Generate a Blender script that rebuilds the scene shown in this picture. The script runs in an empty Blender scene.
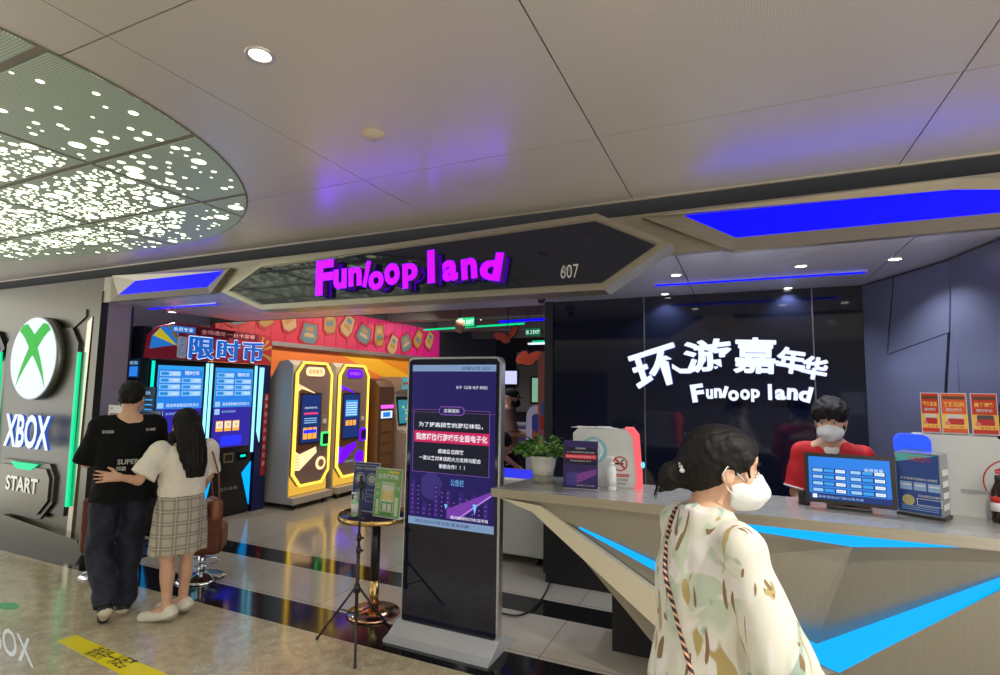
import bpy, bmesh, math, random
import numpy as np
from mathutils import Vector, Matrix
random.seed(7)
C = bpy.context.scene.collection
PI = math.pi

# ------------------------------------------------------------------ camera
CAM_R = [[0.911, -0.025, -0.411], [0.412, 0.091, 0.907], [0.015, -0.996, 0.093]]
F_PX = 533.0
CAM_H = 1.68
_v2 = Vector((242, 53.5, F_PX)).normalized()
_v1 = Vector((1180, -32.5, -F_PX))
_v1 = (_v1 - _v2 * _v1.dot(_v2)).normalized()
_vz = _v1.cross(_v2)
if _vz[1] > 0: _vz = -_vz
RW = Matrix((_v1, _v2, _vz))                    # photo axes (right, down, forward) -> world
cam_data = bpy.data.cameras.new('camera')
cam = bpy.data.objects.new('camera', cam_data); C.objects.link(cam)
cam_data.sensor_width = 36.0
cam_data.lens = F_PX / 1000 * 36.0
cam_data.clip_start = 0.05; cam_data.clip_end = 100
rx = RW @ Vector((1, 0, 0)); ry = RW @ Vector((0, -1, 0)); rz = RW @ Vector((0, 0, -1))
cam.matrix_world = Matrix(((rx[0], ry[0], rz[0], 0), (rx[1], ry[1], rz[1], 0), (rx[2], ry[2], rz[2], CAM_H), (0, 0, 0, 1)))
bpy.context.scene.camera = cam

# ------------------------------------------------------------------ world, exposure
sc = bpy.context.scene
sc.view_settings.view_transform = 'Standard'
try: sc.view_settings.look = 'None'
except Exception: pass
sc.view_settings.gamma = 1.0
sc.view_settings.use_curve_mapping = False
sc.view_settings.exposure = 0.36
w = bpy.data.worlds.new('world'); sc.world = w; w.use_nodes = True
w.node_tree.nodes['Background'].inputs[0].default_value = (0.95, 0.95, 0.93, 1)
w.node_tree.nodes['Background'].inputs[1].default_value = 1.7

def lamp(name, kind, loc, energy, color, size=0.1, rot=(0, 0, 0), spot=None, sy=None, parent=None, blend=0.5):
    d = bpy.data.lights.new(name, kind); d.energy = energy; d.color = color
    if kind == 'AREA':
        d.size = size
        if sy: d.shape = 'RECTANGLE'; d.size_y = sy
        else: d.shape = 'DISK'
    else: d.shadow_soft_size = size
    if kind == 'SPOT' and spot: d.spot_size = spot; d.spot_blend = blend
    o = bpy.data.objects.new(name, d); C.objects.link(o); o.location = loc; o.rotation_euler = rot
    if parent: o.parent = parent
    return o

# ------------------------------------------------------------------ helpers
def ray(px, py): return RW @ Vector((px - 500, py - 337.5, F_PX))
def on(px, py, ax, val):                        # world point where a sight line meets a plane
    d = ray(px, py); o = Vector((0, 0, CAM_H)); i = 'xyz'.index(ax)
    return o + d * ((val - o[i]) / d[i])
def onp(px, py, p, n):
    d = ray(px, py); o = Vector((0, 0, CAM_H)); n = Vector(n)
    return o + d * ((Vector(p) - o).dot(n) / d.dot(n))

MATS = {}
def mat(name, col=(.5, .5, .5), rough=.5, metal=0., emit=None, es=1., alpha=1., spec=.5, trans=0., coat=0.):
    if name in MATS: return MATS[name]
    m = bpy.data.materials.new(name); m.use_nodes = True
    b = m.node_tree.nodes['Principled BSDF']
    b.inputs['Base Color'].default_value = (*col, 1)
    b.inputs['Roughness'].default_value = rough
    b.inputs['Metallic'].default_value = metal
    b.inputs['Specular IOR Level'].default_value = spec
    if coat: b.inputs['Coat Weight'].default_value = coat; b.inputs['Coat Roughness'].default_value = .05
    if trans: b.inputs['Transmission Weight'].default_value = trans
    if emit: b.inputs['Emission Color'].default_value = (*emit, 1); b.inputs['Emission Strength'].default_value = es
    m.diffuse_color = (*col, 1)
    MATS[name] = m
    return m
def nodes(m):
    return m.node_tree.nodes, m.node_tree.links, m.node_tree.nodes['Principled BSDF']
def srgb(r, g, b):
    f = lambda c: ((c / 255 + .055) / 1.055) ** 2.4 if c > 10 else c / 255 / 12.92
    return (f(r), f(g), f(b))
def noisy(name, c1, c2, scale, rough=.5, metal=0., detail=3, bump=0., stretch=None, ramp=(.35, .65), coord='Object', spec=.5):
    m = mat(name, c1, rough, metal, spec=spec); N, L, b = nodes(m)
    if len(N) > 2: return m
    tc = N.new('ShaderNodeTexCoord'); mp = N.new('ShaderNodeMapping'); t = N.new('ShaderNodeTexNoise'); r = N.new('ShaderNodeValToRGB')
    L.new(tc.outputs[coord], mp.inputs[0]); L.new(mp.outputs[0], t.inputs['Vector']); L.new(t.outputs[0], r.inputs[0]); L.new(r.outputs[0], b.inputs['Base Color'])
    t.inputs['Scale'].default_value = scale; t.inputs['Detail'].default_value = detail
    if stretch: mp.inputs['Scale'].default_value = stretch
    r.color_ramp.elements[0].color = (*c1, 1); r.color_ramp.elements[1].color = (*c2, 1)
    r.color_ramp.elements[0].position = ramp[0]; r.color_ramp.elements[1].position = ramp[1]
    if bump:
        bp = N.new('ShaderNodeBump'); bp.inputs['Strength'].default_value = bump; bp.inputs['Distance'].default_value = .01
        L.new(t.outputs[0], bp.inputs['Height']); L.new(bp.outputs[0], b.inputs['Normal'])
    return m

class Fr:                                       # a flat drawing frame: origin, right, up, outward
    def __init__(s, o, u, v):
        s.o = Vector(o); s.u = Vector(u).normalized(); s.v = Vector(v).normalized(); s.n = s.u.cross(s.v).normalized()
    def pt(s, x, y, d=0.): return s.o + s.u * x + s.v * y + s.n * d
def frY(y, z0=0., x0=0.): return Fr((x0, y, z0), (1, 0, 0), (0, 0, 1))        # faces the mall (-Y)
def frZ(x, y, z): return Fr((x, y, z), (1, 0, 0), (0, 1, 0))                  # faces up
def frD(x, y, z): return Fr((x, y, z), (-1, 0, 0), (0, 1, 0))                 # faces down
def hdg(a): return Vector((math.cos(a), math.sin(a), 0))

TCACHE = {}
def text_mesh(s, bold=0.0, spacing=1.0):
    k = (s, round(bold, 3), spacing)
    if k in TCACHE: return TCACHE[k]
    cu = bpy.data.curves.new('t', 'FONT'); cu.body = s; cu.size = 1; cu.offset = bold; cu.space_character = spacing
    cu.resolution_u = 3; cu.fill_mode = 'FRONT'
    o = bpy.data.objects.new('t', cu); C.objects.link(o)
    dg = bpy.context.evaluated_depsgraph_get(); dg.update()
    me = o.evaluated_get(dg).to_mesh()
    V = [(v.co.x, v.co.y) for v in me.vertices]; Fc = [tuple(p.vertices) for p in me.polygons]
    o.evaluated_get(dg).to_mesh_clear()
    bpy.data.objects.remove(o); bpy.data.curves.remove(cu)
    if not V: V = [(0, 0)]
    x0 = min(v[0] for v in V); x1 = max(v[0] for v in V); y0 = min(v[1] for v in V); y1 = max(v[1] for v in V)
    TCACHE[k] = (V, Fc, x0, x1, y0, y1)
    return TCACHE[k]

class MB:
    def __init__(s): s.v = []; s.f = []; s.m = []; s.s = []; s.mats = []
    def mi(s, m):
        if m not in s.mats: s.mats.append(m)
        return s.mats.index(m)
    def add(s, V, Fc, m, smooth=False):
        n = len(s.v); i = s.mi(m)
        s.v += [tuple(v) for v in V]
        for f in Fc: s.f.append(tuple(a + n for a in f)); s.m.append(i); s.s.append(smooth)
        return s
    def bm(s, b, m, M=None, smooth=False):
        if M is not None: b.transform(M)
        b.verts.index_update()
        s.add([v.co[:] for v in b.verts], [[v.index for v in f.verts] for f in b.faces], m, smooth); b.free(); return s
    def box(s, c, d, m, rz=0., bev=0., M=None, seg=2):
        b = bmesh.new(); bmesh.ops.create_cube(b, size=1)
        bmesh.ops.scale(b, vec=d, verts=b.verts)
        if bev: bmesh.ops.bevel(b, geom=b.edges[:], offset=min(bev, min(d) * .49), segments=seg, profile=.5, affect='EDGES')
        MM = Matrix.Translation(c) @ Matrix.Rotation(rz, 4, 'Z')
        if M is not None: MM = MM @ M
        return s.bm(b, m, MM)
    def bx(s, x0, x1, y0, y1, z0, z1, m, bev=0.):
        return s.box(((x0 + x1) / 2, (y0 + y1) / 2, (z0 + z1) / 2), (abs(x1 - x0), abs(y1 - y0), abs(z1 - z0)), m, bev=bev)
    def prism(s, P, fr, d0, d1, m, side=None, smooth=False):    # outline extruded along the frame's outward direction
        A = sum(P[i][0] * P[(i + 1) % len(P)][1] - P[(i + 1) % len(P)][0] * P[i][1] for i in range(len(P)))
        if A < 0: P = P[::-1]
        n = len(P)
        if d1 < d0: d0, d1 = d1, d0
        if d1 - d0 < 1e-6: return s.add([fr.pt(x, y, d1) for x, y in P], [tuple(range(n))], m)
        V = [fr.pt(x, y, d0) for x, y in P] + [fr.pt(x, y, d1) for x, y in P]
        s.add(V, [tuple(range(n, 2 * n)), tuple(range(n - 1, -1, -1))], m)
        k = len(s.v) - 2 * n; i = s.mi(side or m)
        for a in range(n):
            b = (a + 1) % n; s.f.append((k + a, k + b, k + n + b, k + n + a)); s.m.append(i); s.s.append(smooth)
        return s
    def rect(s, fr, x, y, w, h, m, d=.001, t=0.):
        return s.prism([(x, y), (x + w, y), (x + w, y + h), (x, y + h)], fr, d - t, d, m)
    def disc(s, fr, x, y, r, m, d=.001, t=0., seg=24, ry=None, a=0.):
        ry = ry or r; P = []
        for i in range(seg):
            c_, s_ = r * math.cos(2 * PI * i / seg), ry * math.sin(2 * PI * i / seg)
            P.append((x + c_ * math.cos(a) - s_ * math.sin(a), y + c_ * math.sin(a) + s_ * math.cos(a)))
        return s.prism(P, fr, d - t, d, m)
    def ring(s, fr, x, y, r, wd, m, d=.001, seg=32):
        V = []; Fc = []
        for i in range(seg):
            a = 2 * PI * i / seg
            V += [fr.pt(x + r * math.cos(a), y + r * math.sin(a), d), fr.pt(x + (r - wd) * math.cos(a), y + (r - wd) * math.sin(a), d)]
            j = (i + 1) % seg; Fc.append((2 * i, 2 * j, 2 * j + 1, 2 * i + 1))
        return s.add(V, Fc, m)
    def frame(s, P, fr, wd, d0, d1, m):                          # a band along the inside of a closed outline
        n = len(P); A = sum(P[i][0] * P[(i + 1) % n][1] - P[(i + 1) % n][0] * P[i][1] for i in range(n))
        if A < 0: P = P[::-1]
        Q = inset(P, wd)
        for a in range(n):
            b = (a + 1) % n
            V = [fr.pt(*P[a], d0), fr.pt(*P[b], d0), fr.pt(*Q[b], d0), fr.pt(*Q[a], d0), fr.pt(*P[a], d1), fr.pt(*P[b], d1), fr.pt(*Q[b], d1), fr.pt(*Q[a], d1)]
            s.add(V, [(4, 5, 6, 7), (3, 2, 1, 0), (0, 1, 5, 4), (2, 3, 7, 6)], m)
        return s
    def text(s, t, fr, x, y, w, h, m, d=.002, bold=.0, depth=0., rot=0., side=None, spacing=1.0):   # text fitted to a box
        V, Fc, x0, x1, y0, y1 = text_mesh(t, bold, spacing)
        sx = w / max(x1 - x0, 1e-6); sy = h / max(y1 - y0, 1e-6)
        if w is None or w == 0: sx = sy
        P = []
        cx, cy = x + w / 2, y + h / 2
        for a, b in V:
            px, py = x + (a - x0) * sx - cx, y + (b - y0) * sy - cy
            P.append((cx + px * math.cos(rot) - py * math.sin(rot), cy + px * math.sin(rot) + py * math.cos(rot)))
        if not depth: return s.add([fr.pt(a, b, d) for a, b in P], Fc, m)
        n = len(P); VV = [fr.pt(a, b, d) for a, b in P] + [fr.pt(a, b, d - depth) for a, b in P]
        s.add(VV, Fc, m)
        cnt = {}
        for f in Fc:
            for i in range(len(f)):
                e = (f[i], f[(i + 1) % len(f)]); cnt[tuple(sorted(e))] = cnt.get(tuple(sorted(e)), []) + [e]
        k = len(s.v) - 2 * n; mi = s.mi(side or m)
        for e in cnt.values():
            if len(e) == 1: a, b = e[0]; s.f.append((k + b, k + a, k + n + a, k + n + b)); s.m.append(mi); s.s.append(False)
        return s
    def cyl(s, a, b, r0, m, r1=None, seg=24, smooth=True):
        a = Vector(a); b = Vector(b); r1 = r0 if r1 is None else r1; z = (b - a).normalized()
        x = z.orthogonal().normalized(); y = z.cross(x); V = []
        for p, r in ((a, r0), (b, r1)):
            for i in range(seg): t = 2 * PI * i / seg; V.append(p + (x * math.cos(t) + y * math.sin(t)) * r)
        s.add(V, [(i, (i + 1) % seg, seg + (i + 1) % seg, seg + i) for i in range(seg)], m, smooth)
        k = len(s.v) - 2 * seg; i = s.mi(m)
        s.f += [tuple(k + seg - 1 - j for j in range(seg)), tuple(k + seg + j for j in range(seg))]; s.m += [i, i]; s.s += [False, False]
        return s
    def lathe(s, prof, c, m, seg=32, axis='z', smooth=True):
        V = []; n = len(prof)
        for i in range(seg):
            t = 2 * PI * i / seg
            for r, z in prof:
                V.append((c[0] + r * math.cos(t), c[1] + r * math.sin(t), c[2] + z) if axis == 'z' else (c[0] + r * math.cos(t), c[1] - z, c[2] + r * math.sin(t)))
        Fc = [(i * n + j, ((i + 1) % seg) * n + j, ((i + 1) % seg) * n + j + 1, i * n + j + 1) for i in range(seg) for j in range(n - 1)]
        if axis != 'z': pass
        return s.add(V, Fc, m, smooth)
    def tube(s, P, r, m, seg=8, closed=False, rs=None):
        P = [Vector(p) for p in P]; V = []; n = len(P); up = None
        for i, p in enumerate(P):
            t = (P[(i + 1) % n] - P[i - 1]) if (closed or 0 < i < n - 1) else (P[1] - P[0] if i == 0 else P[-1] - P[-2])
            t.normalize()
            if up is None: up = t.orthogonal().normalized()
            else:
                up = up - t * up.dot(t)
                up = up.normalized() if up.length > 1e-6 else t.orthogonal().normalized()
            y = t.cross(up); rr = rs[i] if rs else r
            for k in range(seg): a = 2 * PI * k / seg; V.append(p + (up * math.cos(a) + y * math.sin(a)) * rr)
        Fc = []
        for i in range(n if closed else n - 1):
            j = (i + 1) % n
            for k in range(seg): Fc.append((i * seg + k, i * seg + (k + 1) % seg, j * seg + (k + 1) % seg, j * seg + k))
        if not closed: Fc += [tuple(range(seg - 1, -1, -1)), tuple((n - 1) * seg + k for k in range(seg))]
        return s.add(V, Fc, m, True)
    def ell(s, c, r, m, seg=20, rings=12, M=None):
        b = bmesh.new(); bmesh.ops.create_uvsphere(b, u_segments=seg, v_segments=rings, radius=1)
        MM = Matrix.Translation(c) @ (M if M is not None else Matrix()) @ Matrix.Diagonal((*r, 1))
        return s.bm(b, m, MM, True)
    def build(s, name, parent=None, origin=None, world=True):
        """world=True: coordinates are world ones; the chain of parents (unrotated) is subtracted"""
        off = Vector((0, 0, 0)); p = parent
        if world:
            while p is not None: off += p.location; p = p.parent
        loc = Vector((0, 0, 0))
        if parent is None and world:
            if origin is None:
                xs = [v[0] for v in s.v]; ys = [v[1] for v in s.v]; zs = [v[2] for v in s.v]
                origin = ((min(xs) + max(xs)) / 2, (min(ys) + max(ys)) / 2, min(zs))
            loc = Vector(origin); off = loc
        me = bpy.data.meshes.new(name)
        me.from_pydata([(v[0] - off[0], v[1] - off[1], v[2] - off[2]) for v in s.v], [], s.f)
        for m in s.mats: me.materials.append(m)
        for i, p_ in enumerate(me.polygons): p_.material_index = s.m[i]; p_.use_smooth = s.s[i]
        me.update()
        o = bpy.data.objects.new(name, me); C.objects.link(o); o.location = loc
        if parent is not None: o.parent = parent
        return o

def inset(P, wd):
    n = len(P); Q = []
    for i in range(n):
        p0 = Vector(P[i - 1]); p1 = Vector(P[i]); p2 = Vector(P[(i + 1) % n])
        d1 = (p1 - p0).normalized(); d2 = (p2 - p1).normalized()
        n1 = Vector((-d1.y, d1.x)); n2 = Vector((-d2.y, d2.x))
        b = n1 + n2; b = b / max(b.dot(b) / 2, .2)
        Q.append(tuple(p1 + b * wd))
    return Q
def rrect(x, y, w, h, r, seg=5):
    P = []
    for cx, cy, a0 in ((x + w - r, y + r, -90), (x + w - r, y + h - r, 0), (x + r, y + h - r, 90), (x + r, y + r, 180)):
        for i in range(seg + 1): a = math.radians(a0 + 90 * i / seg); P.append((cx + r * math.cos(a), cy + r * math.sin(a)))
    return P
def empty(name, loc, label=None, cat=None, group=None, rz=0.):
    o = bpy.data.objects.new(name, None); C.objects.link(o); o.location = loc; o.rotation_euler = (0, 0, rz)
    o.empty_display_size = .1
    if label: o['label'] = label; o['category'] = cat
    if group: o['group'] = group
    return o
def tag(o, label, cat, group=None, kind=None):
    o['label'] = label; o['category'] = cat
    if group: o['group'] = group
    if kind: o['kind'] = kind
    return o
def struct(o): o['kind'] = 'structure'; return o
def copy_tree(o, parent=None):
    c = o.copy(); C.objects.link(c)
    if parent is not None: c.parent = parent
    for ch in list(o.children):
        copy_tree(ch, c)
    return c

# ------------------------------------------------------------------ materials
def emis(name, col=None, s=1.): return MATS[name] if name in MATS else mat(name, (0.0, 0.0, 0.0), .5, emit=col, es=s * .88, spec=.25)
M_white = mat('white_paint', (.78, .78, .76), .4)
M_black = mat('black_plastic', (.012, .012, .014), .35)
M_matte = mat('matte_black', (.01, .01, .012), .8)
M_glassblk = mat('black_glass', (.007, .009, .022), .06, spec=.6)
M_chrome = mat('chrome', (.75, .76, .78), .12, 1.)
M_alu = mat('silver_aluminium', (.62, .63, .66), .28, .9)
M_gold = mat('brass', (.62, .42, .16), .25, 1.)
M_paper = mat('paper', (.8, .8, .78), .6)
M_blue = emis('blue_light', (0.0, 0.0, 1.0), 1.6)
M_cyan = emis('cyan_light', (0.0, .38, 1.0), 1.15)
M_mag = emis('magenta_light', (.145, .0, 1.0), 4.8)
M_wlight = emis('white_light', (.75, .82, 1.0), 1.3)
M_lampw = emis('lamp_white', (1, .97, .9), 9.)
M_green = emis('green_light', (0.0, .72, .30), 1.0)
def brushed(name, c1, c2, rough=.3, st=(60, 60, 1.5)):
    m = noisy(name, c1, c2, 1.0, rough, 1., 4, 0., st, (.3, .7)); return m
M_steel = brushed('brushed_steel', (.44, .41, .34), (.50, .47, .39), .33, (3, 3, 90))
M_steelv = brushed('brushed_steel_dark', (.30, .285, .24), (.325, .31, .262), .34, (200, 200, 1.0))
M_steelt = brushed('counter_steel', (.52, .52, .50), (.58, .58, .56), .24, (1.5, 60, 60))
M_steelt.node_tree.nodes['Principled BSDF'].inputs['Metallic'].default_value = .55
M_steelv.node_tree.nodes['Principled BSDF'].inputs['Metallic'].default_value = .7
M_bronze = brushed('bronze_steel', (.13, .122, .092), (.155, .145, .11), .32, (200, 200, 1.0))
M_fascia = brushed('champagne_steel', (.35, .315, .25), (.39, .355, .285), .36, (1.2, 30, 30))
M_fascia.node_tree.nodes['Principled BSDF'].inputs['Metallic'].default_value = .75
# ------------------------------------------------------------------ the setting
CZ = 2.85
SZ = 2.5
# floors -----------------------------------------------------------
mf = noisy('beige_terrazzo', srgb(158, 146, 122), srgb(190, 177, 150), 14, .13, 0, 8, ramp=(.3, .72))
N, L, b = nodes(mf)
vo = N.new('ShaderNodeTexVoronoi'); vo.inputs['Scale'].default_value = 26; rp = N.new('ShaderNodeValToRGB'); mx = N.new('ShaderNodeMixRGB'); tc = N.new('ShaderNodeTexCoord')
L.new(tc.outputs['Object'], vo.inputs['Vector']); L.new(vo.outputs['Distance'], rp.inputs[0])
rp.color_ramp.elements[0].position = .12; rp.color_ramp.elements[0].color = (1, 1, 1, 1); rp.color_ramp.elements[1].position = .3; rp.color_ramp.elements[1].color = (0, 0, 0, 1)
n2 = N.new('ShaderNodeTexNoise'); n2.inputs['Scale'].default_value = 5; mm = N.new('ShaderNodeMath'); mm.operation = 'MULTIPLY'
L.new(tc.outputs['Object'], n2.inputs['Vector']); L.new(rp.outputs[0], mm.inputs[0]); L.new(n2.outputs[0], mm.inputs[1])
old = [l for l in L if l.to_socket == b.inputs['Base Color']][0].from_socket
L.new(mm.outputs[0], mx.inputs[0]); L.new(old, mx.inputs[1]); mx.inputs[2].default_value = (*srgb(215, 204, 180), 1); L.new(mx.outputs[0], b.inputs['Base Color'])
MB().bx(-9.5, 3.5, -4, 2.95, -.1, 0, mf).build('floor')['kind'] = 'structure'
mblk = noisy('black_granite', (.004, .004, .005), (.012, .012, .013), 60, .1, 0)
def tiles(name, c1, c2, seam, bw, bh, rough):
    m = mat(name, c1, rough); N, L, b = nodes(m)
    tc = N.new('ShaderNodeTexCoord'); br = N.new('ShaderNodeTexBrick'); L.new(tc.outputs['Object'], br.inputs['Vector'])
    br.inputs['Color1'].default_value = (*c1, 1); br.inputs['Color2'].default_value = (*c2, 1); br.inputs['Mortar'].default_value = (*seam, 1)
    br.inputs['Scale'].default_value = 1; br.inputs['Mortar Size'].default_value = .003; br.inputs['Brick Width'].default_value = bw; br.inputs['Row Height'].default_value = bh
    br.offset = 0; br.inputs['Mortar Smooth'].default_value = .1
    L.new(br.outputs[0], b.inputs['Base Color']); return m
mg = tiles('grey_floor_tiles', srgb(168, 160, 148), srgb(176, 168, 155), srgb(110, 104, 95), .9, .9, .14)
f2 = MB()
f2.bx(-9.5, 3.5, 2.95, 3.29, -.1, 0, mblk); f2.bx(-9.5, 3.5, 3.9, 4.19, -.1, 0, mblk)
f2.bx(-9.5, 3.5, 3.29, 3.9, -.1, 0, mg); f2.bx(-9.5, 3.5, 4.19, 14.5, -.1, 0, mg)
f2.build('floor_shop')['kind'] = 'structure'

# mall ceiling -----------------------------------------------------
mc = mat('ceiling_panels', srgb(196, 184, 172), .30, .22, spec=1.0); N, L, b = nodes(mc)
tc = N.new('ShaderNodeTexCoord'); mp = N.new('ShaderNodeMapping'); mp.inputs['Scale'].default_value = (110, 110, 0)
ch = N.new('ShaderNodeTexVoronoi'); ch.inputs['Scale'].default_value = 1; ch.inputs['Randomness'].default_value = 0
L.new(tc.outputs['Object'], mp.inputs[0]); L.new(mp.outputs[0], ch.inputs['Vector'])
rp = N.new('ShaderNodeValToRGB'); rp.color_ramp.elements[0].position = .16; rp.color_ramp.elements[1].position = .3
rp.color_ramp.elements[0].color = (*srgb(178, 173, 168), 1); rp.color_ramp.elements[1].color = (*srgb(208, 202, 196), 1)
L.new(ch.outputs['Distance'], rp.inputs[0]); L.new(rp.outputs[0], b.inputs['Base Color'])
mseam = mat('ceiling_seam', srgb(84, 76, 70), .7)
cl = MB(); g = .006
xs = [-8.74, -7.38, -6.02, -4.66, -3.30, -1.94, -.586, .765, 2.12, 3.5]; xs[0] = -9.5
ys = [-4, -3.1, -1.74, -.37, 1.0, 2.365, 3.27]
for i in range(len(xs) - 1):
    for j in range(len(ys) - 1):
        cl.bx(xs[i] + g / 2, xs[i + 1] - g / 2, ys[j] + g / 2, ys[j + 1] - (g / 2 if j < len(ys) - 2 else 0), CZ, CZ + .02, mc)
cl.bx(-9.5, 3.5, -4, 3.27, CZ + .021, CZ + .08, mseam)
cl.build('ceiling')['kind'] = 'structure'
MB().bx(-9.5, 3.5, 3.255, 3.27, CZ - .006, CZ, mat('edge_bead', (.55, .5, .42), .4, .6)).build('trim_1')['kind'] = 'structure'
MB().bx(-9.5, 3.5, 3.38, 3.40, 2.6, CZ + .1, M_matte).build('trim_2')['kind'] = 'structure'

# luminous oval panels in the mall ceiling --------------------------
msh = mat('lit_perforated_sheet', srgb(120, 126, 112), .45, .3, emit=srgb(96, 104, 88), es=.62); N, L, b = nodes(msh)
tc = N.new('ShaderNodeTexCoord'); mp = N.new('ShaderNodeMapping'); mp.inputs['Scale'].default_value = (95, 95, 0)
ch = N.new('ShaderNodeTexVoronoi'); ch.inputs['Scale'].default_value = 1; ch.inputs['Randomness'].default_value = 0
L.new(tc.outputs['Object'], mp.inputs[0]); L.new(mp.outputs[0], ch.inputs['Vector'])
rp = N.new('ShaderNodeValToRGB'); rp.color_ramp.elements[0].position = .18; rp.color_ramp.elements[1].position = .3
rp.color_ramp.elements[0].color = (*srgb(170, 182, 150), 1); rp.color_ramp.elements[1].color = (*srgb(70, 78, 66), 1)
L.new(ch.outputs['Distance'], rp.inputs[0]); L.new(rp.outputs[0], b.inputs['Emission Color'])
mdot = emis('lit_hole', srgb(236, 246, 208), 3.0)
ECX, ECY, EB = -4.4, 1.0, 1.9
def in_ell(x, y, sh=0.):
    a = (2.18 if x > ECX else 4.6) - sh; bb = EB - sh
    return ((x - ECX) / a) ** 2 + ((y - ECY) / bb) ** 2 < 1
ex = [-9.0, -8.0, -6.75, -5.5, -4.35, -3.15, -2.0]
ey = [-.95, -.3, .32, .945, 1.6, 2.25, 3.0]
def clip_cell(x0, x1, y0, y1):
    P = []
    for i in range(140):
        t = 2 * PI * i / 140; a = 2.18 if math.cos(t) > 0 else 4.6
        P.append((ECX + a * math.cos(t), ECY + EB * math.sin(t)))
    for ax, val, sgn in ((0, x0, 1), (0, x1, -1), (1, y0, 1), (1, y1, -1)):
        Q = []
        for i in range(len(P)):
            p, q = P[i - 1], P[i]; ip = (p[ax] - val) * sgn >= 0; iq = (q[ax] - val) * sgn >= 0
            if ip != iq:
                t = (val - p[ax]) / (q[ax] - p[ax]); Q.append((p[0] + (q[0] - p[0]) * t, p[1] + (q[1] - p[1]) * t))
            if iq: Q.append(q)
        P = Q
        if not P: return None
    return P
rnd = random.Random(3)
dots = []; grid = {}
def ok(x, y, r):
    for i in range(int((x - .12) / .1), int((x + .12) / .1) + 1):
        for j in range(int((y - .12) / .1) - 1, int((y + .12) / .1) + 1):
            for (a, b_, rr) in grid.get((i, j), ()):
                if (a - x) ** 2 + (b_ - y) ** 2 < (rr + r + .003) ** 2: return False
    return True
for k in range(46000):
    x = rnd.uniform(-9, -2.1); y = rnd.uniform(-.9, 2.95)
    if not in_ell(x, y, .04): continue
    dd = math.hypot((x + 4.4) / (2.2 if x > -4.4 else 4.2), (y - 1.75) / (1.75 if y < 1.75 else 1.4))      # dense towards the middle
    if rnd.random() < max(0, (dd - .35)) * 1.35: continue
    if dd > .62 and rnd.random() < .86: continue
    r = rnd.choice([.046, .036, .028, .020, .014, .010]) if k < 7000 else rnd.choice([.020, .015, .011, .008])
    if not ok(x, y, r): continue
    dots.append((x, y, r)); grid.setdefault((int(x / .1), int(y / .1)), []).append((x, y, r))
lab = {0: 'first', 1: 'second'}
cells = []
for i in range(len(ex) - 1):
    for j in range(len(ey) - 1):
        P = clip_cell(ex[i] + .014, ex[i + 1] - .014, ey[j] + .018, ey[j + 1] - .018)
        if not P or len(P) < 3: continue
        A = abs(sum(P[k][0] * P[(k + 1) % len(P)][1] - P[(k + 1) % len(P)][0] * P[k][1] for k in range(len(P)))) / 2
        if A < .01: continue
        m = MB(); fr = Fr((0, 0, CZ - .001), (1, 0, 0), (0, -1, 0))
        m.prism([(p[0], -p[1]) for p in P], fr, 0, .008, msh)
        for (x, y, r) in dots:
            if ex[i] + .014 + r < x < ex[i + 1] - .014 - r and ey[j] + .018 + r < y < ey[j + 1] - .018 - r:
                m.disc(fr, x, -y, r, mdot, .0095, seg=12 if r > .02 else 8)
        cx = sum(p[0] for p in P) / len(P); cy = sum(p[1] for p in P) / len(P)
        cells.append((cx, cy, m))
for cx, cy, m in cells:
    o = m.build('luminous_ceiling_panel')
    tag(o, 'perforated lit panel of bright round holes in the oval ceiling light', 'ceiling light', 'lit panels of the oval ceiling light')
# dark shadow-gap surround of the oval
m = MB(); fr = Fr((0, 0, CZ - .001), (1, 0, 0), (0, -1, 0))
P = []
for i in range(140):
    t = 2 * PI * i / 140; a = 2.19 if math.cos(t) > 0 else 4.61
    P.append((ECX + a * math.cos(t), -(ECY + (EB + .01) * math.sin(t))))
m.prism(P, fr, 0, .002, mat('panel_gap_grey', srgb(120, 114, 104), .5, .1))
struct(m.build('trim_3'))

# downlights --------------------------------------------------------
def downlight(x, y, z, r, label, watt, col=(1, .95, .86), cone=2.4):
    t = empty('downlight', (x, y, z), label, 'ceiling light')
    m = MB(); m.lathe([(r * .72, .001), (r * .76, -.004), (r, -.006), (r * 1.03, 0)], (x, y, z), mat('lamp_trim', (.6, .58, .54), .3, .6)); m.build('trim_ring', t)
    m = MB(); m.disc(Fr((x, y, z - .002), (1, 0, 0), (0, -1, 0)), 0, 0, r * .73, M_lampw, 0); m.build('lamp_lens', t)
    lamp('downlight_bulb', 'SPOT', (0, 0, -.012), watt, col, r * .6, (0, 0, 0), cone, parent=t, blend=.6)
    return t
p = on(260, 55, 'z', CZ); downlight(p.x, p.y, CZ, .05, 'round bright downlight in the mall ceiling right of the oval light', 14)
p = on(373, 134, 'z', CZ)
t = MB(); t.lathe([(0, -.022), (.03, -.022), (.042, -.012), (.05, -.006), (.056, -.004), (.056, 0)], (p.x, p.y, CZ), mat('detector_beige', srgb(190, 176, 156), .5))
tag(t.build('smoke_detector'), 'round beige smoke detector on the mall ceiling', 'smoke detector')
for i, (x, y) in enumerate(((.9, 1.2), (-1.6, -.8), (1.4, -.8), (-4.4, -1.9), (-.1, -2.6))):  # unseen downlights, added to brighten the mall
    downlight(x, y, CZ, .05, ['mall ceiling downlight at right of the frame', 'mall ceiling downlight behind the viewer on the left', 'mall ceiling downlight behind the viewer on the right', 'mall ceiling downlight far behind left', 'mall ceiling downlight far behind'][i], 150)

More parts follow.
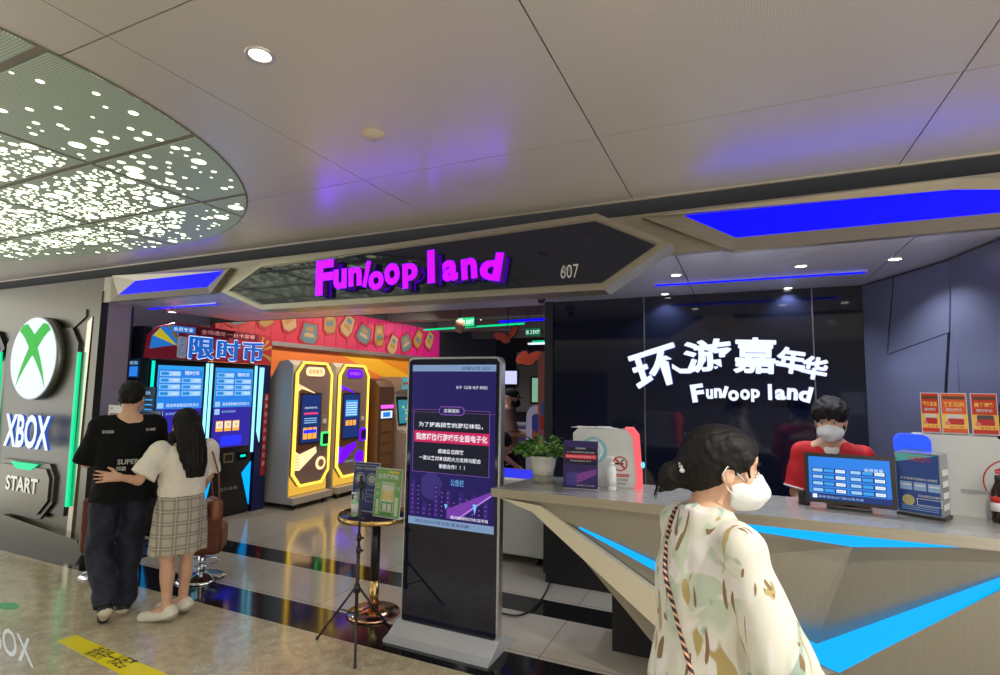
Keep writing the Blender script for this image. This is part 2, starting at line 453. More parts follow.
# fascia of the shop front -------------------------------------------
FY = 3.3
f = MB(); fr = frY(FY)
def trY(pts, y): return [(on(px, py, 'y', y).x, on(px, py, 'y', y).z) for px, py in pts]
f.bx(-6.05, 3.5, 3.30, 3.36, SZ, 2.765, M_fascia)
f.bx(-9.5, -6.05, 3.30, 3.36, 2.30, 2.765, M_bronze)
struct(f.build('wall_front'))
# soffit above entrance and reception
msof = mat('soffit_satin_metal', srgb(205, 205, 228), .25, .2)
so = MB()
for i, x0 in enumerate([-6.05, -5.15, -3.95, -2.75, -1.55, -.35, .85]):
    so.bx(x0 + .004, min(x0 + (.9 if i == 0 else 1.2), 1.35) - .004, 3.36, 4.95, SZ, SZ + .03, msof)
so.bx(-6.05, 1.35, 3.36, 4.95, SZ + .031, SZ + .08, M_matte)
struct(so.build('ceiling_soffit'))
# header above the entrance, back edge
struct(MB().bx(-6.6, -1.6, 4.95, 5.0, SZ, 3.3, M_matte).build('trim_4'))
# black glass back wall
bw = MB(); xsb = [-1.62, -.775, .52, .86]
for i in range(3): bw.bx(xsb[i] + .004, xsb[i + 1] - .004, 4.80, 4.84, .09, SZ, M_glassblk)
bw.bx(-1.62, .9, 4.83, 4.9, 0, SZ, M_matte)
struct(bw.build('wall_back'))
struct(MB().bx(-1.62, .9, 4.78, 4.80, 0, .09, mat('skirting_steel', (.5, .48, .42), .3, .8)).build('baseboard_back'))
struct(MB().bx(-1.7, -1.62, 4.78, 9.0, 0, 3.3, mat('dark_wall', (.015, .015, .02), .5)).build('wall_partition'))
sl = MB()
for x in xsb[1:3]: sl.bx(x - .005, x + .005, 4.794, 4.80, .09, SZ, mat('seam_trim', (.25, .25, .28), .3, .8))
struct(sl.build('trim_5'))
# right side wall: folded metal panels that open towards the mall
msw = mat('blue_grey_metal', srgb(112, 116, 144), .35, .45); msd = mat('side_wall_seam', (.004, .004, .006), .6)
W0 = Vector((.86, 4.80, 0)); W1_ = Vector((1.18, 4.0, 0)); W2_ = Vector((1.30, 3.36, 0))
sw = MB()
def wallseg(a, b_, polys):
    u = (b_ - a).normalized(); L_ = (b_ - a).length; fr = Fr(a, u, (0, 0, 1))
    if fr.n.x > 0: fr.n = -fr.n
    sw.add([a + Vector((.02, .01, 0)), b_ + Vector((.02, .01, 0)), b_ + Vector((.02, .01, SZ)), a + Vector((.02, .01, SZ))], [(0, 1, 2, 3)], msd)
    for P, d in polys: sw.prism(inset_any([(q[0] * L_, q[1]) for q in P], .005), fr, 0, .012 + d, msw)
def inset_any(P, wd):
    A = sum(P[i][0] * P[(i + 1) % len(P)][1] - P[(i + 1) % len(P)][0] * P[i][1] for i in range(len(P)))
    return inset(P if A > 0 else P[::-1], wd)
wallseg(W0, W1_, [([(0, .0), (.30, .0), (.30, 2.0), (.42, 2.49), (0, 2.49)], 0), ([(.30, 1.95), (.95, 2.05), (1, 2.49), (.42, 2.49)], .0), ([(.30, .9), (.80, 1.2), (.95, 2.05), (.30, 1.95)], .01), ([(.30, 0), (1, 0), (1, .9), (.80, 1.2), (.30, .9)], 0), ([(1, .9), (1, 2.49), (.95, 2.05), (.80, 1.2)], .0)])
wallseg(W1_, W2_, [([(0, 1.9), (.45, 1.5), (1, 2.1), (1, 2.49), (0, 2.49)], .012), ([(0, 0), (.5, 0), (.45, 1.5), (0, 1.9)], 0), ([(.5, 0), (1, 0), (1, 1.2)], 0)])
struct(sw.build('wall_right'))
struct(MB().bx(1.24, 1.29, 3.362, 3.37, 1.9, 2.42, mat("red_panel", srgb(190, 20, 40), .4)).build("trim_6"))
struct(MB().bx(1.30, 3.5, 3.38, 3.44, 0, SZ, mat('far_right_panel', srgb(66, 72, 92), .3, .6)).build('wall_front_right'))
# entrance left reveal and shop walls
rv = MB(); rv.bx(-6.08, -6.05, 3.36, 3.60, 0, SZ, mat('violet_steel', srgb(176, 160, 178), .4, .3)); rv.bx(-6.6, -6.05, 3.595, 3.62, 0, SZ, mat('reveal_back', srgb(62, 58, 82), .4, .4))
struct(rv.build('wall_entrance_left'))
myw = mat('yellow_graphic_wall', srgb(232, 152, 36), .5); N, L, b = nodes(myw)
tc = N.new('ShaderNodeTexCoord'); wv = N.new('ShaderNodeTexWave'); wv.inputs['Scale'].default_value = .10; wv.inputs['Distortion'].default_value = 3.5; wv.inputs['Detail'].default_value = 1; wv.bands_direction = 'DIAGONAL'
mp = N.new('ShaderNodeMapping'); mp.inputs['Scale'].default_value = (1, .6, 2.0); L.new(tc.outputs['Object'], mp.inputs[0]); L.new(mp.outputs[0], wv.inputs['Vector'])
rp = N.new('ShaderNodeValToRGB'); rp.color_ramp.interpolation = 'CONSTANT'
rp.color_ramp.elements[0].color = (*srgb(238, 148, 30), 1); rp.color_ramp.elements[1].position = .35; rp.color_ramp.elements[1].color = (*srgb(250, 188, 40), 1)
e = rp.color_ramp.elements.new(.7); e.color = (*srgb(240, 130, 60), 1)
L.new(wv.outputs[1], rp.inputs[0]); L.new(rp.outputs[0], b.inputs['Base Color'])
struct(MB().bx(-6.75, -6.65, 3.6, 5.0, 0, 3.3, mat('dark_left_wall', (.05, .045, .07), .5)).build('wall_left_front'))
struct(MB().bx(-6.75, -6.65, 5.0, 11.0, 0, 2.3, myw).build('wall_left'))
struct(MB().bx(-6.75, -6.65, 5.0, 11.0, 2.3, 3.3, mat('dark_left_wall')).build('wall_left_upper'))
struct(MB().bx(-6.75, -6.65, 11.0, 14.4, 0, 3.3, mat('back_dark', (.02, .02, .035), .5)).build('wall_left_rear'))
struct(MB().bx(-6.7, 3.5, 14.4, 14.5, 0, 3.3, mat('back_dark', (.02, .02, .035), .5)).build('wall_far'))
ci = MB(); mcd = mat('dark_open_ceiling', (.02, .02, .028), .5); ci.bx(-6.7, 3.5, 4.95, 14.4, 3.3, 3.4, mcd)
for y in (9.0, 11.0, 12.8):
    ci.bx(-6.65, -1.7 if y < 9 else 3.5, y, y + .3, 3.0, 3.3, mat('ceiling_beam', (.22, .22, .26), .45, .2))
struct(ci.build('ceiling_shop'))
struct(MB().bx(.9, 3.5, 4.9, 14.4, 0, 3.3, mat('dark_wall')).build('wall_shop_right')) if 0 else None
# ------------------------------------------------------------------ shop front: sign box, blue light panels, letters
struct(MB().bx(-9.5, 3.5, -5.1, -5.0, 0, CZ + .1, mat('opposite_wall', (.12, .11, .10), .5)).build('wall_opposite'))  # unseen wall, added to darken the reflections in the black glass
def outlineY(pts, y): return trY(pts, y)
# hexagonal sign box stands proud of the fascia
SY = 3.12
HEX = outlineY([(222, 292), (262, 263), (597, 214), (672, 243), (604, 290), (262, 310)], SY)
HEX = [(a, b_) for a, b_ in HEX]
sg = empty('entrance_sign', (-2.2, SY, 2.36), 'long hexagonal black glass sign box over the shop entrance with glowing magenta lettering', 'sign')
m = MB(); fr = frY(SY)
m.prism(HEX, fr, -.178, 0, M_fascia); m.frame(HEX, fr, .035, 0, .012, M_fascia)
m.build('sign_box', sg)
m = MB(); m.prism(inset_any(HEX, .045), fr, .001, .006, M_glassblk); m.build('glass_face', sg)
# lettering: each letter stands at its own place and tilt
def letters(spec, y, mm, side, depth, name, parent, off=.0, lab=None):
    fr = frY(y); m = MB()
    for ch, px0, py0, px1, py1, rot in spec:
        a = on(px0, py1, 'y', y); c_ = on(px1, py0, 'y', y); b_ = on(px1, py1, 'y', y)
        w_ = c_.x - a.x; h_ = on((px0 + px1) / 2, py0, 'y', y).z - on((px0 + px1) / 2, py1, 'y', y).z
        mx_ = (a.x + c_.x) / 2; mz = on((px0 + px1) / 2, (py0 + py1) / 2, 'y', y).z
        m.text(ch, fr, mx_ - w_ / 2, mz - h_ / 2, w_, h_, mm, d=off, bold=.045, depth=depth, rot=rot, side=side)
    return m.build(name, parent)
mside = mat('letter_side', (.10, .02, .16), .5)
ML = [('F', 315, 260, 334, 295, .02), ('u', 333, 269, 347, 289, .03), ('n', 348, 267, 362, 286, .05), ('l', 364, 261, 369, 287, -.18), ('o', 368, 271, 384, 290, .1),
      ('o', 384, 263, 400, 285, .05), ('p', 402, 263, 418, 288, .06), ('l', 427, 250, 435, 283, .05), ('a', 442, 260, 458, 281, .05), ('n', 461, 258, 477, 279, .08), ('d', 480, 252, 502, 280, -.16)]
letters(ML, 3.04, M_mag, mside, .05, 'letter_row', sg, 0)
for px in (325, 340, 355, 376, 392, 410, 431, 450, 469, 491):
    m = MB(); q = on(px, 275, 'y', 3.09); m.cyl((q.x, 3.08, q.z), (q.x, 3.118, q.z), .006, M_matte, seg=8); m.build('letter_standoff', sg)
m = MB(); q = on(561, 279, 'y', SY); q2 = on(579, 267, 'y', SY)
m.text('607', frY(SY - .008), q.x, q.z, q2.x - q.x, .085, mat('number_white', (.55, .55, .52), .5), d=.001); m.build('unit_number', sg)

def blue_panel(pts, frame_pts, label):
    t0 = on(*pts[0], 'y', 3.3)
    t = empty('light_panel', (t0.x, 3.3, t0.z), label, 'light panel')
    P = outlineY(pts, 3.285); Q = outlineY(frame_pts, 3.27)
    m = MB(); m.prism(P, frY(3.285), 0, .006, M_blue); m.build('diffuser', t)
    n = len(P)
    m = MB()
    # frame: band between the two outlines
    for i in range(n):
        j = (i + 1) % n
        V = [(P[i][0], 3.278, P[i][1]), (P[j][0], 3.278, P[j][1]), (Q[j][0], 3.25, Q[j][1]), (Q[i][0], 3.25, Q[i][1]), (Q[j][0], 3.3, Q[j][1]), (Q[i][0], 3.3, Q[i][1])]
        m.add(V, [(0, 1, 2, 3), (3, 2, 4, 5), (3, 2, 1, 0)][:2], M_fascia)
    m.build('bevel_frame', t)
blue_panel([(736, 238), (1000, 213), (1090, 206), (1030, 190), (953, 190), (684, 216)], [(733, 252), (1000, 228), (1110, 216), (1040, 180), (955, 180), (642, 218)], 'big blue glowing strip panel above the reception counter')
blue_panel([(119, 295), (208, 287), (224, 271), (136, 281)], [(112, 302), (212, 294), (232, 268), (114, 276)], 'small blue glowing strip panel at the left end of the shop front')

# ------------------------------------------------------------------ game console pillar at left
mdk = mat('dark_steel_panel', (.12, .115, .095), .33, .8)
st = MB()
st.bx(-9.5, -6.05, 3.30, 3.36, 0, 2.30, M_bronze)
# folded metal ridges
q = trY([(88, 290), (104, 290), (85, 545), (68, 545)], 3.3)
struct(st.build('wall_console_front')); st = MB()
st.prism([(-6.30, 0), (-6.22, 0), (-6.17, 2.36), (-6.25, 2.3)], frY(3.3), 0, .02, mat('ridge_steel', (.55, .5, .4), .25, 1.))
st.prism([(-6.16, 0), (-6.05, 0), (-6.05, 2.62), (-6.16, 2.5)], frY(3.3), 0, .012, M_bronze)
st.prism([(-6.50, 2.25), (-6.30, 2.36), (-6.30, 2.44), (-6.50, 2.30)], frY(3.3), 0, .015, M_bronze)
st.prism([(-7.5, 0), (-5.9, 0), (-6.0, .12), (-7.4, .22)], frY(3.22), -.08, .0, M_bronze)
struct(st.build('trim_7'))
cx = on(33, 359, 'y', 3.15)
xb = empty('console_display', (-7.15, 3.3, .3), 'tall metal wall display with lit round green cross emblem, glowing XBOX lettering and START button', 'display')
m = MB(); m.prism([(-7.78, .36), (-6.36, .30), (-6.36, 2.08), (-6.50, 2.25), (-7.62, 2.25), (-7.78, 2.1)], frY(3.3), 0, .03, mdk); m.build('back_panel', xb)
def strip(x0, z0, x1, z1, name):
    m = MB(); m.prism([(x0, z0), (x0 + .048, z0), (x1 + .048, z1), (x1, z1)], frY(3.27), 0, .02, M_green); m.build('light_strip', xb)
a = on(66, 507, 'y', 3.25); b_ = on(77, 352, 'y', 3.25); strip(a.x - .03, a.z, b_.x, b_.z, '')
a = on(-2, 450, 'y', 3.25); b_ = on(0, 352, 'y', 3.25); strip(a.x - .06, a.z - .5, b_.x - .03, b_.z, '')
# round emblem
EY = 3.19
c0 = on(33, 358, 'y', EY); er = .455
m = MB(); m.cyl((c0.x, 3.28, c0.z), (c0.x, EY, c0.z), er, mat('emblem_rim', (.22, .22, .20), .35, .8), seg=56); m.build('emblem_drum', xb)
mew = emis('emblem_white', (.80, .90, 1.0), .95); meg = emis('emblem_green', (.005, .42, .02), 1.0)
em = MB(); fre = Fr((c0.x, EY, c0.z), (1, 0, 0), (0, 0, 1))
em.disc(fre, 0, 0, er * .97, mew, .004, .003, seg=56)
R_ = er * .97
def arc_pts(f, n=14): return [f(i / n) for i in range(n + 1)]
def cross_half(sg_):
    # a curved limb from the top edge through the centre down to the lower side
    up = arc_pts(lambda t: (sg_ * (-.62 + .62 * (1 - (1 - t) ** 1.6)) * R_ , (.80 - .62 * t - .10 * t * t) * R_))
    lo = arc_pts(lambda t: (sg_ * (.02 + .72 * t ** .75) * R_, (.12 - .98 * t) * R_ * (1 if t < 1 else 1)))
    outer = arc_pts(lambda t: (sg_ * (.44 + .26 * t - .02) * R_ * 1, 0)) and []
    P1 = up + lo
    q1 = arc_pts(lambda t: (sg_ * (.70 - .64 * t ** .8) * R_, (-.72 + .98 * t) * R_))
    return P1, q1
limb = [(-.66, .74), (-.50, .84), (-.34, .80), (-.16, .66), (0, .50), (.17, .30), (.34, .04), (.50, -.28), (.62, -.56), (.66, -.74), (.60, -.70), (.44, -.42), (.24, -.12), (.02, .12), (-.16, .32), (-.36, .54), (-.52, .68)]
# the limbs of the cross: two crossing curved bands
for s_ in (1, -1):
    P = [(-s_ * a * R_, b2 * R_) for a, b2 in [(-.70, .68), (-.56, .82), (-.36, .86), (-.14, .70), (0, .58), (.06, .30), (-.04, .10), (-.20, .26), (-.42, .50), (-.58, .62)]]
    em.prism(P, fre, .005, .007, meg)
    P = [(-s_ * a * R_, b2 * R_) for a, b2 in [(0, .58), (.14, .34), (.34, .02), (.52, -.34), (.66, -.74), (.52, -.52), (.32, -.26), (.10, -.02), (-.04, .10), (-.12, .3)]]
    em.prism(P, fre, .0072 if s_ > 0 else .0066, .0085 if s_ > 0 else .0075, meg)
em.build('emblem_face', xb)
m = MB(); a = on(4, 452, 'y', 3.18); b_ = on(55, 408, 'y', 3.18)
a0 = on(3, 445, 'y', 3.15)
m.text('XBOX', frY(3.2), a0.x, on(30, 448, 'y', 3.2).z, b_.x - a0.x, on(30, 414, 'y', 3.2).z - on(30, 448, 'y', 3.2).z, mew, d=.05, bold=.03, depth=.025, side=emis('letter_blue_side', (.04, .12, .6), .7)); m.build('console_lettering', xb)
m = MB(); P = trY([(5, 468), (50, 472), (54, 490), (53, 510), (40, 523), (0, 512), (-8, 500), (-6, 475)], 3.22)
zc = lambda py: on(28, py, 'y', 3.22).z
P = [(-7.55, zc(462)), (-6.62, zc(462)), (-6.52, zc(474)), (-6.52, zc(500)), (-6.72, zc(518)), (-7.45, zc(518)), (-7.62, zc(503)), (-7.62, zc(474))]
m.prism(P, frY(3.24), -.03, 0, mdk); m.prism(inset_any(P, .05), frY(3.24), 0, .02, M_bronze)
P = [(-7.34, zc(463)), (-6.78, zc(463)), (-6.92, zc(470)), (-7.2, zc(470))]
m.prism(P, frY(3.24), .021, .026, M_green); m.build('start_button', xb)
m = MB(); m.text('START', frY(3.22), -7.38, zc(493), .62, .16, mat('start_letter', (.55, .53, .47), .3, .7), d=.008, bold=.03, depth=.01, spacing=1.05); m.build('start_lettering', xb)
# neighbouring blue display edge at the far left
m = MB(); m.prism([(-8.6, 1.9), (-7.98, 1.9), (-7.80, 2.05), (-7.98, 2.25), (-8.6, 2.35)], frY(3.3), 0, .04, M_black); m.prism([(-8.6, 1.96), (-8.02, 1.96), (-7.9, 2.05), (-8.02, 2.17), (-8.6, 2.25)], frY(3.26), 0, .005, emis('dim_blue', (.02, .12, .30), .6))
tag(m.build('wall_sign'), 'black pointed wall sign with dim blue face beside the round green cross emblem', 'sign')

# ------------------------------------------------------------------ lights of the soffit and the shop
for (px, py, lb) in ((676, 275, 'front row soffit downlight nearest the entrance sign'), (801, 266, 'middle soffit downlight of the front row above the reception'), (895, 259, 'right soffit downlight of the front row above the reception')):
    q = on(px, py, 'z', SZ); downlight(q.x, q.y, SZ, .045, lb, 26, (.86, .92, 1.0), 2.2)
for (px, py, lb) in ((665, 294, 'left back row soffit downlight close to the black wall'), (788, 288, 'right back row soffit downlight close to the black wall')):
    q = on(px, py, 'z', SZ); downlight(q.x, q.y, SZ, .04, lb, 14, (.86, .92, 1.0), 2.2)
q = on(172, 312, 'z', SZ); downlight(q.x, q.y, SZ, .05, 'soffit downlight at the left end above the blue token machines', 22, (.9, .93, 1))
downlight(-3.4, 4.1, SZ, .045, 'soffit downlight behind the entrance sign', 22)
# blue line lights set into the soffit
for (x0, x1, y, lb) in ((-.6, .78, 4.25, 'thin blue line light in the soffit above the reception counter'), (-2.9, -1.75, 4.45, 'thin blue line light in the soffit right of the shop entrance'), (-6.0, -4.9, 3.75, 'thin blue line light in the soffit at the left of the entrance')):
    t = empty('line_light', ((x0 + x1) / 2, y, SZ), lb, 'ceiling light')
    MB().bx(x0 - .01, x1 + .01, y - .025, y + .025, SZ - .006, SZ - .0, M_alu).build('channel', t)
    MB().bx(x0, x1, y - .018, y + .018, SZ - .012, SZ - .0061, M_blue).build('diffuser', t)

# lettering on the black wall
ws = empty('wall_lettering', (0, 4.8, 1.6), 'white lit Chinese and Latin shop lettering on the black glass wall', 'sign')
mwl = emis('letter_lit_white', (.80, .86, 1.0), 1.05); mws = emis('letter_glow_side', (.15, .22, .8), .9)
def wall_letters(spec, name, bold):
    m = MB(); y = 4.74; fr = frY(y)
    for ch, px0, py0, px1, py1, rot in spec:
        pc = on((px0 + px1) / 2, (py0 + py1) / 2, 'y', y); w_ = on(px1, (py0 + py1) / 2, 'y', y).x - on(px0, (py0 + py1) / 2, 'y', y).x
        h_ = on((px0 + px1) / 2, py0, 'y', y).z - on((px0 + px1) / 2, py1, 'y', y).z
        fat = .006 if ord(ch) > 255 else 0
        for q, (dx, dz) in enumerate(((0, 0), (fat, 0), (-fat, 0), (0, fat), (0, -fat), (fat * .7, fat * .7), (-fat * .7, fat * .7), (fat * .7, -fat * .7), (-fat * .7, -fat * .7)) if fat else ((0, 0),)):
            m.text(ch, fr, pc.x - w_ / 2 + dx, pc.z - h_ / 2 + dz, w_, h_, mwl, d=.0002 * q, bold=bold, depth=.03, rot=rot, side=mws)
    return m.build(name, ws)
wall_letters([('环', 632, 349, 680, 387, .30), ('游', 684, 340, 731, 371, .10), ('嘉', 734, 338, 775, 373, -.04), ('年', 777, 348, 805, 373, -.16), ('华', 802, 357, 827, 379, -.2)], 'chinese_lettering', .012)
m = MB()
def arcband(pts, wd, y):
    P = [on(a, b_, 'y', y) for a, b_ in pts]
    up = [(p.x, p.z + wd) for p in P]; dn = [(p.x, p.z - wd) for p in P][::-1]
    return up + dn
m.prism(arcband([(672, 366), (680, 371), (690, 371), (700, 366), (706, 358)], .02, 4.74), frY(4.74), -.03, .001, mwl, mws)
m.build('swash', ws); m = MB()
m.prism(arcband([(768, 362), (778, 362), (790, 367), (815, 374)], .012, 4.74), frY(4.74), -.03, .001, mwl, mws)
m.build('swash', ws)
wall_letters([('F', 691, 384, 704, 402, .15), ('u', 706, 389, 713, 399, 0), ('n', 714, 388, 722, 398, 0), ('l', 723, 386, 727, 398, -.3), ('o', 728, 390, 739, 401, 0), ('o', 740, 389, 750, 400, 0), ('p', 751, 389, 760, 402, 0),
              ('l', 768, 384, 772, 400, 0), ('a', 775, 389, 786, 400, 0), ('n', 787, 388, 798, 400, -.08), ('d', 799, 386, 812, 402, -.25)], 'latin_lettering', .045)

# dome camera under the soffit edge
q = on(560, 303, 'z', SZ)
t = empty('dome_camera', (q.x, 4.35, SZ), 'small white dome camera under the soffit at the left end of the black wall', 'camera')
MB().lathe([(0, 0), (.055, 0), (.055, -.03), (.05, -.04), (0, -.04)], (q.x, 4.35, SZ), M_white).build('housing', t)
MB().ell((q.x, 4.35, SZ - .045), (.038, .038, .04), M_black).build('dome', t)
# ------------------------------------------------------------------ blue token machines on the left wall
def frX(x, y0=0.): return Fr((x, y0, 0), (0, 1, 0), (0, 0, 1))
M_scrblue = emis('screen_blue', (.02, .20, .72), 1.0); M_scrcyan = emis('screen_cyan', (.03, .32, .80), 1.0); M_scrdeep = emis('screen_indigo', (.03, .02, .32), 1.0)
M_scrnavy = emis('screen_navy', (.01, .03, .16), 1.0); M_scrwhite = emis('screen_white', (.75, .88, 1.0), 1.0); M_scrpale = emis('screen_pale', (.30, .55, .85), 1.0)
M_orange = emis('screen_orange', (1.0, .42, .05), 1.0); M_scrglow = emis('screen_royal', (.02, .03, .95), 1.2); M_scrpurple = emis('screen_purple', (.10, .02, .35), 1.0)
M_led = emis('led_cyan', (.25, .75, 1.0), 1.6); M_ledgreen = emis('led_teal', (.0, .75, .55), 1.2)
def price_rows(m, fr, x, y, w, h, big):
    fr = Fr(fr.pt(0, 0, .0135), fr.u, fr.v)
    """the price table of a screen: pale cells on blue"""
    m.rect(fr, x, y, w, h, M_scrblue, .003)
    cw = w * .46
    for c_ in range(2):
        for r in range(4):
            if c_ == 1 and r == 0: continue
            cx_ = x + w * .02 + c_ * w * .5; cy_ = y + h * (.80 - .2 * r)
            m.rect(fr, cx_, cy_, cw, h * .15, M_scrpale, .004)
            m.rect(fr, cx_ + cw * .04, cy_ + h * .02, cw * .38, h * .11, M_scrcyan, .005)
            m.text('充%d送%d' % (50 * (r + 1), 10 * (r + 1)), fr, cx_ + cw * .08, cy_ + h * .045, cw * .34, h * .07, M_scrnavy, .006)
            m.text('%d币' % (60 * (r + 1) + 20 * c_), fr, cx_ + cw * .6, cy_ + h * .04, cw * .32, h * .085, M_scrwhite, .006)
    m.text(big, fr, x + w * .58, y + h * .84, w * .34, h * .13, M_scrwhite, .005, bold=.01)
def token_machine(y0, label, cards):
    W_ = .70; x = -5.97
    t = empty('token_machine', (x - .24, y0 + W_ / 2, 0), label, 'token machine', None)
    fr = frX(x, y0)
    m = MB(); m.bx(x - .46, x, y0 + .01, y0 + W_ - .01, .03, 1.94, M_black, .01); m.build('cabinet', t)
    for yy in (.08, W_ - .08):
        for xx in (-.40, -.06): pass
    m = MB(); m.bx(x - .44, x - .02, y0 + .03, y0 + W_ - .03, 0, .03, M_matte); m.build('plinth', t)
    m = MB(); m.rect(fr, .055, .86, .59, 1.03, M_black, .012, .012); m.rect(fr, .07, .875, .56, 1.0, M_scrdeep, .013)
    m.rect(fr, .07, 1.38, .56, .495, M_scrcyan, .014); price_rows(m, fr, .085, 1.45, .53, .38, '限时币')
    m.rect(fr, .07, 1.385, .56, .075, M_scrblue, .015); m.rect(fr, .09, 1.39, .07, .065, M_scrpale, .016)
    m.text('请选择套餐后扫码支付', fr, .19, 1.40, .40, .04, M_scrwhite, .017)
    m.rect(fr, .09, 1.29, .07, .07, M_scrpale, .015); m.text('会员余额查询', fr, .19, 1.31, .2, .03, M_scrpale, .015)
    if cards:
        for k in range(3):
            m.rect(fr, .12 + k * .12, 1.08, .10, .13, M_orange, .015); m.rect(fr, .125 + k * .12, 1.12, .09, .08, emis('card_cream', (1, .8, .45), 1), .016); m.text(('10', '20', '50')[k], fr, .15 + k * .12, 1.14, .045, .04, M_scrnavy, .017)
        m.rect(fr, .2, .90, .3, .12, M_scrglow, .015)
    else:
        m.rect(fr, .42, 1.02, .16, .17, M_scrcyan, .015); m.rect(fr, .10, .92, .22, .2, M_scrpurple, .015)
    m.build('screen', t)
    m = MB(); m.rect(fr, .08, .70, .08, .10, M_glassblk, .02, .02); m.rect(fr, .10, .73, .04, .05, M_scrwhite, .022); m.build('card_slot', t)
    m = MB(); m.rect(fr, .26, .68, .14, .12, mat('slot_brass', (.35, .30, .18), .4, .6), .02, .02); m.rect(fr, .275, .70, .11, .08, M_matte, .021); m.build('coin_tray', t)
    m = MB(); m.rect(fr, .48, .69, .13, .10, M_glassblk, .02, .02); m.rect(fr, .50, .73, .08, .03, M_ledgreen, .022); m.build('note_reader', t)
    for P in ([(.02, .10), (.13, .62), (.02, .72)], [(.68, .10), (.55, .52), (.68, .66)]):
        m = MB(); m.prism(P, fr, 0, .012, M_cyan); m.build('side_light', t)
    m = MB(); m.text('游乐设备', fr, .22, .33, .28, .045, mat('grey_print', (.35, .37, .4), .5), .003); m.build('maker_lettering', t)
    for a, mm in ((.0, M_ledgreen if not cards else M_led), (W_ - .035, M_led)):
        m = MB(); m.rect(fr, a + .005, .78, .028, 1.14, mm, .016, .016); m.build('led_strip', t)
    return t
token_machine(3.80, 'blue lit token machine with tall touch screen, nearest the entrance pillar, behind the couple', False)
token_machine(4.52, 'blue lit token machine whose screen shows three orange cards, right of the standing girl', True)
# right end pylon with red vertical banner
t = empty('banner_pylon', (-6.1, 5.33, 0), 'narrow blue lit pylon with red vertical banner beside the right token machine', 'banner')
fr = frX(-5.95, 5.24)
m = MB(); m.bx(-6.4, -5.95, 5.24, 5.44, 0, 1.94, mat('navy_board', (.01, .015, .10), .35)); m.build('board', t)
m = MB(); m.prism([(.01, 1.05), (.06, .9), (.08, 1.9), (.01, 1.9)], fr, 0, .01, M_led); m.build('light_wedge', t)
m = MB(); m.rect(fr, .11, .45, .075, 1.1, mat('banner_red', (.45, .02, .03), .5), .006, .006)
for i, c_ in enumerate('自助购币机限时优惠'): m.text(c_, fr, .125, 1.46 - i * .11, .045, .06, M_paper, .008)
m.build('banner', t)
# header sign
t = empty('header_sign', (-5.97, 4.6, 1.94), 'red and blue header sign with big Chinese characters standing on the blue token machines', 'sign')
hr = mat('header_red', (.42, .02, .05), .45); hb = emis('header_blue', (.02, .18, .62), .75); hy = mat('header_yellow', (.75, .6, .02), .5, emit=(.6, .5, .02), es=.4)
fr = frX(-5.93, 3.72); m = MB()
m.prism([(0, 1.95), (1.70, 1.95), (1.70, 2.30), (1.60, 2.34), (.3, 2.37), (.1, 2.30), (.02, 2.2)], fr, -.06, 0, hr); m.build('board', t)
m = MB()
m.prism([(.02, 2.05), (.34, 2.12), (.34, 2.33), (.14, 2.31), (.04, 2.2)], fr, 0, .004, hb)
m.prism([(.05, 2.20), (.34, 2.10), (.12, 2.29)], fr, .004, .006, hy); m.prism([(.20, 2.33), (.34, 2.14), (.30, 2.34)], fr, .004, .006, mat('header_orange', (.7, .35, .03), .5))
for a in (0, .5, 1.0):
    ca = .25 + a; m.prism([(1.50, 2.12), (1.50 + .2 * math.cos(ca), 2.12 + .2 * math.sin(ca)), (1.50 + .2 * math.cos(ca + .22), 2.12 + .2 * math.sin(ca + .22))], fr, .002, .004, mat('ray_gold', (.5, .3, .04), .5))
m.prism([(1.50, 2.10), (1.69, 1.98), (1.69, 2.05)], fr, .002, .004, mat('ray_gold'))
m.rect(fr, .24, 2.26, .30, .075, hb, .008); m.text('会员专享', fr, .27, 2.275, .24, .045, M_scrwhite, .01)
m.rect(fr, .56, 2.255, .90, .085, mat('header_dark', (.18, .01, .04), .5), .005); m.text('全场通兑·一日卡套餐', fr, .62, 2.27, .78, .055, mat('rose_print', (.8, .3, .3), .5, emit=(.7, .3, .3), es=.5), .007)
m.prism(rrect(.33, 1.965, .11, .25, .02), fr, .01, .014, M_paper)
for i, c_ in enumerate('会员日'): m.text(c_, fr, .352, 2.145 - i * .075, .065, .06, hb, .016)
m.build('graphics', t)
m = MB()
for i, c_ in enumerate('限时币'):
    x = .47 + i * .37
    for dx, dy in ((-.012, 0), (.012, 0), (0, .01), (0, -.01), (.009, .008), (-.009, .008), (.009, -.008), (-.009, -.008)):
        m.text(c_, fr, x + dx, 1.965 + dy, .33, .265, mat('outline_white', (.6, .7, .8), .5, emit=(.5, .6, .8), es=.5), .014, bold=.012)
    for dx in (-.006, .006): m.text(c_, fr, x + dx, 1.965, .33, .265, emis('character_blue', (.01, .12, .52), .9), .02 + dx * .1, bold=.02)
m.build('lettering', t)
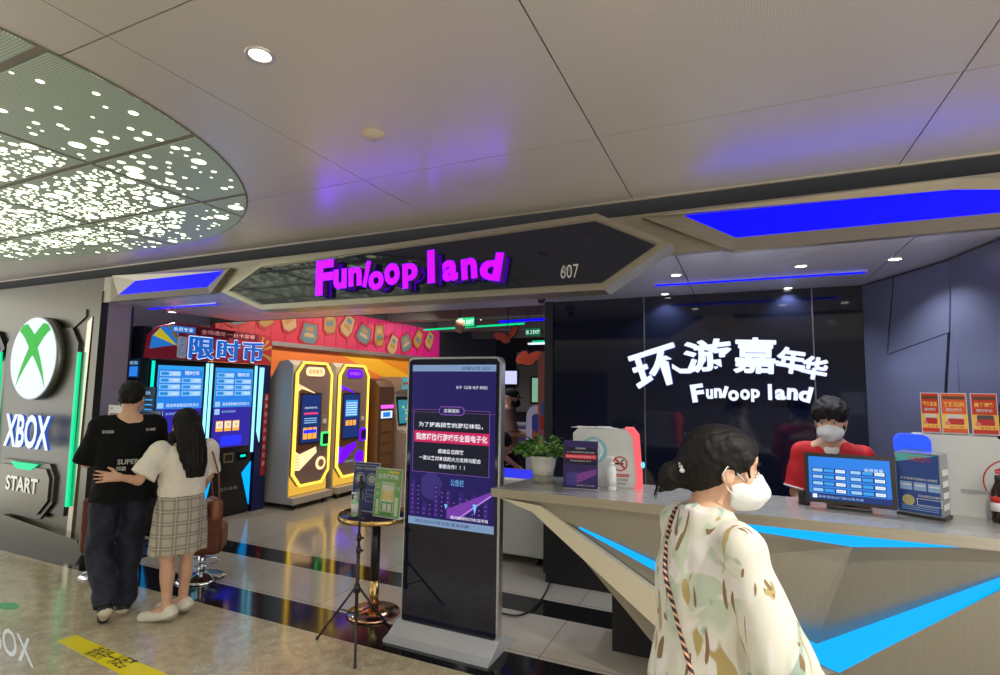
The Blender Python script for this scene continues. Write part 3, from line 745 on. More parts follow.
# side posters on the left flank of the machine
MB().bx(-6.46, -5.99, 3.70, 3.79, 0, 2.30, mat('flank_dark', (.008, .008, .02), .4)).build('flank_board')
fb = [o for o in C.objects if o.name.startswith('flank_board')][0]; tag(fb, 'tall dark flank board at the left side of the blue token machines', 'board')
def poster_on(name, fr, x, y, w, h, label, cat, bg, fn, th=.006, group=None):
    m = MB(); m.rect(fr, x, y, w, h, bg, th, th)
    fn(m, fr, x, y, w, h, th + .001)
    o = m.build(name); tag(o, label, cat, group); return o
def fn_blueposter(m, fr, x, y, w, h, d):
    m.rect(fr, x + w * .08, y + h * .1, w * .84, h * .5, M_scrblue, d); m.text('限时抢购', fr, x + w * .1, y + h * .68, w * .8, h * .2, M_scrpale, d)
frl = frY(3.70, 0, -6.46)
poster_on('wall_poster', frl, .10, 1.72, .36, .22, 'small blue poster, upper one on the dark flank of the token machines', 'poster', mat('poster_blue', (.02, .08, .22), .4), fn_blueposter)
poster_on('wall_poster', frl, .08, 1.25, .40, .40, 'blue poster with red border, lower one on the dark flank of the token machines', 'poster', mat('poster_redborder', (.2, .01, .03), .4), fn_blueposter)

# ------------------------------------------------------------------ frieze of the left wall
fz = empty('wall_frieze', (-6.6, 8, 2.3), 'pink and red graphic frieze board along the top of the yellow wall', 'frieze')
mz = mat('frieze_red', (.5, .03, .06), .45); N, L, b = nodes(mz)
tc = N.new('ShaderNodeTexCoord'); sp = N.new('ShaderNodeSeparateXYZ'); mr = N.new('ShaderNodeMapRange'); rp = N.new('ShaderNodeValToRGB')
L.new(tc.outputs['Object'], sp.inputs[0]); L.new(sp.outputs['Y'], mr.inputs[0]); mr.inputs[1].default_value = -3.5; mr.inputs[2].default_value = 3; L.new(mr.outputs[0], rp.inputs[0])
rp.color_ramp.elements[0].color = (*srgb(190, 32, 36), 1); rp.color_ramp.elements[1].color = (*srgb(215, 30, 150), 1); e = rp.color_ramp.elements.new(.45); e.color = (*srgb(205, 40, 90), 1)
L.new(rp.outputs[0], b.inputs['Base Color'])
m = MB(); m.bx(-6.64, -6.58, 5.02, 11.0, 2.34, 3.0, mz); m.build('board', fz)
MB().bx(-6.65, -6.54, 5.02, 11.0, 2.27, 2.34, mat('rail_steel', (.5, .42, .45), .3, .8)).build('lower_rail', fz)
m = MB()
for k in range(20): m.bx(-6.579, -6.576, 5.1 + k * .29, 5.11 + k * .29, 2.35, 3.0, mat('frieze_line', (.35, .02, .05), .5))
m.build('panel_joints', fz)
cols = [mat('sticker_teal', (.10, .20, .28), .5), mat('sticker_gold', (.40, .22, .06), .5), mat('sticker_cream', (.48, .32, .18), .5), mat('sticker_crimson', (.40, .02, .04), .5)]
rr = random.Random(5); frz = frX(-6.575)
for k in range(12):
    y = 5.35 + k * .47; z = 2.58 + rr.uniform(-.06, .22); m = MB(); a = rr.uniform(-.6, .6)
    def rot(P): return [(y + u * math.cos(a) - v * math.sin(a), z + u * math.sin(a) + v * math.cos(a)) for u, v in P]
    w_, h_ = (.19, .24) if k % 3 else (.24, .2)
    m.prism(rot([(-w_, -h_ * .6), (-w_ * .5, -h_), (w_ * .6, -h_), (w_, -h_ * .3), (w_ * .8, h_), (-w_ * .6, h_)]), frz, 0, .01, cols[3])
    m.prism(rot([(-w_ * .8, -h_ * .5), (-w_ * .4, -h_ * .8), (w_ * .5, -h_ * .8), (w_ * .8, -h_ * .2), (w_ * .6, h_ * .8), (-w_ * .5, h_ * .8)]), frz, .01, .014, cols[k % 3])
    m.prism(rot([(-w_ * .5, -h_ * .3), (w_ * .5, -h_ * .3), (w_ * .4, h_ * .05), (-w_ * .4, h_ * .05)]), frz, .014, .016, cols[(k + 2) % 3])
    m.prism(rot([(-w_ * .35, h_ * .2), (w_ * .35, h_ * .2), (w_ * .3, h_ * .55), (-w_ * .3, h_ * .55)]), frz, .014, .016, cols[(k + 1) % 3])
    m.build('frieze_sticker', fz)

# ------------------------------------------------------------------ two outlined self-service machines by the yellow wall
M_ledy = emis('led_yellow', (1.0, .62, .06), 2.2); M_ledv = emis('led_violet', (.10, .0, 1.0), 1.8); M_kick = emis('kick_gold', (.75, .42, .05), 1.0); M_ledg = emis('led_green', (.05, .9, .2), 1.2); M_lwarm = emis('led_warm', (1.0, .62, .32), 1.4)
M_mauve = mat('mauve_cabinet', srgb(150, 124, 116), .45, .1)
def outlined_machine(y0, label, second):
    x = -5.62; W_ = .74; fr = frX(x, y0)
    t = empty('self_service_machine', (x - .35, y0 + W_ / 2, 0), label, 'vending machine')
    prof = [(0, .16), (0, 1.95), (-.10, 2.02), (-.26, 2.0), (-.42, 1.75), (-.66, 1.1), (-.74, .16)]
    frs = Fr((x - .0, y0 + W_, 0), (1, 0, 0), (0, 0, 1))
    m = MB(); m.prism(prof, frs, 0, W_, mat('cabinet_grey', srgb(190, 184, 178), .5, .0)); m.build('cabinet', t)
    m = MB(); m.bx(x - .74, x + .12, y0 - .01, y0 + W_ + .01, .07, .16, mat('base_white', srgb(190, 180, 170), .4)); m.build('base', t)
    for a in (x - .66, x + .05):
        for b_ in (.07, W_ - .07): mm = MB(); mm.cyl((a - .02, y0 + b_, .035), (a + .02, y0 + b_, .035), .035, M_black, seg=14); mm.build('caster', t)
    OC = [(.02, .45), (.16, .28), (.58, .28), (.72, .45), (.72, 1.84), (.60, 2.0), (.14, 2.0), (.02, 1.84)]
    m = MB(); m.prism(OC, fr, 0, .05, M_mauve); m.build('front_panel', t)
    m = MB(); m.frame(OC, fr, .028, .03, .065, M_ledy); m.build('led_outline', t)
    m = MB(); m.rect(fr, .02, .17, .70, .11, M_kick, .012, .01); m.prism([(.02, .28), (.14, .28), (.02, .42)], fr, 0, .012, M_kick); m.prism([(.72, .28), (.60, .28), (.72, .42)], fr, 0, .012, M_kick); m.build('kick_light', t)
    m = MB(); m.prism(rrect(.19, 1.80, .36, .13, .06), fr, .05, .06, M_ledv if second else M_lwarm); m.text('自助售币', fr, .24, 1.835, .26, .06, emis('pill_orange', (1, .12, .02), 1) if not second else emis('pill_violet', (.35, .1, 1), 1.4), .062, bold=.01); m.build('name_pill', t)
    mm_ = M_ledv if second else M_lwarm
    for P in ([(.03, 1.70), (.03, 1.56), (.12, 1.62), (.44, 1.54), (.48, 1.50)], [(.03, .52), (.03, .78), (.14, .72), (.44, .80), (.46, .72), (.14, .50)]):
        m = MB(); m.prism(P, fr, .05, .056, mm_)
        for k in range(5): m.prism([(.035, P[0][1] + (-.03 if P[0][1] > 1 else .04) * (k + .5)), (.13, P[0][1] + (-.03 if P[0][1] > 1 else .04) * (k + .5)), (.13, P[0][1] + (-.03 if P[0][1] > 1 else .04) * (k + .5) + .006), (.035, P[0][1] + (-.03 if P[0][1] > 1 else .04) * (k + .5) + .006)], fr, .056, .058, mat('led_gap', (.5, .2, .05), .5))
        m.build('wing_light', t)
    m = MB(); m.prism([(.08, .74), (.52, .82), (.52, 1.56), (.10, 1.64)], fr, .05, .055, mat('brown_surround', (.20, .07, .02), .3)); m.rect(fr, .11, .85, .39, .71, M_black, .065, .01)
    m.rect(fr, .125, .875, .36, .66, M_scrnavy, .066); 
    if second:
        m.rect(fr, .165, 1.20, .28, .25, M_scrcyan, .067)
        for k in range(6): m.rect(fr, .175, 1.22 + k * .036, .26, .012, M_scrwhite, .068)
        for k in range(3): m.rect(fr, .18 + k * .085, 1.06, .07, .08, M_orange, .067)
    else:
        m.text('游戏币电子化', fr, .18, 1.34, .24, .03, M_scrwhite, .067); m.rect(fr, .17, 1.26, .27, .03, emis('screen_rose', (.8, .05, .2), 1), .067)
        for k in range(3): m.rect(fr, .18, 1.20 - k * .03, .24, .012, M_scrpale, .067)
        for k in range(3): m.rect(fr, .17 + k * .09, .92, .08, .16, M_orange, .067); 
        m.rect(fr, .18, 1.0, .24, .05, M_scrglow, .068)
    m.build('screen', t)
    m = MB(); m.prism(rrect(.535, .80, .15, .20, .03), fr, .05, .07, M_ledv if second else M_ledg); m.prism(rrect(.555, .825, .11, .15, .02), fr, .07, .074, M_matte); m.build('receipt_slot', t)
    m = MB(); m.prism(rrect(.56, 1.12, .07, .07, .015), fr, .05, .06, M_paper); m.text('扫码', fr, .57, 1.22, .05, .02, M_paper, .052); m.build('scan_window', t)
    m = MB(); m.disc(fr, .55, .56, .095, M_ledv if second else M_lwarm, .06, .01); m.disc(fr, .55, .56, .055, mat('speaker_mesh', (.5, .28, .15), .6) if not second else M_ledv, .064, .004); m.build('speaker', t)
    m = MB(); m.text('SELF-SERVICE', fr, .22, .50, .2, .025, M_scrpale if second else mat('brown_print', (.25, .08, .05), .5), .052); m.build('small_lettering', t)
    return t
outlined_machine(5.52, 'self-service machine outlined in yellow light with warm trims, the left one by the yellow wall', False)
outlined_machine(6.38, 'self-service machine outlined in yellow light with violet trims, the right one by the yellow wall', True)

# ------------------------------------------------------------------ arcade machines further in
def arcade(x, y, label, k, W_=.62):
    t = empty('arcade_cabinet', (x - .35, y + W_ / 2, 0), label, 'arcade machine'); fr = frX(x, y)
    frs = Fr((x, y + W_, 0), (1, 0, 0), (0, 0, 1)); wc = mat('cabinet_cream', srgb(200, 180, 165), .4)
    m = MB(); m.prism([(0, 0), (0, .82), (-.28, .92), (-.36, 1.56), (-.22, 1.62), (-.22, 1.84), (-.7, 1.84), (-.75, 0)], frs, 0, W_, wc); m.build('cabinet', t)
    fs = Fr((x - .29, y, .95), (0, 1, 0), (-.12, 0, 1)); m = MB(); m.rect(fs, .04, .02, W_ - .08, .52, M_black, .01, .01); m.rect(fs, .08, .06, W_ - .16, .42, [emis('game_teal', (.03, .22, .28), 1), emis('game_green', (.06, .25, .12), 1)][k % 2], .012)
    r2 = random.Random(k)
    for q in range(14): m.rect(fs, .09 + r2.random() * (W_ - .24), .08 + r2.random() * .34, .05, .035, [M_orange, M_scrcyan, emis('game_lime', (.3, .8, .1), .9), emis('game_red', (.9, .1, .05), .9)][q % 4], .0125 + q * .0002)
    m.build('screen', t)
    m = MB(); m.rect(fr, .02, 1.62, W_ - .04, .21, mat('marquee_teal', (.05, .35, .4), .5, emit=(.05, .3, .35), es=.5), -.21, .0)
    for q in range(12): m.rect(fr, .04 + r2.random() * (W_ - .16), 1.64 + r2.random() * .12, .07, .05, [mat('mq_red', (.6, .05, .03), .5), M_paper, mat('mq_yel', (.8, .5, .05), .5)][q % 3], -.208 + q * .0003)
    m.build('marquee', t)
    fc = Fr((x - .0, y, .83), (0, 1, 0), (-.28, 0, .10)); m = MB(); m.rect(fc, .03, .03, W_ - .06, .22, mat('control_panel', (.5, .42, .38), .4), .012, .012); m.build('control_panel', t)
    for q in range(4):
        mm = MB(); c_ = fc.pt(.12 + q * .12, .13, .012); mm.cyl(c_, c_ + fc.n * .02, .022, [M_scrblue, mat('button_red', (.6, .02, .02), .3)][q % 2], seg=12); mm.build('button', t)
    m = MB(); m.rect(fr, .2, .25, .18, .22, M_black, .006, .006); m.build('coin_door', t); m = MB(); m.rect(fr, .35, .62, .1, .08, M_black, .006, .006); m.build('card_reader', t)
arcade(-5.3, 7.95, 'cream arcade cabinet with a bright screen, the left one behind the violet machine', 0)
arcade(-5.3, 8.65, 'cream arcade cabinet with a bright screen, right beside the tall screen stand', 1)
# tall dark narrow machine between
t = empty('prize_machine', (-5.6, 7.45, 0), 'narrow brown prize machine with pink light, right of the violet-trimmed machine', 'arcade machine')
fr = frX(-5.45, 7.25); frs = Fr((-5.45, 7.65, 0), (1, 0, 0), (0, 0, 1))
MB().prism([(0, 0), (0, 1.66), (-.08, 1.76), (-.2, 1.8), (-.6, 1.8), (-.6, 0)], frs, 0, .42, mat('brown_cabinet', (.12, .05, .03), .35)).build('cabinet', t)
m = MB(); m.rect(fr, .04, 1.3, .34, .06, emis('pink_bar', (.9, .1, .8), 1.2), .01, .01); m.rect(fr, .05, 1.14, .3, .12, M_scrwhite, .01, .01); m.rect(fr, .09, 1.16, .2, .08, M_scrblue, .011); m.build('display', t)
m = MB(); m.rect(fr, .05, .3, .32, .8, mat('window_brown', (.25, .12, .04), .1), .008, .008)
for k in range(4): m.rect(fr, .07, .36 + k * .18, .28, .02, M_gold, .01)
m.build('prize_window', t)

# track spotlights, added to brighten the yellow wall
for i, (x, y) in enumerate(((-4.9, 5.6), (-4.9, 6.8), (-4.9, 8.4), (-4.9, 10.0))):
    t = empty('track_spotlight', (x, y, 3.3), ['black track spotlight in the shop nearest the entrance, aimed at the yellow wall', 'second black track spotlight from the entrance, aimed at the yellow wall', 'third black track spotlight from the entrance, above the arcade cabinets', 'black track spotlight farthest back along the yellow wall'][i], 'ceiling light')
    MB().cyl((x, y, 3.18), (x, y, 3.3), .012, M_black, seg=8).build('stem', t)
    MB().cyl((x + .03, y, 3.2), (x - .09, y, 3.12), .045, M_black, seg=16).build('lamp_head', t)
    m = MB(); m.cyl((x - .088, y, 3.121), (x - .092, y, 3.119), .038, M_lampw, seg=16); m.build('lamp_lens', t)
    lamp('spot_bulb', 'SPOT', (-.12, 0, -.21), 55, (1, .86, .62), .04, (0, -math.radians(-48), 0), 2.3, parent=t, blend=.7)
# ------------------------------------------------------------------ tall screen stand in front
KY = 3.22
t = empty('screen_stand', (-1.83, KY + .03, 0), 'tall free-standing advertising screen with black front and silver edge', 'screen')
fk = frY(KY, 0, -2.18); KW, KH0, KH1 = .735, .06, 1.885
m = MB(); m.prism(rrect(0, KH0, KW, KH1 - KH0, .045, 6), Fr((-2.18, KY + .06, 0), (1, 0, 0), (0, 0, 1)), 0, .058, M_alu, smooth=False); m.build('housing', t)
m = MB(); m.prism(rrect(.006, KH0 + .006, KW - .012, KH1 - KH0 - .012, .04, 6), fk, 0, .004, mat('edge_silver', (.75, .75, .77), .25, .9)); m.prism(rrect(.014, KH0 + .014, KW - .028, KH1 - KH0 - .028, .034, 6), fk, .004, .007, M_glassblk); m.build('glass_front', t)
def K(px, py): q = on(px, py, 'y', KY); return (q.x + 2.18, q.z)
def krect(m, px0, py0, px1, py1, mm, d): a = K(px0, py1); b_ = K(px1, py0); m.rect(fk, a[0], a[1], b_[0] - a[0], b_[1] - a[1], mm, d)
fk2 = fk
scr = MB(); x0, x1 = .045, .70; z0, z1 = .735, 1.83
D = .008
kbar = emis('kiosk_bar', (.22, .34, .55), .8); kbg = emis('kiosk_purple', (.015, .009, .10), .9); kbg2 = emis('kiosk_dark', (.006, .008, .02), 1.0); kline = emis('kiosk_line', (.20, .08, .36), .9); kred = emis('kiosk_red', (.55, .015, .10), .95)
kw_ = emis('kiosk_white', (.85, .85, .92), .95); kb = emis('kiosk_blue', (.03, .10, .55), 1.0)
scr.rect(fk, x0, z0, x1 - x0, z1 - z0, kbg, D); scr.rect(fk, x0, 1.785, x1 - x0, .045, kbar, D + .001); scr.rect(fk, x0, z0, x1 - x0, .05, kbar, D + .001)
scr.text('店铺公告 2021', fk, .44, 1.795, .22, .022, kbg, D + .002); scr.text('请以店内公告为准 敬请谅解', fk, .10, .75, .42, .022, kbg, D + .002)
scr.text('关于《公告·电子·规定》', fk, .40, 1.665, .24, .022, kw_, D + .002)
scr.rect(fk, x0, 1.50, x1 - x0, .002, kline, D + .002); scr.rect(fk, x0 + .02, 1.09, x1 - x0 - .06, .43, kbg2, D + .001)
scr.frame([(x0 + .02, 1.09), (x1 - .04, 1.09), (x1 - .04, 1.52), (x0 + .02, 1.52)], fk, .003, D, D + .003, kline)
scr.prism(rrect(.27, 1.485, .20, .06, .03), fk, D, D + .004, kline); scr.prism(rrect(.276, 1.491, .188, .048, .024), fk, D, D + .005, kbg); scr.text('店铺通知', fk, .31, 1.503, .12, .026, kw_, D + .006)
scr.text('为了提高顾客的游玩体验，', fk, .11, 1.40, .50, .034, kw_, D + .003, bold=.012)
scr.rect(fk, .075, 1.295, .585, .078, kred, D + .003); scr.text('我店将执行游戏币全面电子化', fk, .09, 1.31, .555, .048, kw_, D + .004, bold=.018)
scr.text('感谢各位顾客', fk, .27, 1.225, .20, .03, kw_, D + .003, bold=.012); scr.text('一直以来对本店的大力支持与配合', fk, .12, 1.175, .48, .03, kw_, D + .003, bold=.012); scr.text('谢谢合作！！！', fk, .28, 1.125, .20, .03, kw_, D + .003, bold=.012)
# night city artwork below the notice
rk = random.Random(2)
for k in range(13):
    bx_ = .06 + k * .047; h_ = rk.uniform(.08, .24); scr.rect(fk, bx_, .80, .036, h_, emis('city_%d' % (k % 2), [(.03, .012, .13), (.012, .008, .07)][k % 2], 1), D + .0015)
    for r in range(int(h_ / .03)): scr.rect(fk, bx_ + .008, .81 + r * .03, .012, .008, emis('city_window', (.25, .08, .6), .8), D + .002)
scr.prism([(.35, .80), (.45, .80), (.70, .99), (.70, 1.01), (.35, .86)], fk, D, D + .0025, emis('city_road', (.16, .04, .34), 1)); scr.prism([(.42, .80), (.43, .80), (.70, .985), (.70, .995)], fk, D, D + .003, emis('city_road_line', (.5, .25, .8), 1))
scr.text('公告栏', fk, .375, 1.015, .10, .045, emis('neon_cyan', (.15, .5, .9), 1), D + .003)
scr.prism([(.545, .91), (.575, .91), (.56, .845)], fk, D, D + .004, emis('neon_cyan')); scr.prism([(.33, .89), (.355, .89), (.342, .86)], fk, D, D + .004, emis('neon_cyan'))
scr.disc(fk, .22, 1.0, .09, emis('city_moon', (.035, .025, .15), 1), D + .0012)
scr.text('最终解释权归本店所有', fk, .38, .80, .28, .022, kw_, D + .004)
scr.build('screen', t)
# foot: a flat plate with sloping front
m = MB(); frs = Fr((-2.2, 0, 0), (0, 1, 0), (0, 0, 1))
m.mats = []; M_foot = mat('silver_foot', (.55, .56, .58), .35, .35)
P = [(3.05, .0), (3.05, .018), (3.10, .03), (3.205, .085), (3.285, .085), (3.39, .03), (3.44, .018), (3.44, 0)]
m.prism(P, frs, .0, .77, M_foot); m.build('foot', t)

# ------------------------------------------------------------------ round table
t = empty('round_table', (-2.53, 3.38, 0), 'small round high table with brass rim and black column left of the tall screen', 'table')
c_ = (-2.53, 3.38, 0)
MB().lathe([(0, 0), (.19, 0), (.195, .006), (.19, .018), (.05, .026), (0, .026)], c_, mat('brass_base', (.60, .34, .22), .15, 1.)).build('foot', t)
MB().cyl((c_[0], c_[1], .026), (c_[0], c_[1], .24), .036, M_gold, seg=28).build('brass_sleeve', t)
MB().cyl((c_[0], c_[1], .24), (c_[0], c_[1], .69), .034, M_black, seg=28).build('column', t)
m = MB(); m.lathe([(0, .69), (.27, .69), (.275, .70), (.275, .722), (0, .722)], c_, mat('purple_black_top', (.03, .015, .05), .12)); m.build('tabletop', t)
MB().lathe([(.276, .692), (.284, .694), (.284, .726), (.276, .728), (.274, .72)], c_, M_gold).build('rim', t)
TZ = .728
def easel(name, label, cx, cy, w_, h_, rz, bg, fn, tilt=.16, z=TZ, cat='sign'):
    """an acrylic card holder leaning back on its foot"""
    t = empty(name, (cx, cy, z), label, cat)
    u = Vector((math.cos(rz), math.sin(rz), 0)); nrm = Vector((math.sin(rz), -math.cos(rz), 0))
    v = Vector((0, 0, 1)) * math.cos(tilt) - nrm * math.sin(tilt)
    o = Vector((cx, cy, z + .004)) - u * w_ / 2; fr = Fr(o, u, v)
    m = MB(); m.rect(fr, 0, 0, w_, h_, mat('acrylic', (.75, .75, .78), .1), 0, .004)
    b0 = Vector((cx, cy, z)); 
    m.prism([(0, 0), (w_, 0), (w_, h_ * .0 + .002), (0, .002)], Fr(Vector((cx, cy, z)) - u * w_ / 2, u, -nrm), 0, .004, mat('acrylic'))
    m.prism([(0, 0), (w_, 0), (w_, .07), (0, .07)], Fr(Vector((cx, cy, z)) - u * w_ / 2, u, -nrm), 0, .004, mat('acrylic'))
    m.build('holder', t)
    m = MB(); m.rect(fr, .004, .004, w_ - .008, h_ - .008, bg, .002, .001); fn(m, fr, w_, h_, .003); m.build('card', t)
    return t
navy = mat('card_navy', srgb(40, 52, 110), .4); wht = mat('card_white', srgb(205, 205, 200), .5); grn = mat('card_green', srgb(108, 160, 84), .4); lgrn = mat('card_lightgreen', srgb(190, 210, 170), .5); yel = mat('card_yellow', srgb(215, 190, 60), .5); ltg = mat('card_greyblue', srgb(150, 160, 165), .5)
def card_navy_fn(m, fr, w, h, d):
    m.text('免费体验 人气游戏 新会员专享', fr, w * .08, h * .84, w * .84, h * .06, wht, d); m.rect(fr, w * .05, h * .93, w * .9, h * .015, ltg, d)
    for a, b_ in ((.27, .66), (.73, .66), (.27, .30)):
        m.disc(fr, w * a, h * b_, w * .20, ltg, d); m.ring(fr, w * a, h * b_, w * .17, w * .03, navy, d + .001); m.ring(fr, w * a, h * b_, w * .10, w * .02, wht, d + .001)
        m.text('游戏币', fr, w * (a - .1), h * b_ - .008, w * .2, .016, wht, d + .002)
    for y in (.40, .26): m.frame([(w * .55, h * (y - .06)), (w * .9, h * (y - .06)), (w * .9, h * (y + .04)), (w * .55, h * (y + .04))], fr, .002, d - .001, d + .001, wht)
def card_green_fn(m, fr, w, h, d):
    m.text('出示健康码', fr, w * .12, h * .78, w * .76, h * .11, wht, d, bold=.03); m.rect(fr, w * .5, h * .91, w * .4, h * .04, yel, d)
    m.frame([(w * .26, h * .12), (w * .76, h * .12), (w * .76, h * .72), (w * .26, h * .72)], fr, .004, d - .001, d + .001, wht)
    m.rect(fr, w * .30, h * .32, w * .42, h * .34, wht, d); m.rect(fr, w * .32, h * .36, w * .38, h * .18, yel, d + .001); m.text('72', fr, w * .38, h * .385, w * .26, h * .13, wht, d + .002, bold=.02)
    for k in range(5): m.rect(fr, w * (.31 + .08 * k), h * .67, w * .06, h * .03, wht, d)
    m.rect(fr, w * .36, h * .14, w * .13, h * .14, wht, d); m.rect(fr, w * .54, h * .14, w * .13, h * .14, wht, d)
    for a, b_, c_, e_ in ((.10, .05, .10, .30), (.80, .05, .12, .38)): m.rect(fr, w * a, h * b_, w * c_, h * e_, lgrn, d)
    m.text('G', fr, w * .07, h * .58, w * .12, h * .10, lgrn, d); m.text('H', fr, w * .07, h * .42, w * .10, h * .09, lgrn, d); m.text('N', fr, w * .83, h * .56, w * .12, h * .10, lgrn, d)
    m.text('请出示绿码', fr, w * .3, h * .045, w * .4, h * .05, mat('card_darkgreen', (.03, .12, .03), .5), d)
easel('card_stand', 'navy blue card in an acrylic stand on the round table, behind the green one', -2.64, 3.36, .235, .36, .05, navy, card_navy_fn, .08)
easel('card_stand', 'green card in an acrylic stand on the round table, next to the tall screen', -2.37, 3.27, .245, .345, -.06, grn, card_green_fn, .08)
def pump_bottle(name, x, y, z, r, h, label, body, parent_col=M_white):
    t = empty(name, (x, y, z), label, 'bottle')
    MB().lathe([(0, 0), (r * .95, 0), (r, .006), (r, h * .62), (r * .8, h * .70), (r * .38, h * .74), (r * .38, h * .78), (0, h * .78)], (x, y, z), body, 20).build('bottle_body', t)
    MB().cyl((x, y, z + h * .76), (x, y, z + h * .84), r * .45, M_white, seg=16).build('collar', t)
    m = MB(); m.cyl((x, y, z + h * .84), (x, y, z + h * .95), r * .14, M_white, seg=10); m.box((x - r * .35, y, z + h * .97), (r * 1.5, r * .55, h * .05), M_white, bev=.002); m.cyl((x - r * 1.0, y, z + h * .97), (x - r * 1.35, y, z + h * .93), r * .12, M_white, seg=8); m.build('pump', t)
    m = MB(); m.cyl((x, y, z + h * .12), (x, y, z + h * .55), r * 1.015, mat('label_' + name, (.7, .72, .7), .4), seg=24); m.build('bottle_label', t)
    return t
pump_bottle('hand_gel_bottle', -2.60, 3.21, TZ, .026, .17, 'small pump bottle with greenish gel in front of the navy card', mat('gel_green', (.35, .6, .35), .15))
# ------------------------------------------------------------------ tripod
c0 = Vector((-2.33, 2.93, 0))
t = empty('tripod_stand', c0, 'thin black tripod stand in front of the round table', 'tripod')
MB().cyl(c0 + Vector((0, 0, .17)), c0 + Vector((0, 0, .62)), .011, M_black, seg=12).build('lower_tube', t)
MB().cyl(c0 + Vector((0, 0, .60)), c0 + Vector((0, 0, 1.0)), .008, M_black, seg=12).build('upper_tube', t)
for z in (.60, .68): 
    m = MB(); m.cyl(c0 + Vector((0, 0, z - .02)), c0 + Vector((0, 0, z + .02)), .016, M_black, seg=12); m.cyl(c0 + Vector((0, 0, z)), c0 + Vector((.035, 0, z)), .008, M_black, seg=8); m.build('clamp', t)
m = MB(); m.box(c0 + Vector((0, 0, 1.02)), (.03, .03, .05), M_black, bev=.006); m.cyl(c0 + Vector((0, 0, 1.04)), c0 + Vector((0, 0, 1.08)), .010, M_black, seg=10); m.cyl(c0 + Vector((-.02, 0, 1.01)), c0 + Vector((.05, -.02, 1.02)), .007, M_black, seg=8); m.build('phone_mount', t)
MB().cyl(c0 + Vector((0, 0, .33)), c0 + Vector((0, 0, .38)), .02, M_black, seg=12).build('hub', t)
MB().cyl(c0 + Vector((0, 0, .18)), c0 + Vector((0, 0, .21)), .017, M_black, seg=12).build('lower_hub', t)
for fx_, fy_ in ((-2.60, 2.88), (-2.14, 2.70), (-2.23, 3.19)):
    f_ = Vector((fx_, fy_, .012)); m = MB(); m.tube([c0 + Vector((0, 0, .35)) + (f_ - c0).normalized() * .02, f_], .008, M_black, 8); lg = m.build('leg', t)
    mid = c0.lerp(f_, .42) + Vector((0, 0, .21)); m = MB(); m.tube([c0 + Vector((0, 0, .195)), mid], .005, M_black, 6); m.build('brace', lg)
    MB().ell(f_, (.012, .012, .012), M_black, 10, 6).build('rubber_foot', lg)

# ------------------------------------------------------------------ bar stools and info boards by the token machines
def bar_stool(x, y, rz, label, seat=True):
    t = empty('bar_stool', (x, y, 0), label, 'stool')
    MB().lathe([(0, 0), (.19, 0), (.20, .008), (.17, .022), (.06, .045), (.03, .06), (0, .06)], (x, y, 0), M_chrome).build('base', t)
    MB().cyl((x, y, .05), (x, y, .24), .03, M_chrome, seg=20).build('column', t)
    b = MB(); leather = mat('brown_leather', (.14, .035, .015), .45)
    h = hdg(rz); s_ = Vector((-h.y, h.x, 0))
    b.box((x, y, .34), (.34, .34, .22), leather, rz, .04, seg=4); b.build('seat', t)
    b = MB(); c_ = Vector((x, y, .53)) - h * .145; b.box(c_, (.05, .33, .30), leather, rz, .024, seg=4); b.build('backrest', t)
    b = MB(); R_ = [Vector((x, y, .14)) + (h * math.cos(a) + s_ * math.sin(a)) * .13 for a in [2 * PI * i / 24 for i in range(24)]]; b.tube(R_, .008, M_chrome, 8, True); b.build('footrest', t)
    return t
bar_stool(-4.30, 3.30, 2.3, 'low brown leather swivel stool with round chrome base behind the girl')
bar_stool(-5.15, 3.02, 2.3, 'low brown leather swivel stool with chrome base beyond the man, beside the entrance pillar')
def info_stand(x, y, zb, w_, h_, rz, label, bg, fn):
    t = empty('info_stand', (x, y, 0), label, 'sign stand')
    MB().box((x, y, .01), (.30, .26, .02), M_black, rz, .004).build('base_plate', t)
    MB().cyl((x, y, .02), (x, y, zb + .04), .012, M_black, seg=12).build('pole', t)
    u = Vector((math.cos(rz), math.sin(rz), 0)); nrm = Vector((math.sin(rz), -math.cos(rz), 0))
    fr = Fr(Vector((x, y, zb)) - u * w_ / 2 + nrm * .02, u, Vector((0, 0, 1)))
    m = MB(); m.rect(fr, 0, 0, w_, h_, M_black, 0, .014); m.build('board', t)
    m = MB(); m.rect(fr, .008, .008, w_ - .016, h_ - .016, bg, .001); fn(m, fr, w_, h_, .002); m.build('notice', t)
def fn_brown(m, fr, w, h, d):
    m.prism([(w * .1, h * .1), (w * .9, h * .1), (w * .9, h * .6), (w * .6, h * .75), (w * .1, h * .75)], fr, d - .001, d, mat('notice_brown', srgb(150, 90, 70), .5)); m.text('温馨提示', fr, w * .3, h * .5, w * .4, h * .12, wht, d + .001); m.text('CARD', fr, w * .08, h * .85, w * .2, h * .07, mat('notice_ink', (.1, .1, .12), .5), d)
def fn_blue(m, fr, w, h, d):
    m.text('会员套餐', fr, w * .1, h * .84, w * .6, h * .07, M_scrpale, d)
    for k in range(3): m.rect(fr, w * .15, h * (.72 - .1 * k), w * .7, h * .03, M_scrcyan, d)
    m.prism([(w * .05, h * .1), (w * .95, h * .1), (w * .95, h * .45), (w * .5, h * .3), (w * .05, h * .35)], fr, d - .001, d, mat('notice_teal', (.02, .22, .38), .4))
def fn_white(m, fr, w, h, d):
    m.rect(fr, w * .03, h * .62, w * .94, h * .34, mat('notice_navy', (.03, .10, .22), .4), d); m.text('自助购币须知', fr, w * .15, h * .68, w * .7, h * .2, wht, d + .001, bold=.02)
    for k in range(3): m.rect(fr, w * .1, h * (.45 - .14 * k), w * .75, h * .05, ltg, d)
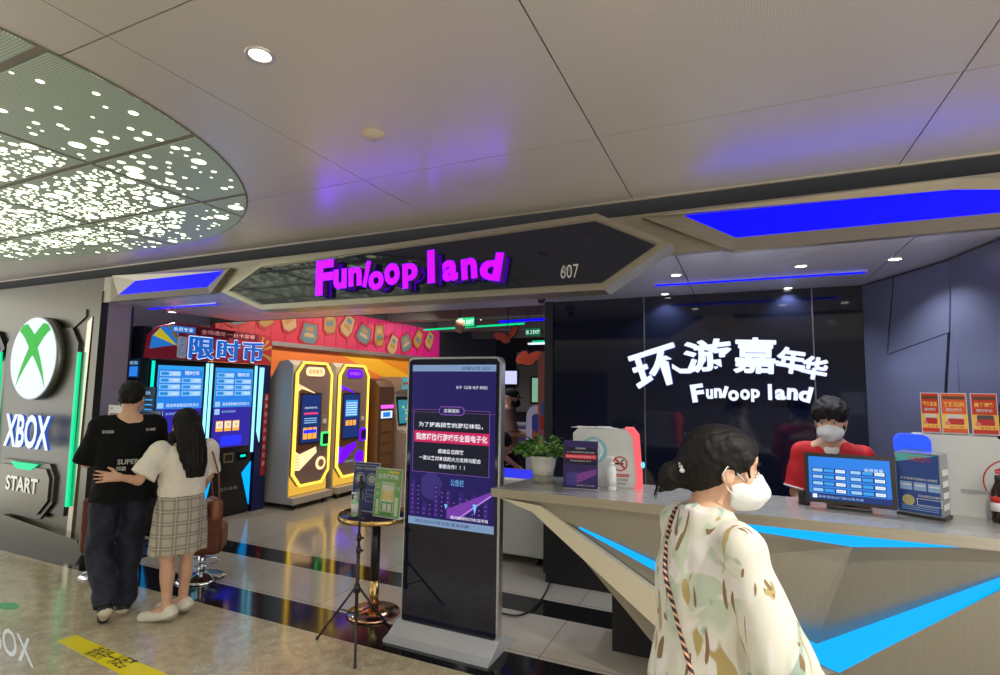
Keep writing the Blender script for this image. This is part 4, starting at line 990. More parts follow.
def info_at(pxl, pxr, pyt, pyb, Y, *a):
    p0 = on(pxl, pyb, 'y', Y); p1 = on(pxr, pyt, 'y', Y)
    info_stand((p0.x + p1.x) / 2, Y, p0.z, p1.x - p0.x, p1.z - p0.z, 0, *a)
info_at(108, 130, 405, 438, 3.36, 'cream and brown notice board on a thin pole left of the man', wht, fn_brown)
info_at(138, 158, 387, 435, 3.66, 'dark blue notice board on a thin pole right of the man', mat('notice_darkblue', (.01, .07, .14), .35), fn_blue)
info_at(139, 163, 411, 436, 3.50, 'white and navy notice board on a thin pole between the man and the girl', wht, fn_white)

# yellow floor sticker
m = MB(); ff = frZ(0, 0, .0012)
P = [on(a, b_, 'z', 0) for a, b_ in ((57, 641), (76, 635), (185, 682), (150, 690))]
m.prism([(p.x, p.y) for p in P], ff, -.001, 0, mat('floor_sticker_yellow', srgb(225, 205, 20), .35))
a = on(92, 650, 'z', 0); b_ = on(131, 665, 'z', 0); u = (b_ - a).normalized()
fs = Fr((a.x, a.y, .0016), u, Vector((-u.y, u.x, 0)))
m.text('请保持一米距离', fs, 0, -.055, (b_ - a).length, .11, mat('sticker_ink', (.02, .02, .01), .5), 0, bold=.01)
tag(m.build('floor_sticker'), 'yellow strip sticker with black Chinese characters on the beige floor', 'sticker')

# projected light painted as pale letters on the floor at the lower left
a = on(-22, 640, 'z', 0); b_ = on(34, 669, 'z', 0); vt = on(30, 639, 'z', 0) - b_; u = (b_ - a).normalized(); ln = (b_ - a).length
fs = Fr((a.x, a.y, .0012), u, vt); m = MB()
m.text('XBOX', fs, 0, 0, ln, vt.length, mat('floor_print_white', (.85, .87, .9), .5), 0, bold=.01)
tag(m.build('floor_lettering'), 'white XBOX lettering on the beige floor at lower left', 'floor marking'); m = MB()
g_ = on(9, 606, 'z', 0); m.disc(Fr((g_.x, g_.y, .0012), u, Vector((-u.y, u.x, 0))), 0, 0, .11, mat('floor_print_green', srgb(80, 170, 110), .4), 0, 0, 24, .045)  # green part of the projected light, painted on the floor
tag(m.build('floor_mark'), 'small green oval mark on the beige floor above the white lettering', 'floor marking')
# ------------------------------------------------------------------ reception counter
CY = 3.0; CT = 1.07
ct = empty('reception_counter', (.1, 3.3, 0), 'long angular steel reception counter with cyan light strips and faceted front', 'counter')
x0 = on(491, 488, 'y', CY).x; XR = 1.95
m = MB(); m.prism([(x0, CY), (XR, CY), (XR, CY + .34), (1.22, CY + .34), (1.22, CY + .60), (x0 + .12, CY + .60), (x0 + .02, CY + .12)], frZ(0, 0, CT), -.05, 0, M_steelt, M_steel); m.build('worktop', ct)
def zz(pts, y=CY + .03): return trY(pts, y)
YF = CY + .04
B = lambda *p: zz(p, YF)
# front facets: a gently folded plate system
def fold(m, P3, mm): m.add(P3, [tuple(range(len(P3)))], mm)
def p3(px, py, y): q = on(px, py, 'y', y); return (q.x, q.y, q.z)
m = MB()
# under-top facet left of the strip: from the tip down along the strut
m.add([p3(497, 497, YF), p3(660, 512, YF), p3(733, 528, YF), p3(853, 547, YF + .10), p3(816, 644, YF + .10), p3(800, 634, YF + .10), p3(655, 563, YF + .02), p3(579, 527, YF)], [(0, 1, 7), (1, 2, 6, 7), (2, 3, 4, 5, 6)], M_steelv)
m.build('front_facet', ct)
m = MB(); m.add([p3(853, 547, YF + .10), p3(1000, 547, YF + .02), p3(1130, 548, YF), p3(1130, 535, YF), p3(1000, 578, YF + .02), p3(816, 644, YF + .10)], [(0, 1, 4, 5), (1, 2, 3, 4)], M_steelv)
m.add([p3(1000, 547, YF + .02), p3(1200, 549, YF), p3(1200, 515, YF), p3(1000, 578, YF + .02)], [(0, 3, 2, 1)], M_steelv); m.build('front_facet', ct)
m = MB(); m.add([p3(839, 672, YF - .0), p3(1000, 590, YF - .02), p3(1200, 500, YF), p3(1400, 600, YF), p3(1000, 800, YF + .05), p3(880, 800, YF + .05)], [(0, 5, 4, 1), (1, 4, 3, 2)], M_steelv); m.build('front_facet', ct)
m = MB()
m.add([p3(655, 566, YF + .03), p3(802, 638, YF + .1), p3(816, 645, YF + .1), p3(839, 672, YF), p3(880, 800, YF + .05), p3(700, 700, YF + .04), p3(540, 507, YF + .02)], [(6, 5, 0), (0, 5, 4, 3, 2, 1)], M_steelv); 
m.build('front_facet', ct)
def strip_light(pts, y, back):
    m = MB(); P = trY(pts, y); m.prism(P, frY(y), -back, 0, M_cyan); return m.build('light_strip', ct)
strip_light([(655, 511), (1000, 542.5), (1130, 552), (1130, 552.5), (1000, 547.5), (853, 547), (733, 528), (656, 513)], YF - .004, .012)
strip_light([(579, 526.5), (656, 563), (700, 583), (802, 637), (815, 664), (839, 672), (836, 675), (800, 660), (656, 572)][:2] + [(659, 564), (659, 573), (579, 528.5)], YF - .004, .012)
strip_light([(659, 564), (802, 637.5), (817, 645), (1000, 578.5), (1200, 506), (1200, 499), (1000, 589), (839, 672), (822, 672), (659, 573)][0:1] + [(802, 637.5), (817, 645), (1000, 578.5), (1200, 500), (1200, 499.5), (1000, 589.5), (839, 673), (812, 660), (659, 573)], YF - .004, .012)
# the slanted strut at the left end, a folded beam
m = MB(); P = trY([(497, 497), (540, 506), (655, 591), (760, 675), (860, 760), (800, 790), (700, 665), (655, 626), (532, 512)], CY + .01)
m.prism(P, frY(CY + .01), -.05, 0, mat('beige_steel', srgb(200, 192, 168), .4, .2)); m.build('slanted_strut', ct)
# body and the dark recessed base
mdkb = mat('dark_base', (.012, .012, .013), .4)
m = MB(); m.prism([(-.30, 0), (1.2, 0), (1.2, CT - .05), (-1.16, CT - .05), (-.80, .66), (-.52, .38)], frY(CY + .20), -.36, 0, mat('counter_body', (.14, .13, .11), .4, .6)); m.build('body', ct)
q = on(614, 647, 'z', 0); q2 = on(614, 572, 'y', 3.66)
m = MB(); m.bx(-.805, 1.1, 3.60, 3.9, 0, .52, mdkb); m.build('recessed_base', ct)
m = MB(); m.prism([(-.80, .5), (-.3, .5), (-.3, 1.02), (-1.0, 1.02)], frY(3.5), -.1, 0, mdkb); m.build('inner_support', ct)

# low black block and cable behind the counter end
t = MB(); t.bx(-1.60, -.6, 4.56, 4.76, 0, .62, mat('dark_base')); tag(t.build('low_cabinet'), 'low black cabinet against the black wall behind the slanted counter end', 'cabinet')
P = [on(a, b_, 'z', .012) for a, b_ in ((552, 575), (547, 590), (535, 607), (520, 615), (505, 614), (498, 611))]
def smooth(P, n=6):
    R = []
    for i in range(len(P) - 1):
        p0 = P[max(i - 1, 0)]; p1 = P[i]; p2 = P[i + 1]; p3_ = P[min(i + 2, len(P) - 1)]
        for k in range(n):
            t = k / n; R.append(.5 * ((2 * p1) + (-p0 + p2) * t + (2 * p0 - 5 * p1 + 4 * p2 - p3_) * t * t + (-p0 + 3 * p1 - 3 * p2 + p3_) * t ** 3))
    return R + [P[-1]]
t = MB(); t.tube(smooth(P), .007, M_black, 8); tag(t.build('power_cable'), 'thin black power cable curving over the floor right of the tall screen', 'cable')

# ------------------------------------------------------------------ white pods on the counter (backs of self-order terminals)
def pod(name, x, y, w_, h_, dp, rz, label, edge, fn=None, front=1):
    t = empty(name, (x, y, CT), label, 'terminal')
    h = Vector((math.cos(rz), math.sin(rz), 0)); fr = Fr((x, y, CT), h, (0, 0, 1))
    P = rrect(0, 0, w_, h_, .045, 6); P = [(a, max(b_, .0)) for a, b_ in P]
    wm = mat('pod_white', srgb(198, 200, 198), .3)
    m = MB(); m.prism([(0, 0), (w_, 0), (w_ + .02, .03)] + [(w_ + .015, h_ - .05), (w_ - .03, h_), (.03, h_), (0, h_ - .03)], fr, -dp, 0, wm); m.build('shell', t)
    return t, fr, h
M_coral = emis('coral_edge', (1.0, .12, .14), 1.0)
px0 = on(573, 486, 'z', CT); px1 = on(634, 489, 'z', CT)
rz = math.atan2(px1.y - px0.y, px1.x - px0.x) * .6; W1 = .375
t, fr, h = pod('order_terminal', -1.0, 3.37, W1, .355, .10, rz, 'white back of a terminal with coral glowing edge and round teal sticker on the counter', M_coral)
teal = mat('sticker_ring_teal', srgb(120, 185, 190), .4); inkm = mat('print_ink', (.02, .02, .02), .5); redm = mat('print_red', srgb(190, 40, 30), .4)
m = MB(); m.prism([(W1 + .005, .0), (W1 + .05, .0), (W1 + .055, .03), (W1 + .035, .32), (W1 + .0, .365), (W1 - .05, .365), (W1 - .03, .352), (W1 + .0, .31), (W1 + .018, .04)], fr, -.15, .004, M_coral); m.build('glowing_edge', t)
m = MB(); m.prism([(.0, -.1), (.16, -.1), (.16, -.0), (.0, -.0)], Fr(fr.pt(W1 + .052, 0, 0), -fr.n, (0, 0, 1)), 0, 0, M_matte) if 0 else m.rect(Fr(fr.pt(W1 + .056, .045, -.015), -fr.n, (0, 0, 1)), 0, 0, .10, .22, M_glassblk, .002, .002); m.ell(fr.pt(W1 + .058, .14, -.03), (.012, .012, .02), emis('dot_cyan', (.1, .6, 1), 1.6), 12, 8); m.build('side_screen', t)
m = MB(); m.disc(fr, .13, .22, .085, teal, .001); m.ring(fr, .13, .22, .066, .004, wht, .0015); m.disc(fr, .13, .22, .06, mat('sticker_face', srgb(215, 222, 220), .4), .0018); m.disc(fr, .13, .22, .03, teal, .0022); m.ring(fr, .13, .22, .045, .006, teal, .0022)
m.text('安全放心', fr, .085, .285, .09, .012, wht, .0025); m.build('round_sticker', t)
m = MB(); m.rect(fr, .225, .005, .14, .21, wht, .002, .001); cx_, cy_, r_ = .295, .145, .046
m.ring(fr, cx_, cy_, r_, .008, redm, .003); m.rect(fr, cx_ - .03, cy_ - .006, .05, .012, inkm, .0026); m.prism([(cx_ + .0, cy_ + .01), (cx_ + .02, cy_ + .03), (cx_ + .025, cy_ + .025), (cx_ + .01, cy_ + .008)], fr, .002, .0026, inkm)
m.prism([(cx_ - .036, cy_ + .028), (cx_ - .028, cy_ + .036), (cx_ + .036, cy_ - .028), (cx_ + .028, cy_ - .036)], fr, .003, .0034, redm)
m.rect(fr, .24, .065, .11, .018, redm, .003); m.text('NO SMOKING', fr, .245, .069, .10, .010, wht, .0034); m.text('禁止吸烟', fr, .25, .04, .09, .014, inkm, .003); m.text('违者罚款', fr, .26, .02, .07, .010, inkm, .003)
m.build('no_smoking_notice', t)
q = MB(); fp = Fr(fr.pt(-.02, .357, -.05), fr.u, -fr.n)
P_ = [(0, 0), (.06, -.02), (.14, .01), (.22, -.015), (.30, .0), (.29, .035), (.2, .045), (.1, .035), (.02, .04)]
q.prism(P_, fp, 0, .003, M_paper); q.prism([(a * .8 + .03, b_ * .8 - .002) for a, b_ in P_], fp, .003, .008, M_paper); q.prism([(.18, .0), (.26, .01), (.24, .03), (.17, .03)], fp, .008, .012, mat('paper_shade', (.6, .62, .65), .6))
tag(q.build('folded_papers'), 'crumpled white papers lying on top of the white terminal with coral edge', 'paper')
# big white terminal at right
t, fr, h = pod('order_terminal', .80, 3.50, .38, .40, .12, -.10, 'wide white terminal back with blue glowing corner at the right end of the counter', M_coral)
m = MB(); m.prism(rrect(-.06, .28, .15, .115, .04), fr, -.10, .012, emis('corner_blue', (.02, .08, 1.0), 1.2)); m.prism(rrect(-.04, .28, .10, .04, .01), fr, .012, .016, mat('blue_print', (.1, .2, .5), .3)); m.build('glowing_corner', t)
m = MB(); m.text('会', fr, .33, .20, .07, .06, redm, .003, bold=.03); m.text('店', fr, .41, .20, .07, .06, redm, .003, bold=.03); m.text('有礼', fr, .34, .12, .13, .06, redm, .003, bold=.03); m.ring(fr, .40, .18, .115, .006, redm, .002); m.build('red_stamp', t)
m = MB(); m.rect(fr, .20, .115, .12, .018, mat('pod_grey', (.35, .35, .36), .4), .004, .004); m.build('paper_slot', t)
# three red menu cards on the terminal
red = mat('card_red', srgb(205, 50, 28), .45); cream = mat('card_cream_y', srgb(240, 190, 90), .45); orr = mat('card_orange', srgb(225, 90, 30), .45)
def fn_menu(k):
    def f(m, fr, w, h, d):
        m.rect(fr, 0, h * .12, w, h * .36, cream, d); m.rect(fr, w * .08, h * .84, w * .84, h * .08, mat('card_brown', (.12, .05, .02), .5), d); m.text(('霸王盲盒', '烤肠热狗', '美食套餐')[k], fr, w * .12, h * .66, w * .76, h * .12, cream, d, bold=.03); m.text('限时特价', fr, w * .2, h * .54, w * .6, h * .08, wht, d, bold=.02)
        m.prism(rrect(w * .2, h * .27, w * .62, h * .20, w * .06), fr, d, d + .001, wht if k < 2 else mat('card_ink', (.08, .06, .06), .5)); m.prism(rrect(w * .24, h * .22, w * .6, h * .15, w * .05), fr, d + .001, d + .002, mat('card_redlight', srgb(190, 40, 40), .4)); m.disc(fr, w * .22, h * .25, w * .11, mat('card_pink', srgb(220, 130, 110), .4), d + .003)
        m.text(('¥19.9', '¥9.9起', '¥29.9')[k], fr, w * .3, h * .13, w * .55, h * .06, redm, d + .001)
    return f
tpos = CT + .402
for k, (pxc, w_, lab, dx) in enumerate(((936, .105, 'narrow red menu card, leftmost of the three on the white terminal', 0), (961, .13, 'orange-red menu card, middle one of the three on the white terminal', 0), (996, .125, 'red and yellow menu card, rightmost of the three on the white terminal', 0))):
    c_ = fr.pt((.103, .202, .322)[k], .395, -.05)
    easel('menu_card', lab, c_.x, c_.y, (.078, .108, .105)[k], .21, -.10 + (-.12, .04, .0)[k], red if k != 1 else orr, fn_menu(k), .04, tpos, 'menu card')

# ------------------------------------------------------------------ monitor, box and small things
t = empty('touch_monitor', (.50, 3.46, CT), 'black touch monitor with blue price list on the counter, in front of the cashier', 'monitor')
mz_ = -.10; u = Vector((math.cos(mz_), math.sin(mz_), 0)); nrm = Vector((math.sin(mz_), -math.cos(mz_), 0)); v = (Vector((0, 0, 1)) - nrm * .22).normalized()
fr = Fr(Vector((.295, 3.34, CT + .030)), u, v); MW, MH = .40, .258
m = MB(); m.prism(rrect(0, 0, MW, MH, .008), fr, -.025, 0, M_black); m.build('casing', t)
m = MB(); m.rect(fr, .020, .018, MW - .04, MH - .038, M_scrblue, .002); fz_ = Fr(fr.pt(0, 0, .002), fr.u, fr.v)
m.text('会员充值', fz_, .27, .175, .08, .018, M_scrwhite, .002)
for c_ in range(2):
    for r in range(4):
        xx, yy = .035 + c_ * .17, .155 - r * .034
        if c_ == 1: yy -= .0
        m.rect(fz_, xx, yy, .155, .024, M_scrnavy, .001); m.rect(fz_, xx + .004, yy + .004, .045, .016, M_scrpale, .0015); m.rect(fz_, xx + .055, yy + .004, .045, .016, M_scrcyan, .0015); m.rect(fz_, xx + .108, yy + .004, .042, .016, M_scrwhite, .0015); m.text('%d币' % (60 + 40 * r), fz_, xx + .112, yy + .007, .034, .010, M_scrblue, .002)
m.rect(fz_, .02, .018, MW - .04, .03, M_scrnavy, .001); m.text('具体活动以门店公告为准', fz_, .06, .025, .2, .013, M_scrpale, .0015); m.rect(fz_, .035, .023, .02, .02, M_scrwhite, .0015)
m.build('display', t)
m = MB(); c_ = fr.pt(MW / 2, .05, -.05); m.box((c_.x, c_.y + .03, CT + .01), (.20, .16, .018), M_black, mz_, .006); m.box((c_.x, c_.y + .02, CT + .06), (.06, .04, .09), M_black, mz_, .006); m.build('stand', t)
# printed display box
t = empty('display_box', (.85, 3.36, CT), 'printed blue and silver upright display box on the counter right of the monitor', 'box')
bxm = mat('box_blue', srgb(30, 62, 130), .35); bxs = mat('box_silver', srgb(150, 155, 160), .25, .5)
rzb = -.50; u = Vector((math.cos(rzb), math.sin(rzb), 0)); fr = Fr(Vector((.705, 3.37, CT + .015)), u, (0, 0, 1)); BW, BH, BD = .185, .30, .12
m = MB(); m.prism([(0, 0), (BW, 0), (BW, BH), (0, BH)], fr, -BD, 0, bxs); m.build('carton', t)
m = MB(); m.prism(rrect(-.0, -.015, BW + .01, .015, .005), fr, -BD - .0, .012, M_black); m.build('tray', t)
m = MB(); m.rect(fr, .006, .006, BW - .012, BH - .012, bxm, .001); m.prism([(.006, BH - .05), (BW * .9, BH - .01), (.006, BH - .006)], fr, .001, .0015, mat('box_teal', srgb(80, 170, 170), .3)); m.text('活动来袭', fr, .06, BH - .045, .09, .028, redm, .002, bold=.03)
m.text('关于游戏币使用的公告通知', fr, .02, .165, .15, .012, wht, .002)
for k in range(3): m.rect(fr, .018 + k * .057, .115, .05, .04, mat('box_pale', srgb(130, 160, 200), .4), .0016); m.rect(fr, .022 + k * .057, .137, .042, .006, wht, .002)
m.disc(fr, .05, .065, .026, mat('box_gold', srgb(170, 160, 110), .3), .002); m.text('扫码领取会员福利', fr, .09, .085, .09, .012, wht, .002); m.frame([(.085, .045), (.185, .045), (.185, .078), (.085, .078)], fr, .002, .001, .002, wht)
for k in range(3): m.rect(fr, .02, .02 + k * .009, .15, .003, mat('box_pale'), .002)
m.build('front_print', t)
m = MB(); fs_ = Fr(fr.pt(BW, 0, 0), -fr.n, (0, 0, 1)); 
for k in range(4): m.rect(fs_, .02, .03 + k * .055, .09, .03, wht, .001)
m.build('side_print', t)
# small black reader
q = on(803, 503, 'z', CT)
m = MB(); m.box((q.x + .005, q.y - .02, CT + .034), (.055, .055, .068), M_black, -.1, .004); m.box((q.x + .005, q.y - .03, CT + .069), (.045, .03, .006), M_glassblk, -.1, .002); tag(m.build('scan_box'), 'small black cube scanner on the counter left of the monitor', 'scanner')
# drink bottle at right edge
q = on(1001, 522, 'z', CT); bxp = q.x - .005; byp = q.y - .02
t = empty('drink_bottle', (bxp, byp, CT), 'dark drink bottle with red label and black cap at the right edge of the counter', 'bottle')
cola = mat('dark_drink', (.02, .006, .004), .08)
prof = [(0, 0), (.030, 0), (.035, .008), (.033, .03), (.034, .05), (.034, .125), (.030, .15), (.016, .185), (.0135, .20), (0, .20)]
MB().lathe(prof, (bxp, byp, CT), cola, 28).build('bottle_body', t)
MB().cyl((bxp, byp, CT + .055), (bxp, byp, CT + .12), .0348, M_white, seg=28).build('white_label', t)
MB().cyl((bxp, byp, CT + .095), (bxp, byp, CT + .125), .0352, redm, seg=28).build('red_label', t)
MB().cyl((bxp, byp, CT + .197), (bxp, byp, CT + .222), .015, M_black, seg=20).build('cap', t)
# sanitizer pump
q = on(612, 490, 'z', CT); pump_bottle('sanitizer_bottle', q.x, q.y, CT, .026, .20, 'white sanitizer pump bottle on the counter beside the poster stand', mat('pump_clear', (.75, .78, .78), .15))
# poster stand
def fn_mini(m, fr, w, h, d):
    m.rect(fr, 0, 0, w, h, mat('mini_purple', (.035, .02, .12), .3), d); m.text('店铺通知', fr, w * .35, h * .82, w * .3, h * .04, wht, d + .001)
    m.rect(fr, w * .05, h * .50, w * .9, h * .35, mat('mini_dark', (.01, .01, .03), .3), d + .0005); m.rect(fr, w * .05, h * .62, w * .9, h * .09, mat('mini_red', srgb(180, 20, 50), .3, emit=srgb(180, 20, 50), es=.3), d + .001); m.text('我店将执行游戏币全面电子化', fr, w * .08, h * .64, w * .84, h * .05, wht, d + .002)
    m.text('为了提高顾客的游玩体验', fr, w * .1, h * .74, w * .8, h * .035, wht, d + .002); m.text('感谢各位顾客的支持', fr, w * .2, h * .56, w * .6, h * .03, wht, d + .002)
    m.prism([(w * .4, h * .1), (w * .95, h * .3), (w * .95, h * .42), (w * .4, h * .3)], fr, d, d + .001, mat('mini_violet', (.2, .05, .3), .4)); m.prism([(w * .1, h * .06), (w * .4, h * .06), (w * .4, h * .35), (w * .1, h * .30)], fr, d, d + .001, mat('mini_indigo', (.06, .05, .25), .4)); m.text('最终解释权归本店所有', fr, w * .4, h * .05, w * .5, h * .03, wht, d + .002)
a = on(563, 488, 'z', CT); b_ = on(598, 490, 'z', CT)
easel('poster_stand', 'small purple notice in a white-framed acrylic stand on the counter beside the plant', (a.x + b_.x) / 2, (a.y + b_.y) / 2, (b_ - a).length, .285, math.atan2(b_.y - a.y, b_.x - a.x) * .7, wht, fn_mini, .06, CT, 'sign')
# small papers on the counter
a = on(716, 495, 'z', CT); m = MB(); m.box((a.x, a.y, CT + .0015), (.11, .07, .002), M_paper, .2); m.box((a.x - .0, a.y, CT + .003), (.06, .02, .001), redm, .2); tag(m.build('price_card'), 'small white and red card lying flat on the counter behind the woman', 'card')

# ------------------------------------------------------------------ potted plant on the counter
q = Vector((-1.20, 3.36, CT))
t = empty('potted_plant', q, 'leafy green plant in a white ribbed pot at the left end of the counter', 'plant')
MB().lathe([(0, 0), (.062, 0), (.066, .01), (.068, .05), (0, .05)], q, mat('saucer_glass', (.25, .24, .18), .1)).build('saucer', t)
m = MB(); prof = [(.0, .045), (.066, .045), (.078, .10), (.088, .155), (.094, .158), (.094, .172), (.082, .172), (.078, .15), (0, .15)]
seg = 48; V = []
for i in range(seg):
    a = 2 * PI * i / seg; rb = 1 + .02 * math.cos(a * 12)
    for r, z in prof: V.append((q.x + r * rb * math.cos(a), q.y + r * rb * math.sin(a), q.z + z))
n = len(prof); m.add(V, [(i * n + j, ((i + 1) % seg) * n + j, ((i + 1) % seg) * n + j + 1, i * n + j + 1) for i in range(seg) for j in range(n - 1)], mat('pot_white', srgb(205, 205, 195), .35), True); m.build('pot', t)
MB().lathe([(0, .16), (.078, .158)], q, mat('soil', (.03, .02, .012), .9)).build('soil', t)
lm = [mat('leaf_a', srgb(88, 135, 48), .35), mat('leaf_b', srgb(52, 100, 38), .35), mat('leaf_c', srgb(135, 178, 75), .35)]
m = MB(); rp_ = random.Random(11); stems = MB()
for k in range(300):
    a = rp_.uniform(0, 2 * PI); r = .165 * math.sqrt(rp_.random()); z = .19 + rp_.random() * .13 * (1 - (r / .18) ** 2) - .01
    c_ = Vector((q.x + r * math.cos(a), q.y + r * math.sin(a), q.z + z)); d = Vector((math.cos(a), math.sin(a), rp_.uniform(-.3, .8))).normalized()
    s_ = d.cross(Vector((0, 0, 1))).normalized(); s_ = (s_ + d.cross(s_) * rp_.uniform(-.6, .6)).normalized(); L_ = rp_.uniform(.035, .06); Wd = L_ * .30; nn = s_.cross(d)
    V = [c_, c_ + d * L_ * .35 + s_ * Wd + nn * .004, c_ + d * L_ * .7 + s_ * Wd * .7, c_ + d * L_ - nn * .008, c_ + d * L_ * .7 - s_ * Wd * .7, c_ + d * L_ * .35 - s_ * Wd + nn * .004, c_ + d * L_ * .5 - nn * .003]
    m.add(V, [(0, 1, 6), (1, 2, 6), (2, 3, 6), (3, 4, 6), (4, 5, 6), (5, 0, 6)], lm[k % 3], True)
    if k % 4 == 0: stems.tube([Vector((q.x + r * .3 * math.cos(a), q.y + r * .3 * math.sin(a), q.z + .155)), c_], .002, lm[1], 5)
m.build('leaves', t); stems.build('stems', t)
# ------------------------------------------------------------------ deep inside the shop
def hang_rod(m, x, y, z, top=3.3): m.cyl((x, y, z), (x, y, top), .004, M_matte, seg=6)
def exit_sign(px, py, Y, w_, label, glow):
    q = on(px, py, 'y', Y); t = empty('exit_sign', (q.x, Y, q.z), label, 'sign')
    MB().bx(q.x - w_ / 2, q.x + w_ / 2, Y, Y + .04, q.z - w_ * .25, q.z + w_ * .25, M_black).build('case', t)
    fr = frY(Y - .001, q.z, q.x); m = MB(); m.rect(fr, -w_ * .47, -w_ * .22, w_ * .94, w_ * .44, glow, .002)
    if w_ > .0: m.text('EXIT', fr, w_ * .02, -w_ * .10, w_ * .40, w_ * .2, mat('exit_print', (.5, .8, .6), .5, emit=(.7, 1, .8), es=1), .004); m.text('出口', fr, -w_ * .42, -w_ * .12, w_ * .36, w_ * .24, mat('exit_print'), .004)
    m.build('face', t)
    for s_ in (-1, 1): m = MB(); hang_rod(m, q.x + s_ * w_ * .4, Y + .02, q.z + w_ * .25); m.build('rod', t)
gl = emis('exit_green', (.02, .55, .22), 1.2); gd = emis('exit_dark', (.01, .12, .06), 1)
exit_sign(466, 322, 7.0, .30, 'bright green exit sign hanging from the dark ceiling, above the tall screen', gl)
exit_sign(533, 332, 8.0, .28, 'dark green exit sign hanging left of the black wall edge', gd)
orb = mat('butterfly_orange', srgb(220, 80, 40), .5); dkv = mat('butterfly_edge', (.03, .01, .08), .5)
def butterfly(px, py, Y, s_, label, lobes):
    q = on(px, py, 'y', Y); fr = Fr((q.x, Y, q.z), (1, 0, 0), (0, 0, 1)); t = empty('hanging_butterfly', (q.x, Y, q.z), label, 'decoration')
    m = MB(); m2 = MB()
    for i, (x, y, rx, ry, a) in enumerate(lobes):
        m.disc(fr, x * s_, y * s_, rx * s_ * 1.18, dkv, 0, .02, 22, ry * s_ * 1.25, a); m2.disc(fr, x * s_, y * s_, rx * s_, orb, .004 + i * .0005, .003, 22, ry * s_, a)
    m.build('outline_board', t); m2.build('wings', t); m = MB(); hang_rod(m, q.x, Y + .01, q.z + .1); m.build('string', t)
butterfly(507, 336, 6.2, .3, 'orange butterfly cut-out with dark edge, the upper one hanging inside the shop', [(-.30, .0, .34, .17, -.15), (.28, .16, .30, .14, .95), (-.05, -.18, .2, .13, 0)])
butterfly(529, 358, 6.6, .34, 'orange and purple butterfly cut-out, the lower one beside the terracotta panel', [(-.28, .02, .3, .2, .8), (.22, .05, .36, .18, .35), (-.0, -.16, .26, .12, .1)])
q = on(460, 326, 'y', 6.4); t = empty('hanging_lamp', (q.x, 6.4, q.z), 'small round peach coloured hanging lamp above the tall screen', 'lamp')  # balloon-like ball hung from the ceiling
MB().ell((q.x, 6.4, q.z), (.07, .07, .10), mat('peach_lamp', srgb(200, 150, 120), .5), 16, 10).build('shade', t); m = MB(); hang_rod(m, q.x, 6.4, q.z + .08); m.build('cord', t)
# coloured line lights and dark ducts under the ceiling
for i, (x0, y0, x1, y1, z, mm, lb) in enumerate(((-6.0, 9.4, -3.6, 9.0, 2.85, M_green, 'green line light under the dark shop ceiling near the end of the pink frieze'), (-4.2, 11.0, -1.9, 10.6, 2.7, M_green, 'green line light farthest back under the shop ceiling'), (-3.6, 7.9, -1.8, 7.7, 2.75, M_blue, 'blue line light under the dark shop ceiling near the exit sign'), (-3.4, 8.7, -1.9, 8.6, 2.45, M_wlight, 'white line light deep in the shop'), (-4.8, 5.35, -1.8, 5.3, 2.95, M_blue, 'long blue line light just behind the entrance header'))):
    t = empty('line_light', ((x0 + x1) / 2, (y0 + y1) / 2, z), lb, 'ceiling light'); a = Vector((x0, y0, z)); b_ = Vector((x1, y1, z))
    m = MB(); m.tube([a, b_], .018, mm, 8); m.build('tube', t)
    for k in (.1, .9): p_ = a.lerp(b_, k); m = MB(); m.cyl(p_, (p_.x, p_.y, 3.3), .004, M_matte, seg=6); m.build('hanger', t)
mduct = mat('duct_grey', (.13, .15, .16), .4, .5)
for i, (x, y0, y1, r, lb) in enumerate(((-2.0, 5.1, 8.9, .13, 'long dark round air duct under the shop ceiling'),)):
    m = MB(); m.cyl((x, y0, 3.15), (x, y1, 3.15), r, mduct, seg=20); tag(m.build('air_duct'), lb, 'duct')
for i, (x, y) in enumerate(((-3.4, 6.4), (-2.4, 9.2), (-4.6, 12.0))):
    t = empty('track_spotlight', (x, y, 3.3), ['small ceiling spotlight deep in the shop above the seated player', 'small ceiling spotlight deep in the shop near the white line light', 'small ceiling spotlight at the rear wall'][i], 'ceiling light')
    MB().cyl((x, y, 3.1), (x, y, 3.3), .03, M_black, seg=12).build('lamp_head', t); m = MB(); m.disc(Fr((x, y, 3.1), (1, 0, 0), (0, -1, 0)), 0, 0, .026, M_lampw, .001); m.build('lamp_lens', t)
    lamp('spot_bulb', 'SPOT', (0, 0, -.21), 70, (1, .9, .8), .03, (0, 0, 0), 2.4, parent=t)
# screen on the rear wall, and its bright doorway made as a glowing panel
def rear(px0, py0, px1, py1, Y, mm, name, label, cat, th=.05, inner=None):
    a = on(px0, py1, 'y', Y); b_ = on(px1, py0, 'y', Y); t = empty(name, ((a.x + b_.x) / 2, Y, a.z), label, cat)
    MB().bx(a.x - .05, b_.x + .05, Y, Y + th, a.z - .05, b_.z + .05, M_black).build('case', t); m = MB(); m.rect(frY(Y), a.x, a.z, b_.x - a.x, b_.z - a.z, mm, .004)
    if inner: inner(m, a, b_, Y)
    m.build('screen', t)
rear(502, 371, 517, 384, 14.2, emis('screen_lilac', (.55, .55, .85), 1.1), 'wall_screen', 'pale lilac glowing screen on the rear wall above the person in the cap', 'screen')
rear(532, 378, 538, 402, 14.2, emis('doorway_green', (.22, .45, .30), .8), 'wall_screen', 'dim greenish lit panel on the rear wall right of the lilac screen', 'screen')
a = on(517, 380, 'y', 14.3); 
struct(MB().bx(a.x, -1.7, 14.25, 14.3, 1.0, 2.7, mat('rear_grey', (.16, .16, .17), .6)).build('trim_8'))
